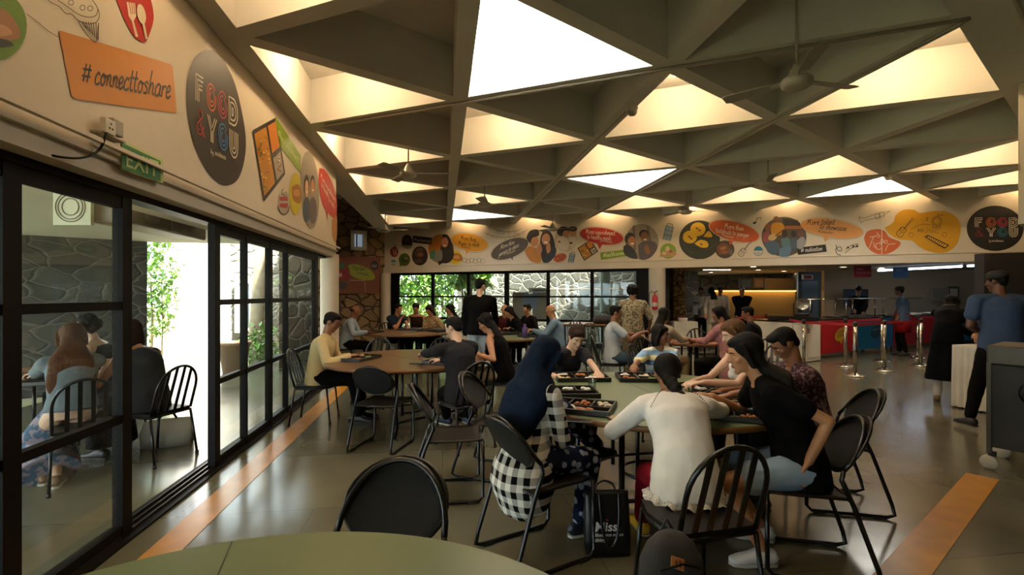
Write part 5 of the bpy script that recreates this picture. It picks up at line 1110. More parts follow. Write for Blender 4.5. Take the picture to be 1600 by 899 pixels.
PE['stripe'] = person(876, 5.08, 158, 'person in dark grey striped t-shirt with brown hair bending over a tray', lean=30, headyaw=8, headpitch=34, hands=(hp(934, 582, 4.42), hp(872, 590, 4.38)), tone='light', fem=True, hair='short', haircol=brown_hair, top='tee', topm=C_('grey_stripes', '#1e1d20', kind='stripes', col2='#35343a', scale=50), bot='trousers', botm=C_('dark_trousers', '#1a1817'), chairk='arch', chairlabel='black arched chair under the person in the grey striped shirt', slump=0.9)
PE['girl'] = person(1030, 5.15, 186, 'young person with bobbed black hair in a blue and cream striped jumper', lean=4, headyaw=-62, headpitch=8, hands=(hp(1040, 588, 4.5), hp(980, 583, 4.45)), tone='brown', fem=True, hair='bob', top='elbow', topm=C_('blue_bands', '#7f9dbd', kind='wide', scale=3.2), bot='trousers', botm=C_('dark_trousers', '#1a1817'), sc=.92, chairk='arch', chairlabel='black arched chair under the young person in the striped jumper', slump=0.8)
# ---- brown table
PE['yellow'] = person(498, 5.8, 84, 'person in pale yellow shirt and glasses eating at the left of the brown table', lean=10, headyaw=4, headpitch=24, hands=(hp(546, 556, 5.95), hp(545, 557, 5.65)), tone='brown', hair='short', top='long', topm=C_('yellow_shirt', '#c2ad7e'), bot='trousers', botm=C_('black_trousers', '#0b0a09'), glasses=True, collar=True, sc=1.02, build=1.06, chairk='arch', chairlabel='black arched chair under the person in the yellow shirt', feet=.06, slump=0.88)
PE['grey'] = person(722, 4.9, 322, 'person in dark grey top, back to camera, hand raised at the brown table', lean=12, headyaw=-25, headpitch=20, hands=(hp(660, 553, 5.35), hp(690, 563, 5.3)), tone='light', hair='short', top='long', topm=C_('charcoal_top', '#232224'), bot='trousers', botm=C_('black_trousers', '#0b0a09'), shoem=mat('navy_sneaker', '#1f2836', .5), build=1.08, legs=(hp(698, 652, 5.5), hp(735, 652, 5.45)), chairk='arch', chairlabel='black arched chair under the person in the dark grey top', poles=((-1, -.2, -.6), None), slump=0.9)
PE['sleeveless'] = person(785, 6.0, 280, 'person with long black hair and black sleeveless top at the brown table', lean=16, headyaw=-6, headpitch=28, hands=(hp(742, 552, 5.75), hp(735, 548, 6.1)), tone='tan', fem=True, hair='long', top='sleeveless', topm=C_('black_tee', '#0e0d0d'), bot='trousers', botm=C_('beige_trousers', '#8f7a5c'), build=1.1, chairk='arch', chairlabel='black arched chair under the person in the black sleeveless top', slump=0.9)
PE['standing'] = person(749, 7.55, 8, 'person in a black jumper and light jeans standing with back to camera', sit=None, lean=2, headyaw=22, headpitch=12, hands=(None, hp(775, 522, 7.9)), tone='light', hair='short', top='long', topm=C_('black_jumper', '#080708'), bot='jeans', botm=C_('light_jeans', '#8f9aa0', kind='denim', col2='#b5bec2'), sc=1.02, build=1.08, hem=.06)
# ---- far brown table
PE['blueshirt'] = person(540, 9.6, 82, 'person in pale blue shirt bending over food at the far brown table', lean=14, headyaw=0, headpitch=30, hands=(hp(574, 520, 9.7), hp(573, 519, 9.4)), tone='brown', hair='bald', top='long', topm=C_('pale_blue_shirt', '#93a3b0'), bot='trousers', botm=C_('black_trousers', '#0b0a09'), chairk='arch', chairlabel='black arched chair under the person in the pale blue shirt')
PE['drink'] = person(616, 11.0, 130, 'person in dark blue t-shirt lifting one hand to the mouth far back', lean=10, headyaw=-20, headpitch=8, hands=(hp(641, 518, 10.4), hp(627, 498, 10.8)), tone='tan', hair='short', top='tee', topm=C_('dark_blue_tee', '#1b2434'), bot='trousers', botm=C_('black_trousers', '#0b0a09'), build=1.1, chairk='arch', chairlabel='black arched chair under the person in the dark blue t-shirt')
PE['brown'] = person(652, 11.4, 182, 'person in a dark brown sleeveless top before the far left window', lean=8, headpitch=20, tone='tan', fem=True, hair='bun', top='sleeveless', topm=C_('brown_vest', '#2e1f17'), bot='trousers', botm=C_('black_trousers', '#0b0a09'), hands=(hp(668, 517, 11), hp(637, 517, 11)))
PE['cream'] = person(680, 10.9, 205, 'person with long dark hair in a cream print blouse at the far brown table', lean=18, headyaw=10, headpitch=28, hands=(hp(678, 515, 10.5), hp(672, 516, 10.6)), tone='tan', fem=True, hair='long', haircol=brown_hair, top='elbow', topm=C_('cream_print', '#b89f74', kind='print', col2='#8a6b47', scale=1.5), bot='trousers', botm=C_('black_trousers', '#0b0a09'), chairk='arch', chairlabel='black arched chair under the person in the cream blouse')
PE['bw'] = person(712, 10.4, 250, 'person with long black hair in a black and white striped top', lean=8, headyaw=-8, headpitch=14, hands=(hp(695, 518, 10.2), hp(692, 518, 10.5)), tone='tan', fem=True, hair='long', top='elbow', topm=C_('bw_stripes', '#c9c2b5', kind='stripes', col2='#171514', scale=28), bot='trousers', botm=C_('black_trousers', '#0b0a09'), chairk='arch', chairlabel='black arched chair under the person in the striped top far back')
# ---- far green table
PE['maroon'] = person(787, 10.4, 172, 'grey haired person in a maroon shirt facing the camera far back', lean=10, headpitch=16, hands=(hp(800, 512, 9.95), hp(775, 513, 9.95)), tone='tan', hair='bald', haircol=grey_hair, top='long', topm=C_('maroon_shirt', '#43181a'), bot='trousers', botm=C_('black_trousers', '#0b0a09'), chairk='arch', chairlabel='black arched chair under the person in maroon')
PE['darka'] = person(812, 9.95, 240, 'person with long dark hair in black at the far green table', lean=20, headpitch=24, hands=(hp(797, 515, 9.7), hp(800, 515, 9.9)), tone='tan', fem=True, hair='long', top='long', topm=C_('black_jumper', '#080708'), bot='trousers', botm=C_('black_trousers', '#0b0a09'))
PE['darkb'] = person(831, 10.6, 235, 'dark haired person in black nearest the white boards outside', lean=8, headpitch=10, tone='tan', hair='short', top='long', topm=C_('dark_knit', '#171414'), bot='trousers', botm=C_('black_trousers', '#0b0a09'))
PE['old'] = person(872, 8.95, 272, 'bald person with glasses in a light blue denim shirt at the far green table', lean=8, headpitch=22, hands=(hp(833, 516, 8.8), hp(835, 517, 9.1)), tone='tan', hair='bald', haircol=grey_hair, top='long', topm=C_('blue_denim_shirt', '#5b7284', kind='denim', col2='#74899a'), bot='trousers', botm=C_('dark_trousers', '#1a1817'), glasses=True, collar=True, build=1.05, chairk='arch', chairlabel='black arched chair under the bald person in light blue', slump=0.96)
# ---- right of centre
PE['polo'] = person(957, 7.6, 92, 'person in a white short-sleeved shirt and jeans seated facing right', lean=0, headyaw=4, headpitch=6, hands=(hp(1000, 524, 7.9), hp(1002, 520, 7.5)), tone='brown', hair='short', top='tee', topm=C_('white_polo', '#b7bdc2'), bot='jeans', botm=C_('blue_jeans', '#2f3d4b', kind='denim', col2='#3f4f5f'), glasses=True, chairk='arch', chairlabel='black arched chair under the person in white shirt and jeans', slump=0.98)
PE['curly'] = person(989, 8.3, 12, 'person with curly black hair in a cream patterned blouse standing with back to camera', sit=None, lean=4, headyaw=15, headpitch=14, hands=(None, hp(1015, 512, 8.5)), tone='brown', fem=True, hair='curly', top='elbow', topm=C_('cream_lace', '#9d9378', kind='print', col2='#5f5744', scale=1.4), bot='trousers', botm=C_('cream_lace2', '#847a62', kind='print', col2='#5f5744', scale=1.4), sc=.965, build=1.15)
PE['longhair'] = person(1030, 7.4, 62, 'person with very long black hair in a cream top at the reddish table', lean=6, headyaw=5, headpitch=12, hands=(hp(1066, 531, 7.9), hp(1073, 530, 7.6)), tone='brown', fem=True, hair='long', hairlen=.5, top='long', topm=C_('cream_top', '#a89a84'), bot='trousers', botm=C_('beige_trousers', '#8f7a5c'), chairk='arch', chairlabel='black arched chair under the person with very long hair', slump=0.92)
PE['pink'] = person(1142, 7.0, 318, 'person in a pink shirt seen from behind at the reddish table', lean=12, headyaw=-10, headpitch=14, hands=(hp(1088, 532, 7.4), hp(1098, 531, 7.6)), tone='brown', fem=True, hair='pony', top='long', topm=C_('pink_shirt', '#b4817a', kind='print', col2='#a86f6c', scale=.6), bot='trousers', botm=C_('black_trousers', '#0b0a09'), build=1.05, kneel='kurta', chairk='arch', chairlabel='black arched chair under the person in the pink shirt', slump=1.02)
PE['darktee'] = person(1180, 8.0, 300, 'person with short black hair in a dark t-shirt by the barrier belts', lean=6, headyaw=0, headpitch=12, tone='brown', hair='short', top='tee', topm=C_('dark_tee', '#16171b'), bot='trousers', botm=C_('black_trousers', '#0b0a09'), chairk='arch', chairlabel='black arched chair under the person in the dark t-shirt')
# ---- far back standing
PE['carrier'] = person(1095, 14.9, 190, 'person in white shirt and dark trousers carrying a small child', sit=None, lean=0, headpitch=8, hands=(hp(1088, 484, 14.7), hp(1096, 482, 14.6)), tone='brown', hair='short', top='long', topm=C_('off_white', '#a89e8e'), bot='trousers', botm=C_('black_trousers', '#0b0a09'))
PE['child'] = person(1086, 14.55, 60, 'small child in a pale checked top and hat held in the arms of an adult', sit=.62, sc=.48, lean=0, tone='brown', hair='short', top='tee', topm=C_('pale_check', '#8f9aa0', kind='check', col2='#c5c3bd', scale=24), bot='trousers', botm=C_('grey_cloth', '#5d5a57'), z0=.30, cap=C_('pale_hat', '#8f949a'), legs=(at(1085, 14.75, .80), at(1088, 14.75, .80)))
PE['whitekurta'] = person(1114, 13.9, 352, 'person with long black hair dressed all in white, back to camera', sit=None, lean=2, tone='brown', fem=True, hair='long', hairlen=.22, top='long', topm=C_('white_kurta', '#b9ad99'), bot='trousers', botm=C_('white_kurta', '#b9ad99'), sc=.99, hem=.22, hands=(hp(1103, 492, 13.6), None), build=1.08)
PE['whiteshirt'] = person(1125, 14.9, 185, 'person in a white shirt half hidden behind the one all in white', sit=None, lean=0, tone='brown', hair='short', top='long', topm=C_('off_white', '#a89e8e'), bot='trousers', botm=C_('dark_trousers', '#1a1817'), sc=1.01)
PE['guard'] = person(1159, 13.6, 195, 'grey haired person all in black standing before the golden panel', sit=None, lean=0, headyaw=-15, tone='brown', hair='short', haircol=grey_hair, top='long', topm=C_('black_jumper', '#080708'), bot='trousers', botm=C_('black_trousers', '#0b0a09'), sc=1.0, build=1.1, hands=(hp(1156, 497, 13.75), hp(1160, 497, 13.75)))
# ---- service staff
PE['server'] = person(1341, 13.9, 215, 'person in dark clothes and cap serving behind the counter', sit=None, lean=12, headpitch=24, tone='tan', hair='short', top='long', topm=C_('dark_uniform', '#1c1a19'), bot='trousers', botm=C_('black_trousers', '#0b0a09'), cap=mat('cap_black', '#0f0e0e', .7), hands=(hp(1350, 488, 13.4), hp(1335, 488, 13.4)), sc=1.02)
PE['staff'] = person(1411, 12.1, 312, 'person in light blue shirt, red apron and cap standing at the counter', sit=None, lean=2, headpitch=6, tone='dark', hair='short', top='tee', topm=C_('uniform_blue', '#4a5f78'), bot='trousers', botm=C_('black_trousers', '#0b0a09'), cap=mat('cap_black', '#0f0e0e', .7), build=1.1, sc=.99, hands=(hp(1396, 498, 12.3), hp(1402, 500, 12.0)))
# ---- right edge
PE['dress'] = person(1480, 6.9, 48, 'person in a long black dress leaning over the white cloth table', sit=None, lean=44, headyaw=10, headpitch=20, tone='tan', fem=True, hair='long', hairlen=.15, top='long', topm=C_('black_dress', '#07070a'), bot='skirt', botm=C_('black_dress', '#07070a'), sc=.98, hands=(hp(1530, 530, 7.0), hp(1533, 535, 6.4)), shoem=mat('tan_shoe', '#6b5138', .6))
PE['server2'] = person(1566, 5.5, 12, 'person in a blue shirt and black trousers standing at right, back to camera', sit=None, lean=3, headyaw=-35, headpitch=10, tone='dark', hair='short', top='tee', topm=C_('uniform_blue2', '#3c4c66'), bot='trousers', botm=C_('black_trousers', '#0b0a09'), sc=1.03, build=1.22, cap=mat('cap_black', '#0f0e0e', .7), hands=(hp(1535, 520, 5.7), hp(1600, 520, 5.8)), legs=(at(1514, 5.5, .085), at(1575, 5.45, .085)))
# ---- outside, beyond the glass
PE['goldhair'] = person(112, 4.0, 318, 'person with very long golden brown hair and grey sleeves seated outside', lean=12, headyaw=-6, headpitch=8, hands=(hp(52, 588, 4.35), hp(66, 584, 4.2)), tone='light', fem=True, hair='long', haircol=gold_hair, hairw=1.35, hairlen=.42, top='long', topm=C_('grey_knit', '#6f777c'), bot='skirt', botm=C_('pink_white_skirt', '#8d7f88', kind='print', col2='#4f6377', scale=.8), hem=-.02, legs=(at(66, 3.9, .085), at(88, 3.85, .085)), shoem=mat('sandal', '#7d6148', .6), slump=0.86)
chair('arch', at(135, 3.95), 318, 'black arched chair under the person with golden brown hair outside')
PE['curlyman'] = person(170, 5.15, 250, 'person with dark curly hair and bare arms facing left outside', lean=14, headyaw=8, headpitch=4, hands=(hp(120, 590, 5.0), hp(150, 560, 4.95)), tone='light', hair='curly', top='tank', topm=C_('grey_vest', '#2b2b2d'), bot='trousers', botm=C_('dark_trousers', '#1a1817'), chairk='arch', chairlabel='black arched chair outside under the curly haired person', slump=0.92)
PE['greytank'] = person(232, 4.5, 283, 'person in a grey sleeveless top and black print skirt seated outside in the doorway', lean=16, headyaw=0, headpitch=10, hands=(hp(165, 572, 4.4), hp(160, 580, 4.7)), tone='tan', fem=True, hair='bob', haircol=brown_hair, top='sleeveless', topm=C_('dark_grey_vest', '#37383a'), bot='skirt', botm=C_('black_print_skirt', '#121113', kind='print', col2='#2a1d1a', scale=1.2), chairk='arch', chairlabel='black arched chair outside in the doorway with its back to the courtyard', chairoff=-.05, build=1.08, slump=0.9)# lace hem and seams of the white blouse
s9 = PE['braid']; lo = s9['loc']; lace = cloth('white_lace', '#cfc6b8', kind='print', col2='#a59c90', scale=6)
mb = MB(); n9 = 72; vs = []
for j, (dz, rx, ry) in enumerate(((.0, .19, .145), (-.02, .20, .155), (-.035, .21, .165))):
    for k in range(n9): a = 2*math.pi*k/n9; q = 1+.05*j*math.sin(a*14); vs.append(lo(s9['P']+s9['r']*rx*q*math.cos(a)+s9['f']*(ry*q*math.sin(a)-.01)+UP*(dz-.045+.008*j*math.sin(a*14+1))))
mb.add(vs, [(j*n9+k, j*n9+(k+1) % n9, (j+1)*n9+(k+1) % n9, (j+1)*n9+k) for j in range(2) for k in range(n9)], 0, True); mb.obj('lace_hem', lace, s9['root'])
for s_ in (0, 1):
    mb = MB(); p0 = s9['N']+s9['r2']*(-.05, .05)[s_]-s9['fc']*.045+s9['u']*.0; p1 = s9['C']+s9['r2']*(-.155, .155)[s_]-s9['fc']*.06+s9['u']*.01
    for k in range(16): q = p0.lerp(p1, k/15)-s9['fc']*.035*math.sin(math.pi*k/15)-s9['fc']*.012+UP*.012; mb.ball(lo(q), .0035, seg=6, rings=4)
    mb.obj('seam_trim', mat('seam_dark', '#4d463f', .8), s9['root'])
# ============================================================ WALL GRAPHICS
NB = V((-BDIR.y, BDIR.x, 0)); NB = -NB if NB.y > 0 else NB            # towards the room
PL_FAR = (BW(0)+NB*0, NB); PL_LEFT = (RW(-1.83, 0), (RW(1, 0)-RW(0, 0)).normalized())
NC = V((CDIR.y, -CDIR.x, 0)); PL_ST = (CW(0)+NC*.05, NC)
def onp(pl, px, py, off):
    p0, n_ = pl; d_ = V(((px-800)/FPX, 1, (HOR-py)/FPX)); c_ = V((0, 0, HC)); t = (p0+n_*off-c_).dot(n_)/d_.dot(n_); return c_+d_*t
def fm(h, rough=.55): return mat('print_'+h.strip('#'), h, rough)
class Art:
    def __init__(s, name, label, pl, c, group='printed stickers on the wall band', cat='wall sticker'):
        s.pl = pl; s.o = onp(pl, c[0], c[1], 0); s.e = empty(name, s.o, 0, label, cat, group); s.n = 0
    def part(s, nm, shapes, depth=0):
        mb = MB(); ms = []; 
        for sh in shapes:
            m_ = fm(sh[-1]); 
            if m_ not in ms: ms.append(m_)
            mi = ms.index(m_); s.n += 1; off = .004+.0009*s.n; k = sh[0]; P = lambda q: [onp(s.pl, x, y, off)-s.o for x, y in q]
            if k == 'poly': pts = sh[1]; mb.poly(P(pts), mi)
            elif k == 'smooth': mb.poly(P(crom(list(sh[1])+[sh[1][0]], 5)[:-1]), mi)
            elif k == 'ell':
                cx, cy, rx, ry, ro = sh[1:6]; ro = math.radians(ro); mb.poly(P([(cx+rx*math.cos(a)*math.cos(ro)-ry*math.sin(a)*math.sin(ro), cy+rx*math.cos(a)*math.sin(ro)+ry*math.sin(a)*math.cos(ro)) for a in [2*math.pi*q/36 for q in range(36)]]), mi)
            elif k == 'line': v_, f_ = ribbon(crom(sh[1], 3) if len(sh[1]) > 2 and sh[3] else sh[1], sh[2]); mb.add(P(v_), f_, mi)
            elif k in ('hand', 'type'):
                body, p0, p1, up = sh[1:5]
                if k == 'hand': v_, f_, W = handtext(body)
                else: v_, f_ = textmesh(body, .01); W = max(x for x, y in v_)
                dx, dy = (p1[0]-p0[0])/W, (p1[1]-p0[1])/W; mb.add(P([(p0[0]+x*dx+y*up[0], p0[1]+x*dy+y*up[1]) for x, y in v_]), f_, mi)
            elif k == 'aff':     # strokes in a unit frame
                strokes, o_, rv, uv, w_ = sh[1:6]
                for st in strokes:
                    v_, f_ = ribbon(st, w_*.8); mb.add(P([(o_[0]+x*rv[0]+y*uv[0], o_[1]+x*rv[1]+y*uv[1]) for x, y in v_]), f_, mi)
        return mb.obj(nm, ms, s.e)
def ringp(cx, cy, r, a0=0, a1=360, n=24): return [(cx+r*math.cos(math.radians(a0+(a1-a0)*k/n)), cy+r*math.sin(math.radians(a0+(a1-a0)*k/n))) for k in range(n+1)]
LF = [[(0, 0), (0, 1), (.8, 1)], [(.17, 0), (.17, .83), (.8, .83)], [(.34, 0), (.34, .66), (.7, .66)], [(.34, .5), (.7, .5)]]
LO = [ringp(.5, .5, .5, 40, 380), ringp(.5, .5, .33, 80, 420), ringp(.5, .5, .17, 100, 330)]
LD = [[(0, 0), (0, 1)]+ringp(.45, .5, .5, 90, -90, 14)+[(0, 0)], [(.17, .17), (.17, .83)]+ringp(.42, .5, .33, 90, -90, 12)+[(.17, .17)], [(.34, .34), (.34, .66), (.45, .62), (.5, .5), (.45, .38), (.34, .34)]]
LY = [[(0, 1), (.38, .45), (.38, 0)], [(.2, 1), (.5, .56), (.8, 1)], [(.5, .45), (.5, 0)], [(1, 1), (.62, .45), (.62, 0)]]
LU = [[(0, 1), (0, .42)]+ringp(.45, .42, .45, 180, 360, 12)+[(.9, 1)], [(.17, 1), (.17, .42)]+ringp(.45, .42, .28, 180, 360, 10)+[(.73, 1)], [(.34, 1), (.34, .42)]+ringp(.45, .42, .11, 180, 360, 6)+[(.56, 1)]]
LA_ = [[(.95, 0), (.25, .7), (.25, .9), (.45, 1), (.65, .9), (.62, .72), (.15, .42), (.05, .2), (.2, .02), (.5, .02), (.85, .42)], [(.75, 0), (.4, .42)], [(.35, .2), (.25, .2)]]
def logo(a, rows, cols):
    """rows: two of (origin, total right vector, up vector); letter width share .22 with .04 gap"""
    out = []
    for (o_, rv, uv), word, cs in zip(rows, ('FOOD', '&YOU'), cols):
        for k, ch in enumerate(word):
            g_ = {'F': LF, 'O': LO, 'D': LD, 'Y': LY, 'U': LU, '&': LA_}[ch]; x = k*.262
            out.append(('aff', g_, (o_[0]+rv[0]*x, o_[1]+rv[1]*x), (rv[0]*.215, rv[1]*.215), uv, .085, cs[k]))
    return out
# ---- left bulkhead
a = Art('hashtag_sticker', 'orange parallelogram sticker reading #connecttoshare on the left wall band', PL_LEFT, (180, 110))
a.part('backing', [('poly', [(92, 49), (95, 48), (266, 100), (270, 104), (276, 174), (275, 177), (118, 155), (112, 150)], '#c07c33')]); a.part('lettering', [('hand', '#', (127, 128), (142, 132), (1, -36), '#1b1512'), ('hand', 'connecttoshare', (147, 131), (266, 154), (2, -38), '#1b1512')])
a = Art('cutlery_sticker', 'red drop shaped sticker with white fork and spoon on left wall band', PL_LEFT, (212, 30))
a.part('backing', [('smooth', [(180, -6), (190, 20), (203, 47), (213, 60), (226, 66), (233, 55), (240, 30), (237, 5), (228, -20), (200, -30)], '#a3201a')])
a.part('fork', [('poly', [(198, 3), (211, 5), (213, 25), (209, 33), (216, 57), (212, 58), (206, 33), (201, 25)], '#d8c8ac'), ('line', [(201.5, 3), (205, 22)], 1, False, '#a3201a'), ('line', [(205.5, 3), (207.5, 22)], 1, False, '#a3201a'), ('line', [(209, 4), (210.5, 22)], 1, False, '#a3201a')])
a.part('spoon', [('ell', 221, 22, 6.5, 16, -12, '#d8c8ac'), ('line', [(224, 36), (229, 61)], 3.6, False, '#d8c8ac')])
a = Art('cupcake_drawing', 'black line drawing of a cupcake above the orange sticker', PL_LEFT, (120, 30)); K_ = '#2a211a'
a.part('drawing', [('line', [(42, 22), (60, 35), (75, 48), (91, 58)], .9, True, K_), ('line', [(72, -4), (80, 4), (92, 10), (103, 21), (112, 22), (122, 32), (136, 37), (148, 36), (154, 30), (155, 20), (150, 8), (140, -6)], 1.1, True, K_), ('line', [(90, 0), (105, 10), (122, 22), (138, 27), (150, 24), (153, 14)], 1.1, True, K_), ('line', [(122, 32), (132, 50), (150, 66), (153, 40)], 1.1, True, K_)]+[('line', [(126+q*4, 33+q*.4), (133+q*2.6+2, 44+q*2.8)], 1.3, False, K_) for q in range(8)]+[('line', ringp(x, y, 4, 0, 360, 10), 1, True, K_) for x, y in ((111, 4), (129, 12), (141, 13))])
a = Art('salad_sticker', 'green round sticker with a food picture cut by the left edge', PL_LEFT, (10, 40))
a.part('backing', [('ell', -10, 40, 52, 56, 0, '#5d7d12')]); a.part('picture', [('smooth', [(-20, 10), (5, 14), (22, 30), (32, 52), (24, 62), (-20, 60)], '#9a6a42'), ('smooth', [(-20, 35), (8, 40), (18, 54), (-20, 56)], '#b98a5c'), ('smooth', [(-20, 58), (10, 62), (20, 72), (-20, 74)], '#2f2a14')])
a = Art('round_logo_sticker', 'large black oval FOOD & YOU logo on the left wall band', PL_LEFT, (337, 183))
oval = [(321, 77), (303, 92), (293, 125), (292, 165), (300, 215), (317, 257), (337, 283), (355, 290), (372, 280), (382, 250), (384, 215), (377, 170), (365, 125), (347, 92), (333, 79)]
a.part('backing', [('smooth', oval, '#241a14')]); CW_ = '#d8cbb4'
a.part('lettering', logo(a, [((306, 156), (66, 45), (0, -41)), ((307, 207), (66, 43), (0, -40))], [(CW_, '#d8612c', '#b3354a', CW_), ('#a82a2a', CW_, '#3a78b5', CW_)])+[('hand', 'by', (329, 239), (334, 242), (0, -8), CW_), ('type', 'sodexo', (336, 242), (353, 250), (0, -11), CW_)])
def bento(a, quad, sc_=1):
    """four corners, clockwise from top left"""
    def q(u, v): t = [quad[0][k]*(1-u)*(1-v)+quad[1][k]*u*(1-v)+quad[2][k]*u*v+quad[3][k]*(1-u)*v for k in (0, 1)]; return tuple(t)
    def r(u0, v0, u1, v1, c): return ('poly', [q(u0, v0), q(u1, v0), q(u1, v1), q(u0, v1)], c)
    a.part('backing', [('poly', [q(.03, 0), q(.97, 0), q(1, .03), q(1, .97), q(.97, 1), q(.03, 1), q(0, .97), q(0, .03)], '#201a17')])
    R = random.Random(5); sh = [r(.06, .06, .55, .94, '#b57a24'), r(.62, .06, .94, .5, '#c4762a'), r(.62, .58, .94, .94, '#9f9382')]
    for _ in range(34): u, v = R.uniform(.1, .5), R.uniform(.1, .9); c = q(u, v); w_ = abs(quad[1][0]-quad[0][0])*.05; sh.append(('ell', c[0], c[1], w_, w_*.7, R.uniform(0, 180), R.choice(['#cf9a3c', '#a0621c', '#d8b46a', '#3f6a24', '#8a5218'])))
    for _ in range(10): u, v = R.uniform(.67, .89), R.uniform(.63, .88); c = q(u, v); w_ = abs(quad[1][0]-quad[0][0])*.035; sh.append(('ell', c[0], c[1], w_, w_, 0, R.choice(['#4f6a2c', '#7d2a22', '#d8d0c0'])))
    a.part('picture', sh)
a = Art('bento_sticker', 'tall picture sticker of a compartment lunch tray on the left wall band', PL_LEFT, (418, 250)); bento(a, [(394, 204), (432, 183), (446, 272), (412, 316)])
a = Art('tag_sticker', 'slanted green hashtag label beside the tray picture on the left wall', PL_LEFT, (450, 228)); a.part('backing', [('poly', [(430, 181), (470, 243), (469, 270), (431, 220)], '#7f9a24')]); a.part('lettering', [('hand', '#healthconnect', (434, 212), (467, 256), (0, -13), '#c9cf8a')])
a = Art('cake_drawing', 'small red and black drawing of a cake slice on the left wall', PL_LEFT, (443, 315)); a.part('drawing', [('smooth', [(436, 305), (449, 300), (451, 325), (446, 336), (436, 328)], '#a8998a'), ('poly', [(437, 308), (449, 307), (450, 314), (437, 314)], '#9c2a22'), ('poly', [(437, 318), (450, 318), (449, 325), (437, 324)], '#9c2a22'), ('line', [(443, 295), (440, 302), (446, 306)], 1, True, K_), ('line', [(434, 322), (440, 334), (449, 333), (452, 322)], 1, True, K_)])
a = Art('pastry_sticker', 'yellow oval sticker with a pastry on the left wall', PL_LEFT, (462, 302)); a.part('backing', [('ell', 462, 303, 10, 33, 0, '#c9b61c')]); a.part('picture', [('smooth', [(456, 292), (466, 288), (471, 300), (469, 318), (458, 312)], '#a06a2a'), ('smooth', [(458, 298), (466, 296), (468, 306), (460, 306)], '#c48c44')])
def duo(a, ox, oy, sx, sy, c1='#caa07a', c2='#b58058', s1='#3f4a58', s2='#584a4a', h='#17110e', bgc='#8d8270'):
    f_ = lambda x, y: (ox+x*sx, oy+y*sy); el = lambda x, y, rx, ry, c, ro=0: ('ell', ox+x*sx, oy+y*sy, rx*sx, ry*sy, ro, c)
    return [el(-.35, .75, .42, .4, s1), el(.35, .78, .45, .42, s2), el(-.35, .02, .3, .36, h), el(-.33, .10, .2, .27, c1), el(.32, -.06, .24, .26, h), el(.32, .04, .19, .25, c2), el(-.31, .2, .08, .04, '#e6ddd0'), el(.33, .15, .08, .04, '#e6ddd0')]
a = Art('portrait_sticker', 'tall oval photo sticker of two smiling people on the left wall', PL_LEFT, (485, 297)); a.part('backing', [('ell', 484, 297, 14.5, 61, -3, '#8f8474')]); a.part('picture', duo(a, 484, 290, 14, 50))
def bubble(a, cx, cy, rx, ry, ro, col, tail, border='#e8dcc6', lines=(), lc='#1d1712'):
    a.part('backing', [('ell', cx, cy, rx+1.2, ry+1.2, ro, '#3c3128'), ('ell', cx, cy, rx+.8, ry+.8, ro, border), ('poly', tail, col), ('ell', cx, cy, rx, ry, ro, col)])
    if lines: a.part('lettering', [('hand', t, p0, p1, up, lc) for t, p0, p1, up in lines])
a = Art('speech_bubble_sticker', 'red speech bubble sticker at the far end of the left wall band', PL_LEFT, (511, 303)); a.part('backing', [('smooth', [(499, 263), (508, 266), (520, 288), (526, 312), (526, 335), (520, 340), (505, 322), (498, 290)], '#b3281f'), ('poly', [(508, 320), (513, 326), (511, 346)], '#b3281f')])
a.part('lettering', [('hand', 'More nourishment', (501, 277), (524, 317), (0, -9), '#e0c9b0'), ('hand', 'to healthy meals', (502, 290), (523, 328), (0, -9), '#e0c9b0')])
a = Art('cone_sticker', 'narrow orange cone picture at the very end of the left wall band', PL_LEFT, (522, 358)); a.part('picture', [('smooth', [(519, 345), (526, 336), (526.5, 370), (523, 379), (519, 365)], '#b5772c')])
# ---- far band, left to right
F = PL_FAR
def A_(n, l, c): return Art(n, l, F, c)
a = A_('apple_sticker', 'small dark red apple sticker at the left end of the far band', (616, 393)); a.part('backing', [('ell', 616, 394, 6.5, 8, 0, '#7d1a1c'), ('poly', [(616, 384), (619, 383), (618, 387)], '#2a1a12')]); a.part('cutlery', [('line', [(614, 389), (616, 399)], 1, False, '#c9b9a0'), ('line', [(618, 389), (619, 399)], 1.2, False, '#c9b9a0')])
a = A_('globe_sticker', 'tiny blue half circle sticker under the apple', (615, 411)); a.part('backing', [('poly', ringp(615, 410, 4, 180, 360, 12), '#3b82a8'), ('ell', 615, 413.5, 3.5, 2, 0, '#a9a498')])
a = A_('food_sticker', 'dark round food picture with a white plate, upper left of the far band', (635, 380)); a.part('backing', [('ell', 636, 378, 8.5, 11, 0, '#2a1c14')]); a.part('picture', [('smooth', [(626, 383), (640, 384), (646, 382), (640, 389), (630, 387)], '#8f836f'), ('ell', 636, 375, 5, 4, 0, '#4a3020')])
a = A_('tag_sticker', 'black hashtag label at the left of the far band', (659, 376)); a.part('backing', [('poly', [(645, 368.5), (675, 371.5), (674, 382.5), (645, 379)], '#17120f')]); a.part('lettering', [('hand', '#soulconnect', (647, 376), (672, 379), (0, -5), '#b5a88f')])
a = A_('leaf_sticker', 'round green food sticker low at the left of the far band', (632, 406)); a.part('backing', [('ell', 632, 406, 9, 10, 0, '#4a5a1c')]); a.part('picture', [('ell', 632, 406, 5.5, 4, 20, '#2f3a17'), ('ell', 634, 404, 3, 2, 0, '#8a7a44'), ('poly', [(624, 410), (625, 417), (630, 414)], '#4a5a1c')])
a = A_('bowl_sticker', 'large dark round picture of a food bowl, left part of the far band', (656, 400)); a.part('backing', [('ell', 656, 400, 12.5, 15, 0, '#241a16')]); a.part('picture', [('ell', 655, 397, 8, 6, 20, '#4a3224'), ('ell', 657, 398, 4, 3, 0, '#7d5638'), ('ell', 654, 408, 7, 3, 0, '#51382b'), ('ell', 656, 390, 6, 2.5, 0, '#5e4636')])
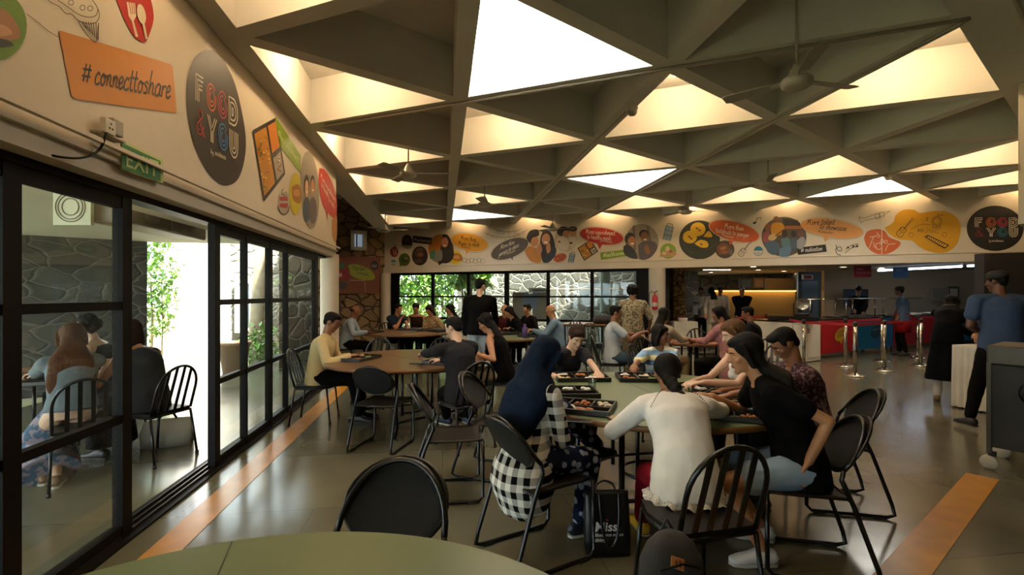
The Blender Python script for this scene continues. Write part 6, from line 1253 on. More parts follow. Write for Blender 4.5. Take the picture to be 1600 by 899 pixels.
a = A_('portrait_sticker', 'round photo sticker of a smiling person with long black hair, orange background', (689, 391)); a.part('backing', [('ell', 689, 389, 20, 23, 0, '#a8651f'), ('poly', [(684, 409), (686, 415), (700, 405)], '#1b1512')]); a.part('picture', [('smooth', [(692, 366), (700, 368), (706, 380), (709, 400), (700, 411), (686, 408), (689, 385)], '#1b1411'), ('ell', 695, 379, 5.5, 8, 0, '#b98060'), ('ell', 695, 384, 2.5, 1.2, 0, '#e8ddcf'), ('smooth', [(676, 408), (681, 395), (690, 391), (690, 407)], '#6f6c66'), ('smooth', [(672, 394), (680, 390), (678, 404), (672, 404)], '#2f6a4a')])
a = A_('speech_bubble_sticker', 'yellow speech bubble sticker reading More than Meals to relish', (734, 379)); bubble(a, 734, 379, 29, 13.5, 12, '#cf9326', [(727, 389), (734, 390), (729, 398)], lines=[('More than', (720, 375), (744, 378), (0, -8)), ('Meals to relish', (716, 383), (749, 386), (0, -8)), ('#Campusfun', (721, 386.5), (735, 389), (0, -3.5))])
a = A_('pastry_sticker', 'small yellow round sticker with a pastry under the yellow bubble', (712, 402)); a.part('backing', [('ell', 711.5, 402.5, 10.5, 11, 0, '#c7ae1f')]); a.part('picture', [('smooth', [(704, 405), (710, 396), (720, 398), (723, 407), (712, 408)], '#9d6526'), ('ell', 713, 402, 5, 3, 0, '#c08a46')])
a = A_('line_drawing', 'thin outline doodle of puffy letters beside the small pastry sticker', (740, 407)); a.part('drawing', [('line', ringp(726+q*5.6, 407+(q % 2)*1.5, 3.6, 0, 360, 9), .5, True, '#6a5c4a') for q in range(6)])
a = A_('bunting_drawing', 'black line drawing of party bunting on the far band', (795, 368)); a.part('drawing', [('line', [(756, 363), (770, 369), (788, 371), (808, 368), (824, 359)], .5, True, K_), ('line', [(771, 358), (785, 362), (800, 362), (815, 358)], .5, True, K_)]+[('line', [(x, y), (x+2.5, y+5), (x+5, y), (x, y)], .5, False, K_) for x, y in ((760, 365), (767, 368), (774, 370), (781, 371), (788, 371), (795, 370), (802, 369), (809, 366), (816, 362), (776, 360), (784, 362), (793, 362), (802, 361))])
a = A_('speech_bubble_sticker', 'grey brown speech bubble sticker reading More than gossips to share', (796, 389)); bubble(a, 796.5, 389, 31, 14, -22, '#4b4139', [(795, 398), (802, 397), (801, 407)], lines=[('More than', (781, 390), (803, 381), (2, -8)), ('gossips to share', (779, 401), (810, 386), (2, -8)), ('#Campusfun', (791, 398.5), (805, 392.5), (1, -3.5))], lc='#d8cbb4')
a = A_('portrait_sticker', 'big round photo sticker of two laughing people, one in a yellow print shirt', (843, 384)); a.part('backing', [('ell', 845, 386, 26, 25, 0, '#c9b597')]); a.part('picture', [('smooth', [(819, 392), (826, 385), (838, 388), (846, 400), (843, 411), (828, 407)], '#b3742a'), ('smooth', [(848, 362), (856, 359), (864, 370), (868, 390), (866, 402), (850, 411), (845, 395), (844, 375)], '#17120f'), ('smooth', [(858, 388), (868, 387), (868, 398), (858, 410), (850, 409)], '#1f2733'), ('ell', 834, 376, 7.5, 9.5, -15, '#b07a50'), ('smooth', [(822, 372), (828, 361), (840, 359), (842, 368), (832, 372), (828, 380)], '#15110e'), ('ell', 853, 374, 6.5, 9, 10, '#c08a66'), ('ell', 853, 379, 3, 1.6, 10, '#efe6dc'), ('smooth', [(853, 385), (859, 380), (860, 392), (855, 396)], '#b9825c'), ('smooth', [(838, 388), (844, 380), (847, 392), (841, 400)], '#b07a50')])
a = A_('portrait_sticker', 'smaller round photo sticker of two people with phones beside the laughing pair', (885, 374)); a.part('backing', [('ell', 884, 374, 17.5, 19, 0, '#b5a184')]); a.part('picture', [('ell', 880, 362, 10, 8, 0, '#1b1411'), ('ell', 884, 366, 5, 6, 20, '#a8724c'), ('smooth', [(870, 373), (880, 369), (890, 380), (884, 392), (872, 386)], '#cdbfa8'), ('ell', 895, 363, 6, 7, 0, '#b07d58'), ('ell', 895, 358, 7, 4, 0, '#2a1c14'), ('smooth', [(889, 372), (899, 370), (901, 380), (892, 388)], '#cdbfa8'), ('ell', 874, 378, 2, 1.6, 0, '#8a1f2a'), ('ell', 892, 380, 2.5, 1.5, 0, '#17120f')])
a = A_('oval_sticker', 'small orange rounded sticker with line drawing low on the far band', (875, 403)); a.part('backing', [('ell', 875, 403, 10.5, 6.5, -20, '#b5562a')]); a.part('drawing', [('line', [(868, 405), (872, 400), (876, 404), (880, 399), (883, 402)], .7, True, K_), ('line', [(869, 408), (876, 406), (882, 404)], .7, True, K_)])
def tiffin(a, cx, cy, w_, h_, ro):
    r_ = math.radians(ro); q = lambda x, y: (cx+x*math.cos(r_)-y*math.sin(r_), cy+x*math.sin(r_)+y*math.cos(r_))
    a.part('backing', [('poly', [q(-w_, -h_*.7), q(w_, -h_*.7), q(w_, h_), q(-w_, h_)], '#2b2a2c'), ('poly', [q(-w_+.6, -h_*.7+.6), q(w_-.6, -h_*.7+.6), q(w_-.6, h_-.6), q(-w_+.6, h_-.6)], '#6f8796'), ('line', [q(-w_*.6, -h_*.7), q(-w_*.6, -h_), q(w_*.6, -h_), q(w_*.6, -h_*.7)], 1, False, '#5a2a1c')])
    a.part('drawing', [('line', [q(-w_, h_*t), q(w_, h_*t)], .9, False, '#2b2a2c') for t in (-.15, .42)]+[('line', [q(w_*t, -h_*.7), q(w_*t, h_)], .5, False, '#b5b09a') for t in (-.4, .3)])
a = A_('lunchbox_sticker', 'small blue stacked lunchbox sticker beside the compartment tray picture', (893, 402)); tiffin(a, 893.5, 402.5, 4.5, 8.5, 12)
a = A_('bento_sticker', 'tilted picture sticker of a compartment lunch tray under the red bubble', (918, 391)); bento(a, [(902, 388), (923, 375), (935, 393), (913, 408)])
a = A_('speech_bubble_sticker', 'red speech bubble sticker reading More nourishment to healthy meals', (940, 369)); bubble(a, 940, 369, 34.5, 13, 8, '#a3231d', [(933, 381), (941, 382), (937, 390)], lines=[('More nourishment', (915, 365), (961, 368), (0, -8)), ('to healthy meals', (917, 373), (955, 376), (0, -8)), ('#Campusfun', (941, 377.5), (957, 380), (0, -3.5))], lc='#e0cfb8')
a = A_('tag_sticker', 'bright green hashtag label reading #healthconnect', (960, 398)); a.part('backing', [('poly', [(937.5, 395), (981, 389.5), (982, 400), (939, 406.5)], '#76901f')]); a.part('lettering', [('hand', '#healthconnect', (942, 402.5), (978, 397.5), (0, -7), '#e3dfb8')])
a = A_('portrait_sticker', 'large round photo sticker of two smiling people, one in a head covering', (1003, 378)); a.part('backing', [('ell', 1003, 378, 26, 28, 0, '#8d8270')]); a.part('picture', [('poly', [(988, 354), (992, 352), (994, 390), (990, 395)], '#6a5a55'), ('poly', [(1010, 352), (1014, 354), (1018, 378), (1013, 378)], '#6a5a55'), ('smooth', [(974, 385), (982, 382), (992, 392), (996, 404), (984, 403), (975, 396)], '#23242a'), ('ell', 984, 373, 8, 9.5, 10, '#1b1614'), ('ell', 987, 377, 6, 8, 10, '#a8704a'), ('ell', 988, 381, 2.6, 1.3, 0, '#eae0d4'), ('smooth', [(997, 383), (1006, 377), (1022, 378), (1027, 388), (1016, 403), (1000, 405)], '#4b4448'), ('ell', 1006, 366, 7.5, 7, 0, '#15110e'), ('ell', 1007, 370, 6, 8, 0, '#7d5034'), ('ell', 1008, 374.5, 2.6, 1.3, 0, '#eae0d4'), ('smooth', [(1006, 385), (1012, 383), (1016, 395), (1010, 397)], '#7d5034')])
a = A_('lunchbox_sticker', 'tall blue stacked lunchbox sticker right of the two smiling people', (1044, 362)); tiffin(a, 1044.5, 362.5, 6.5, 13, 13)
a = A_('salad_sticker', 'bright green round food sticker right of the two smiling people', (1044, 392)); a.part('backing', [('ell', 1044, 392.5, 12.5, 12, 0, '#6c8f1c')]); a.part('picture', [('smooth', [(1030, 401), (1036, 392), (1044, 388), (1056, 395), (1054, 400), (1040, 402)], '#a88458'), ('ell', 1043, 389, 3, 4, 0, '#c9b48c'), ('ell', 1048, 393, 3, 2, 0, '#7d3a2a'), ('ell', 1038, 396, 3, 2, 0, '#c9b48c')])
a = A_('pancake_sticker', 'large dark round picture of yellow round snacks on banana leaf', (1092, 375)); a.part('backing', [('ell', 1093, 375, 32, 30.5, 0, '#23261a')]); a.part('picture', [('ell', 1090.5, 358.5, 11.8, 10.8, 0, '#d0a41c'), ('ell', 1078, 370.5, 11, 10, 0, '#d0a41c'), ('smooth', [(1099, 370), (1107, 361), (1113, 368), (1110, 371)], '#d0a41c'), ('smooth', [(1085, 381), (1094, 375), (1105, 378), (1106, 386), (1096, 387)], '#d0a41c')]+[('ell', x, y, 2.2, 1.6, 30, c) for x, y, c in ((1089, 357, '#7a4a1c'), (1093, 360, '#8a2f1c'), (1077, 370, '#6a4a1c'), (1080, 373, '#8a2f1c'), (1096, 382, '#7a4a1c'))]+[('line', [(1066, 372), (1072, 388), (1085, 397)], 1.2, True, '#39422a'), ('line', [(1100, 392), (1115, 385), (1120, 376)], 1.2, True, '#39422a')])
a = A_('food_sticker', 'round picture of brown food tucked under the orange bubble', (1132, 389)); a.part('backing', [('ell', 1132.5, 390, 15, 14, 0, '#3a2a22')]); a.part('picture', [('smooth', [(1120, 386), (1130, 380), (1140, 386), (1138, 396), (1124, 398)], '#6a3f24'), ('ell', 1130, 388, 5, 2.5, -10, '#a0683a'), ('ell', 1132, 394, 6, 2, 5, '#8a4f2a'), ('ell', 1142, 394, 3, 5, 0, '#5a5450')])
a = A_('speech_bubble_sticker', 'orange red speech bubble sticker reading More than tastebuds to pamper', (1147, 361)); bubble(a, 1147, 361.5, 40, 15, 14, '#bd5525', [(1138, 375), (1146, 377), (1141, 384)], lines=[('More than', (1132, 356), (1162, 361), (0, -8.5)), ('tastebuds to pamper', (1118, 363), (1170, 371.5), (0, -8.5)), ('#Campusfun', (1128, 368.5), (1146, 372.5), (0, -4))], lc='#e6d3bc')
def guitar(a, ox, oy, s_, ro, col, w_=.9):
    r_ = math.radians(ro); q = lambda x, y: (ox+(x*math.cos(r_)-y*math.sin(r_))*s_, oy+(x*math.sin(r_)+y*math.cos(r_))*s_)
    body = [(-.5, .2), (-.42, -.3), (-.2, -.55), (0, -.35), (.2, -.55), (.42, -.3), (.36, .1), (.5, .5), (.3, .9), (-.3, .9), (-.5, .5), (-.36, .1), (-.42, -.2)]
    return [('line', [q(*p) for p in body], w_, True, col), ('line', [q(-.07, -.3), q(-.07, -1.9)], w_*.9, False, col), ('line', [q(.07, -.3), q(.07, -1.9)], w_*.9, False, col), ('line', [q(-.12, -1.9), q(-.15, -2.3), q(.15, -2.3), q(.12, -1.9)], w_, False, col), ('line', [q(p[0]*1, p[1]) for p in ringp(0, .1, .18, 0, 360, 10)], w_*.8, True, col), ('line', [q(-.2, .55), q(.2, .55)], w_, False, col)]
a = A_('guitar_drawing', 'small black line drawing of an electric guitar below the orange red bubble', (1163, 388)); a.part('drawing', guitar(a, 1161, 393, 9, 38, K_, .8))
a = A_('globe_sticker', 'small blue and white half globe sticker near the guitar drawing', (1185, 392)); a.part('backing', [('ell', 1185, 393, 7, 7, 0, '#cfc4ae'), ('poly', ringp(1185, 392, 7, 180, 360, 14), '#1f6f8c')]); a.part('drawing', [('line', ringp(1185, 393, 6.8, 0, 180, 12), .8, True, '#1f6f8c'), ('line', [(1179, 396), (1191, 396)], .7, False, '#1f6f8c'), ('line', [(1185, 393), (1185, 400)], .7, False, '#1f6f8c')])
a = A_('note_drawing', 'small music note drawing above the half globe sticker', (1183, 344)); a.part('drawing', [('ell', 1179, 348.5, 2.6, 1.8, -15, K_), ('line', [(1181, 348), (1183, 341), (1190, 340), (1188, 344)], 1, False, K_)])
a = A_('band_sticker', 'large round photo sticker of a group with a guitar', (1225, 370)); a.part('backing', [('ell', 1225, 370, 35, 31, 0, '#4a4236')])
a.part('picture', [('poly', [(1222, 341), (1246, 344), (1256, 358), (1226, 356)], '#1c1815'), ('poly', [(1226, 353), (1252, 353), (1254, 358), (1228, 358)], '#9a5a2a'), ('ell', 1213, 344, 5, 6, 0, '#5a3824'), ('smooth', [(1204, 355), (1208, 349), (1222, 349), (1227, 362), (1218, 368), (1206, 366)], '#c28a24'), ('ell', 1200, 356, 5, 6.5, 0, '#7d5034'), ('smooth', [(1191, 364), (1200, 362), (1208, 374), (1204, 380), (1193, 378)], '#8f4a4a'), ('smooth', [(1194, 380), (1208, 376), (1218, 384), (1212, 398), (1200, 394)], '#3d5468'), ('ell', 1207, 371, 7, 5, -20, '#c9a878'), ('line', [(1211, 369), (1226, 358)], 1.6, False, '#6a4426'), ('ell', 1226, 365, 4.5, 6, 0, '#2a1c16'), ('smooth', [(1220, 374), (1232, 372), (1236, 386), (1224, 388)], '#4f6a74'), ('smooth', [(1218, 388), (1236, 386), (1232, 402), (1218, 400)], '#54708a'), ('ell', 1240, 366, 4.5, 5.5, 0, '#2a1c16'), ('smooth', [(1234, 376), (1242, 371), (1247, 386), (1238, 390)], '#3f4f5c'), ('ell', 1252, 366, 4.5, 6, 0, '#6a4530'), ('smooth', [(1245, 376), (1254, 370), (1259, 378), (1254, 388), (1246, 388)], '#8f8f94')])
a = A_('speech_bubble_sticker', 'pale orange speech bubble sticker reading More talent to showcase', (1300, 358)); bubble(a, 1299.5, 357, 49, 14.5, 8, '#c98a48', [(1286, 369), (1296, 370), (1289, 379)], lines=[('More talent', (1260, 351), (1304, 351), (1, -9.5)), ('to showcase', (1280, 357.5), (1322, 361), (1, -9)), ('#Campusfun', (1278, 363), (1301, 365.5), (0, -4))])
a = A_('tag_sticker', 'black hashtag label reading #motivation', (1268, 389)); a.part('backing', [('poly', [(1245, 387.5), (1290, 382), (1292, 393.5), (1247, 398.5)], '#14100e')]); a.part('lettering', [('hand', '#', (1251, 394.5), (1256, 394), (0, -6.5), '#d8d0c2'), ('hand', 'motivation', (1258, 394), (1285, 391.5), (0, -8), '#d8d0c2')])
a = A_('music_drawing', 'treble clef and notes drawn in black left of the drum sticker', (1320, 388)); a.part('drawing', [('line', [(1306, 383), (1309, 391), (1315, 392), (1313, 386), (1306, 389), (1308, 397), (1314, 399)], 1.1, True, K_), ('line', [(1320, 396), (1330, 388), (1342, 384)], .8, True, K_), ('line', [(1321, 390), (1331, 383), (1340, 382)], .8, True, K_), ('ell', 1325, 387, 2, 1.5, 0, K_), ('ell', 1333, 385, 2, 1.5, 0, K_), ('ell', 1339, 385, 2, 1.5, 0, K_), ('line', [(1339, 384), (1340, 380)], .9, False, K_)])
a = A_('drum_sticker', 'orange leaf shaped sticker with a white drum kit drawing', (1375, 379)); a.part('backing', [('smooth', [(1350, 372), (1355, 362), (1370, 358), (1382, 361), (1390, 371), (1407, 379), (1400, 390), (1385, 397), (1368, 396), (1355, 386)], '#bb5a2b')]); W_C = '#e0cfb8'
a.part('drawing', [('line', ringp(1373, 385, 5, 0, 360, 14), .9, True, W_C), ('line', [(1358, 388), (1365, 370), (1372, 368)], .9, False, W_C), ('line', [(1359, 371), (1370, 369)], .9, False, W_C), ('line', [(1370, 363), (1375, 370), (1372, 372)], .9, False, W_C), ('line', [(1383, 392), (1388, 382), (1399, 381)], .9, False, W_C), ('line', ringp(1378, 377, 2.6, 0, 360, 10), .8, True, W_C), ('line', ringp(1384, 378, 2.4, 0, 360, 10), .8, True, W_C), ('line', [(1365, 378), (1366, 386), (1370, 387)], .8, False, W_C)])
a = A_('music_sticker', 'large yellow blob sticker with guitar, microphone and keyboard drawings', (1445, 360)); a.part('backing', [('smooth', [(1382, 356), (1395, 348), (1400, 336), (1412, 328), (1428, 328), (1438, 333), (1460, 330), (1482, 332), (1498, 344), (1501, 360), (1496, 380), (1484, 392), (1468, 396), (1448, 392), (1434, 384), (1424, 376), (1404, 374), (1390, 366)], '#c48f12')])
a.part('drawing', guitar(a, 1410, 361, 11, 40, K_, .9)+[('line', ringp(1464, 346, 7.5, 0, 360, 16), .9, True, K_), ('line', ringp(1464, 346, 5, 0, 360, 12), .7, True, K_), ('line', [(1458, 352), (1456, 356), (1470, 356), (1469, 352)], .9, False, K_), ('line', [(1447, 340), (1450, 341), (1447, 344), (1450, 345)], .8, True, K_), ('line', [(1424, 358), (1440, 351), (1455, 352)], .6, True, K_), ('type', 'MUSIC', (1433, 363), (1467, 365), (0, -9), '#9a6d14'),
    ('poly', [(1444, 370), (1450, 367), (1483, 383), (1476, 389)], K_), ('poly', [(1447, 370.5), (1450, 368.8), (1480, 383.4), (1476, 386.6)], '#d8a52c')]+[('line', [(1450+q*3.2, 369+q*1.55), (1448.5+q*3.1, 371.5+q*1.6)], 1.3, False, K_) for q in range(9)]+[('line', ringp(x, 367, 3.6, 0, 360, 10), .8, True, '#7a560f') for x in (1424, 1476)]+[('line', [(1466+q*3, 335), (1467+q*3, 338)], 1, False, K_) for q in range(3)])
a = A_('trumpet_drawing', 'thin outline drawing of a trumpet above the drum sticker', (1368, 338)); a.part('drawing', [('line', [(1342, 339), (1345, 348), (1350, 345), (1372, 340), (1390, 331), (1392, 330)], .6, True, K_), ('line', [(1342, 339), (1350, 341), (1370, 334), (1390, 330)], .6, True, K_), ('line', ringp(1378, 336, 4, 0, 360, 10), .6, True, K_), ('line', ringp(1371, 338, 4, 0, 360, 10), .6, True, K_)])
a = A_('round_logo_sticker', 'large black oval FOOD & YOU logo at the right end of the far band', (1554, 357)); a.part('backing', [('ell', 1555, 357, 44.5, 35.5, 0, '#14100e')])
a.part('lettering', logo(a, [((1523.5, 355), (68, 0), (0, -14.5)), ((1523.5, 370), (68, 0), (0, -14))], [(CW_, '#c9642a', '#b3304f', CW_), ('#7d1f22', CW_, '#1f7288', CW_)])+[('hand', 'by', (1545, 378), (1548, 378), (0, -4), CW_), ('type', 'sodexo', (1549, 378), (1568, 378), (0, -5), CW_)])
struct(MB().bar(BW(bt(1377.5), ZB+.2, -.014), BW(bt(1377.5), 3.4, -.014), .012, .006, up=V((0, 1, 0))).obj('trim_8', wallm))
# ---- mural board on the stone wall
a = Art('mural_board', 'dark orange mural board on the stone wall with a yellow green bubble', PL_ST, (560, 430), None, 'mural board')
a.part('board', [('poly', [(505, 398), (594, 403), (595, 459), (505, 459)], '#6a3316')]); a.part('picture', [('poly', [(520, 402), (535, 403), (535, 410), (520, 410)], '#8f3020'), ('poly', [(520, 411), (538, 411), (538, 419), (520, 419)], '#2f6a44'), ('ell', 532, 430, 6, 7, 0, '#8f1420'), ('ell', 532, 430, 2.5, 3, 0, '#b5a49a'), ('poly', [(538, 418), (545, 420), (548, 428), (545, 437), (538, 437)], '#7d1018'), ('poly', [(521, 422), (526, 422), (526, 437), (521, 437)], '#7d1018'), ('ell', 534, 446, 9, 6, 0, '#3a2f30'), ('line', [(546, 438), (571, 438.5)], 1, False, '#a89078'), ('line', [(552, 440), (552, 452)], .8, False, '#451f0e'), ('line', [(570, 440), (571, 456)], 1, False, '#8f7d6a'), ('line', [(552, 448), (569, 448.5)], .8, False, '#451f0e'), ('ell', 585, 415, 6.3, 7.6, 0, '#1c1013'), ('type', 'F&Y', (581, 418), (589.5, 418), (0, -6), '#8d7f88')])
a.part('bubble', [('smooth', [(543, 415), (556, 413), (574, 419), (584, 428), (585, 436), (576, 438.5), (560, 436), (548, 430), (546, 422)], '#7f8a1a')]); a.part('lettering', [('hand', 'More talent', (551, 421), (571, 423), (0, -7), '#2a2a10'), ('hand', 'to showcase', (557, 428), (575, 431), (0, -6), '#2a2a10')])
# ---- right bulkhead picture strip
PL_R = (V((q0.x, q0.y, 0))-cperp*.0, -cperp); PL_R = (PL_R[0], PL_R[1] if PL_R[1].y < 0 else -PL_R[1])
a = Art('picture_panel', 'edge of a colourful picture with blue and yellow at the right bulkhead', PL_R, (1596, 220), None, 'picture panel')
a.part('backing', [('poly', [(1592, 200), (1612, 199), (1612, 244), (1592, 243)], '#1f6f8c'), ('ell', 1606, 172, 13, 16, 0, '#c48f12'), ('ell', 1604, 262, 12, 26, 0, '#c48f12')]); a.part('picture', [('ell', 1604, 256, 8, 10, 0, '#2a1c14'), ('ell', 1604, 268, 8, 3, 0, '#d8cbb4')])
# ---- exit sign, socket box with cable, pipe
a = Art('exit_sign', 'green photoluminescent EXIT sign on the left wall above the sliding door', PL_LEFT, (222, 252), None, 'exit sign')
ge = lambda x, y: onp(PL_LEFT, x, y, .03)
pts = [(188, 220), (252, 250), (252, 287), (189, 265)]
mb = MB(); mb.prism([onp(PL_LEFT, x, y, .03)-a.o for x, y in pts], PL_LEFT[1]*.012); fixn(mb.obj('board', fm('#b9c27a'), a.e)); a.n = 46
a.part('face', [('poly', [(190, 223), (251, 252), (251, 284), (191, 263)], '#1d6b35')]); a.n += 2; a.part('lettering', [('type', 'EXIT', (196, 259.5), (248, 277.5), (0, -36), '#b9c27a')])
# trunking strip passing in front of the sign's lower half
struct(MB().bar(RW(-1.775, 1.80, 2.325), RW(-1.775, YE, 2.325), .03, .022).obj('trim_9', wallm))
p = onp(PL_LEFT, 160, 196, 0); e = empty('socket_box', p, YAW, 'cream surface socket box with a black plug cable on the left wall', 'socket')
MB().box((.03, .035, -.0), (.06, .085, .085)).obj('box', mat('switch_box', '#9c9484', .5), e, bevel=.004); MB().box((.055, -.045, -.02), (.03, .08, .08)).obj('socket_plate', mat('socket_white', '#c9c0ae', .4), e, bevel=.004)
MB().box((.03, -.0, -.06), (.06, .19, .01)).obj('shelf', mat('switch_box', '#9c9484', .5), e)
hl = MB(); [hl.box((.071, -.045+dy, -.02+dz_), (.003, .008, .008)) for dy, dz_ in ((0, .015), (-.012, -.01), (.012, -.01))]; hl.obj('socket_holes', blackm, e)
cb_ = MB(); cb_.tube([onp(PL_LEFT, x, y, o_) for x, y, o_ in crom([(168, 204, .06), (164, 215, .07), (158, 230, .06), (146, 241, .05), (125, 247, .04), (98, 246, .02), (70, 241, -.02), (42, 239, -.08)], 5)], .006, 6); tag(cb_.obj('power_cable', blackm), 'black cable drooping from the socket box along the left wall', 'cable')
# ---- air curtain unit outside above the doorway
e = empty('air_curtain', RW(-2.62, (pxY(196, -2.5)+pxY(318, -2.5))/2, 2.22), YAW, 'beige air curtain unit with a round blower end outside above the doorway', 'air curtain'); acm = mat('ac_beige', '#a89f8c', .5, vary=.15)
L_ = pxY(318, -2.5)-pxY(196, -2.5); MB().box((0, 0, 0), (.3, L_, .26)).obj('casing', acm, e, bevel=.02); MB().box((.155, 0, 0), (.015, .09, .24)).obj('bracket', acm, e); 
for y0 in (-L_*.27, L_*.27): MB().loft([((.13, y0, -.0), .10, .10), ((.175, y0, 0), .085, .085)], V((0, 1, 0)), seg=16, pw=4).obj('cover_bulge', acm, e)
pl_ = at(115, 3.75, HC-(322-HOR)/FPX*3.75)-e.location; R9 = Matrix.Rotation(-YAW, 3, 'Z'); pl_ = R9@pl_
pb_ = MB().box(pl_, (.29, .03, .30), R=R9).obj('end_plate', mat('cream_plate', '#c9c7ae', .5), e)
Rr = R9@Matrix.Rotation(math.pi/2, 3, 'X')
for rr in (.115, .095, .065): MB().tube([pl_+R9@V((rr*math.cos(a_)-.01, -.018, rr*math.sin(a_)-.01)) for a_ in [2*math.pi*k/28 for k in range(28)]], .004, 5, closed=True).obj('ring', mat('ring_grey', '#7a7663', .5), pb_)
# ============================================================ TRAYS, BOTTLES, BAGS
TZ = .751
trm = mat('tray_black', '#15120f', .38)
def tray_proto():
    e = empty('compartment_tray', (0, 0, -50)); W_, D_, H_ = .37, .27, .032
    MB().box((0, 0, .003), (W_-.02, D_-.02, .006)).obj('tray_floor', trm, e)
    mb = MB()
    for x, y, sx, sy in ((0, -D_/2+.006, W_, .012), (0, D_/2-.006, W_, .012), (-W_/2+.006, 0, .012, D_-.02), (W_/2-.006, 0, .012, D_-.02)): mb.box((x, y, H_/2), (sx, sy, H_))
    mb.obj('tray_rim', trm, e, bevel=.004)
    for (x, y, sx, sy) in ((-.05, 0, .008, D_-.02), (.07, .05, .008, .14), (.065, -.02, .22, .008), (-.12, .02, .13, .008)): MB().box((x, y, H_*.45), (sx, sy, H_*.8)).obj('divider', trm, e)
    return e
TP = tray_proto(); tray_used = [0]
FOODC = {'rice': '#ded2b8', 'red': '#b5301c', 'curry': '#a8641f', 'bread': '#d0a870', 'salad': '#6f7d2c', 'white': '#e5dfd2'}
def tray(px, d, rz, label, foods, z=TZ, th=.032, floc=None):
    o = TP if not tray_used[0] else copy_tree(TP); tray_used[0] = 1; p = at(px, d, z); o.location = p; o.rotation_euler = (0, 0, rz); o.scale = (1.28, 1.28, 1.15); tag(o, label, 'tray', 'black compartment food trays')
    R = Matrix.Rotation(rz, 3, 'Z'); slots = [(-.115, .075), (-.115, -.055), (.01, .07), (.12, .07), (.06, -.075)]; rr = random.Random(int(px*7+d*100))
    for s_, f_ in zip(slots, foods):
        if not f_: continue
        q = p+R@V((s_[0]*1.28, s_[1]*1.28, 0)); mb = MB(); n_ = 14 if f_ in ('red', 'curry', 'salad', 'rice') else 3
        for k in range(n_):
            r_ = rr.uniform(.010, .017) if n_ > 3 else rr.uniform(.018, .026); mb.ball((rr.uniform(-.042, .042), rr.uniform(-.035, .035), .012+rr.uniform(0, .014)), (r_*1.2, r_, r_*.8), seg=7, rings=5)
        ob = mb.obj('food_portion', mat('food_'+f_, FOODC[f_], .5, bump=.4, vary=.3, vscale=40), origin=(0, 0, 0)); ob.location = q
        names = {'rice': 'rice', 'red': 'red tomato coloured food', 'curry': 'brown curry', 'bread': 'flat bread', 'salad': 'green salad', 'white': 'white food'}; where = {(-.115, .075): 'far left', (-.115, -.055): 'near left', (.01, .07): 'far middle', (.12, .07): 'far right', (.06, -.075): 'near'}[s_]
        short = label.split(',')[0].replace('black compartment tray ', ''); ob['kind'] = 'stuff' if n_ > 3 else 'thing'; tag(ob, (names[f_]+', '+where+' slot, tray '+short)[:110], 'food', 'food in the trays')
tray(908, 4.42, .05, 'black compartment tray before the person in grey stripes', ('white', 'bread', 'curry', 'salad', 'white'))
tray(1006, 4.40, -.08, 'black compartment tray before the person in the striped jumper', ('white', 'curry', 'rice', 'bread', 'salad'))
tray(884, 3.74, .05, 'black compartment tray with red food at the left of the table', ('red', 'white', 'white', 'white', None))
tray(903, 3.26, -.35, 'black compartment tray before the person in the headscarf', ('curry', 'salad', 'curry', 'rice', 'curry'))
tray(1106, 3.95, .4, 'black compartment tray before the person in the tank top', ('salad', 'white', 'rice', 'curry', 'bread'))
tray(1136, 3.52, .9, 'black compartment tray before the patterned shirt', ('curry', 'bread', 'rice', None, 'salad'))
tray(1152, 3.12, 1.2, 'black compartment tray nearest the person in black', ('bread', 'curry', 'white', 'salad', 'white'))
tray(560, 5.75, 1.3, 'black compartment tray before the person in yellow', ('rice', 'curry', None, 'bread', 'salad'))
tray(700, 5.45, -.3, 'black compartment tray beside the person in dark grey', ('curry', 'red', 'rice', None, None))
tray(578, 9.75, 1.2, 'black compartment tray before the person in pale blue', (None,)*5); tray(640, 10.55, 0, 'black compartment tray before the person in dark blue', (None,)*5); tray(668, 10.35, .2, 'black compartment tray before the cream blouse', (None,)*5); tray(690, 10.1, .8, 'black compartment tray before the far striped top', (None,)*5)
tray(778, 9.5, .1, 'black compartment tray before the person in maroon', ('red', None, None, None, 'curry')); tray(826, 8.95, 1.4, 'black compartment tray before the bald person in light blue', ('curry', None, None, None, None)); tray(797, 9.35, .4, 'black compartment tray before the pair in black', (None,)*5)
# phones
def phone(px, d, rz, label, m, z=TZ, sz=(.075, .155)):
    e = empty('mobile_phone', at(px, d, z), rz, label, 'phone'); MB().box((0, 0, .005), (sz[0], sz[1], .009)).obj('case', trm, e, bevel=.003); MB().box((0, 0, .0105), (sz[0]-.008, sz[1]-.01, .001)).obj('screen', m, e)
scr = mat('phone_picture', '#b59a7c', .2, vary=.4, vscale=30); scrd = mat('phone_dark', '#1c1f26', .1)
phone(964, 2.98, .25, 'phone with a pale cover lying on green table beside the white sleeve', scr, sz=(.10, .13)); phone(905, 2.93, 1.35, 'narrow dark phone with food bits, near edge of the green table', scrd); phone(651, 5.35, 1.2, 'dark phone on the brown table by the raised hand', scrd)
phone(1042, 3.7, 1.4, 'phone partly hidden beside the dark braided hair on the green table', scrd)
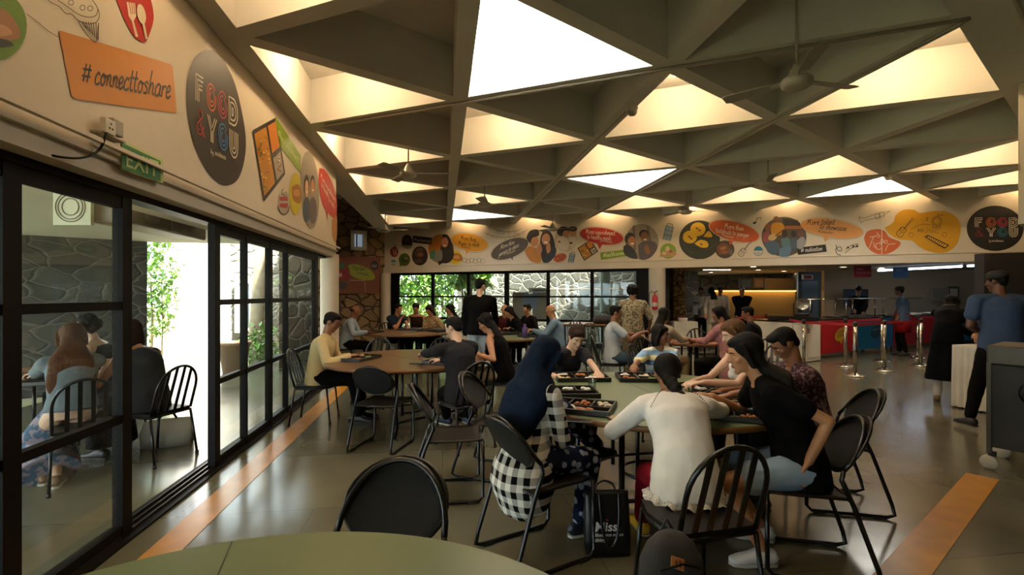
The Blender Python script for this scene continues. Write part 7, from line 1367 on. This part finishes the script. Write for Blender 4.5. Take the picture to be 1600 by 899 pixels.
# cups, bottles
cup = mat('clear_plastic', '#cfd6cc', .15); 
def cupo(px, d, label, r=.035, h=.095, m=None, z=TZ): e = tag(MB().lathe([(0, 0), (r*.75, 0), (r, h), (r*.94, h), (r*.7, .004), (0, .004)], (0, 0, 0), 20).obj('drinking_cup', m or glassmat('cup_glass', '#dfe6dc'), origin=(0, 0, 0)), label, 'cup'); e.location = at(px, d, z); return e
cupo(925, 3.85, 'clear plastic cup in the middle of the green table'); cupo(853, 3.98, 'clear cup at the left edge of the green table'); cupo(18, 4.3, 'pink plastic cup on the red table outside', m=mat('pink_cup', '#a88a8a', .3))
def bottle(px, d, label, m, capm, h=.24, r=.034, z=TZ):
    e = empty('water_bottle', at(px, d, z), 0, label, 'bottle'); MB().lathe([(0, 0), (r, 0), (r, h*.72), (r*.45, h*.85), (r*.42, h*.9), (0, h*.9)], seg=20).obj('bottle_body', m, e); MB().lathe([(0, h*.88), (r*.5, h*.88), (r*.5, h), (0, h)], seg=16).obj('bottle_cap', capm, e)
bottle(1057, 4.55, 'white capped water bottle behind the braided hair', mat('bottle_grey', '#8f969c', .25), mat('cap_white', '#c5c9cf', .4), .25); bottle(820, 8.6, 'purple bottle on the far green table', mat('purple', '#5d3f7d', .35), mat('purple_cap', '#6d4f8d', .4), .24, .05)
# box tray and tray on outside table
e = empty('food_box', at(40, 4.45, .75), .3, 'brown cardboard food box on the red table outside', 'box'); MB().box((0, 0, .035), (.24, .16, .07)).obj('box_body', mat('card', '#7d5d42', .8), e, bevel=.003); MB().box((0, 0, .073), (.25, .17, .008)).obj('box_lid', mat('card2', '#8a6a4c', .8), e)
tray(58, 4.2, .4, 'black compartment tray on the red table outside', ('bread', None, None, 'white', None))
# black bag on the wooden table
e = empty('black_bag', at(944, 12.7, .752), -.3, 'large black soft bag on the light wood table by the window', 'bag'); MB().loft([((0, 0, .0), .28, .15), ((0, 0, .12), .29, .15), ((0, 0, .2), .25, .11), ((0, 0, .23), .15, .05)], V((1, 0, 0)), seg=24, pw=3).obj('bag_body', mat('bag_black', '#100f0e', .6, bump=.5), e); MB().tube([(-.12, 0, .2), (-.08, 0, .3), (.08, 0, .3), (.12, 0, .2)], .01, 6).obj('handle', mat('bag_black', '#100f0e'), e)
# tote bag on the floor
tb = fl(951, 872); e = empty('tote_bag', (tb.x, tb.y+.05, 0), .06, 'black glossy tote bag with white lettering standing on the floor', 'bag'); tm = mat('tote_leather', '#0d0e10', .28, bump=.25, bscale=12)
hw, hh, tdp = .135, .36, .05
MB().loft([((0, 0, 0), hw, tdp), ((0, 0, .1), hw, tdp), ((0, .01, .25), hw*.98, tdp*.75), ((0, .015, hh-.02), hw*.96, tdp*.45), ((0, .015, hh), hw*.95, tdp*.35)], V((1, 0, 0)), seg=32, pw=5).obj('bag_body', tm, e)
for x, c_ in ((0, .0), ): 
    MB().tube(crom([(-.055, -.03, hh), (-.05, -.055, hh-.1), (-.035, -.065, .14), (0, -.068, .07), (.04, -.066, .12), (.055, -.058, hh-.12), (.06, -.03, hh)], 5), .0075, 8).obj('handle', tm, e)
    MB().tube(crom([(-.06, .03, hh-.01), (-.05, .06, hh+.02), (0, .07, hh+.04), (.05, .06, hh+.02), (.06, .03, hh-.01)], 5), .0075, 8).obj('handle', tm, e)
wl_ = mat('tote_white', '#c9c9c6', .5); rl_ = mat('tote_red', '#8a1f33', .5)
def tl(body, x, z, h, m, bold=.02, sh=.1): v_, f_ = textmesh(body, bold, sh); b_ = MB(); b_.add([(x+a_*h, -.0525, z+c_*h) for a_, c_ in v_], f_); return b_.obj('lettering', m, e)
tl('Miss.', -.085, .155, .075, wl_); tl('likes nice sweet', -.083, .125, .026, wl_); tl('things', -.083, .095, .03, wl_); MB().ball((-.012, -.053, .22), (.008, .002, .007)).obj('heart', rl_, e)
# backpack
bp_ = fl(1052, 899); bp_.y = 2.18; e = empty('backpack', at(1050, 1.98), .1, 'dark grey backpack with a tan leather patch on the floor', 'backpack'); bm_ = mat('backpack_grey', '#272624', .8, bump=.5, bscale=90)
MB().loft([((0, 0, 0), .13, .09), ((0, 0, .12), .15, .10), ((0, .0, .26), .145, .095), ((0, .01, .36), .135, .09), ((0, .015, .41), .105, .07), ((0, .02, .44), .06, .04), ((0, .02, .45), .02, .015)], V((1, 0, 0)), seg=32, pw=2.8).obj('bag_body', bm_, e); MB().loft([((0, -.09, .02), .10, .03), ((0, -.10, .1), .115, .035), ((0, -.095, .2), .10, .03), ((0, -.088, .29), .085, .022), ((0, -.08, .32), .05, .012)], V((1, 0, 0)), seg=24, pw=3).obj('front_pocket', bm_, e)
pt = MB().box((-.01, -.080, .378), (.062, .006, .038), R=Matrix.Rotation(-.38, 3, 'X')@Matrix.Rotation(.25, 3, 'Y')).obj('leather_patch', mat('tan_leather', '#a3683a', .6), e, bevel=.003)
for x in (-.009, .009): MB().bar((x-.01, -.0875, .366), (x-.008, -.0805, .388), .003, .003).obj('stitch', blackm, pt)
MB().tube([(-.05, .05, .41), (0, .06, .475), (.05, .05, .41)], .008, 8).obj('top_handle', bm_, e); MB().tube([(-.09, -.085, .36), (0, -.105, .385), (.09, -.085, .36)], .004, 6).obj('zip', blackm, e); MB().tube([(-.07, -.13, .2), (-.075, -.132, .16)], .004, 6).obj('zip_pull', mat('red_tab', '#a3231d', .5), e)
for s_ in (-1, 1): MB().tube([(s_*.07, .09, .38), (s_*.09, .14, .3), (s_*.10, .14, .15), (s_*.09, .09, .03)], .014, 8).obj('shoulder_strap', bm_, e)
e.scale = (.9, .9, 1.22)
# cloth bag outside
wb = fl(262, 695); e = empty('cloth_bag', (wb.x, wb.y, 0), .5, 'off white cloth bag on the ground under the outside chair', 'bag'); MB().loft([((0, 0, 0), .22, .11), ((0, 0, .12), .23, .12), ((.01, 0, .22), .21, .08), ((.01, 0, .26), .18, .03)], V((1, 0, 0)), seg=28, pw=3).obj('bag_body', cloth('canvas', '#a8a08e'), e); MB().tube([(-.08, 0, .25), (-.04, 0, .32), (.05, 0, .31), (.08, 0, .25)], .012, 6).obj('handle', blackm, e)
# white flip boards outside the far glazing
for px0, px1, la in ((801, 826, 'left'), (832, 856, 'right')):
    d = 15.6; k = d/FPX; e = empty('whiteboard', at((px0+px1)/2, d), 0, '%s grey white board on a stand behind the far glazing' % la, 'whiteboard'); MB().box((0, 0, HC-(479-HOR)*k), ((px1-px0)*k, .04, 44*k)).obj('board', mat('board_grey', '#8f8a80', .5), e)
    for s_ in (-1, 1): MB().tube([(s_*(px1-px0)*k*.4, .05, HC+.1), (s_*(px1-px0)*k*.5, .1, 0)], .015, 6).obj('leg', blackm, e)
e = empty('blue_sheet', at(828, 15.5, HC-(471-HOR)*15.5/FPX), 0, 'pale blue paper sheet pinned between the white boards', 'sheet'); MB().box((0, 0, 0), (22*15.5/FPX, .01, 24*15.5/FPX)).obj('paper', mat('blue_paper', '#7d8fb0', .6), e)
# panel lettering on the counter fronts
def clabel(p_, q_, e_, col, bubble_, txt_, tc):
    d_ = (q_-p_).normalized(); n_ = V((d_.y, -d_.x, 0)); c_ = (p_+q_)/2; L_ = (q_-p_).length; mb = MB(); O = -n_*0
    P = lambda x, z, o_=.01: d_*x+n_*o_+V((0, 0, z)); mb.poly([P(.28*math.cos(a_), .55+.16*math.sin(a_)+.05*math.cos(a_)) for a_ in [2*math.pi*k/24 for k in range(24)]]); mb.poly([P(-.05, .42), P(.08, .42), P(0, .3)]); b_ = mb.obj('bubble', mat('cb_'+col.strip('#'), col, .5), e_)
    for r_, t_ in enumerate(txt_):
        v_, f_, W = handtext(t_); s_ = .38/W; mm = MB(); mm.add([P(-.19+x*s_, .56-r_*.09+y*.1+x*s_*.15, .014) for x, y in v_], f_); mm.obj('lettering', mat('ct_'+tc.strip('#'), tc, .5), b_)
clabel(*CPAN[0], '#c79a1c', 1, ('Just the flavour', 'to the taste'), '#2a1c12'); clabel(*CPAN[1], '#12303f', 1, ('Delicious',), '#7d97a3'); clabel(*CPAN[2], '#a37d1c', 1, ('fresh',), '#2a1c12'); clabel(*CPAN[3], '#12303f', 1, ('tasty',), '#7d97a3')
# staff apron
s9 = PE['staff']; f9 = s9['f']; r9 = s9['r']; P9 = s9['P']; mb = MB(); mb.loft([(s9['loc'](P9+UP*.12), .175, .145), (s9['loc'](P9-UP*.1), .185, .155), (s9['loc'](P9-UP*.34), .20, .16)], r9, seg=24); fixn(mb.obj('apron', cloth('red_apron', '#8d1a1f'), s9['root']))
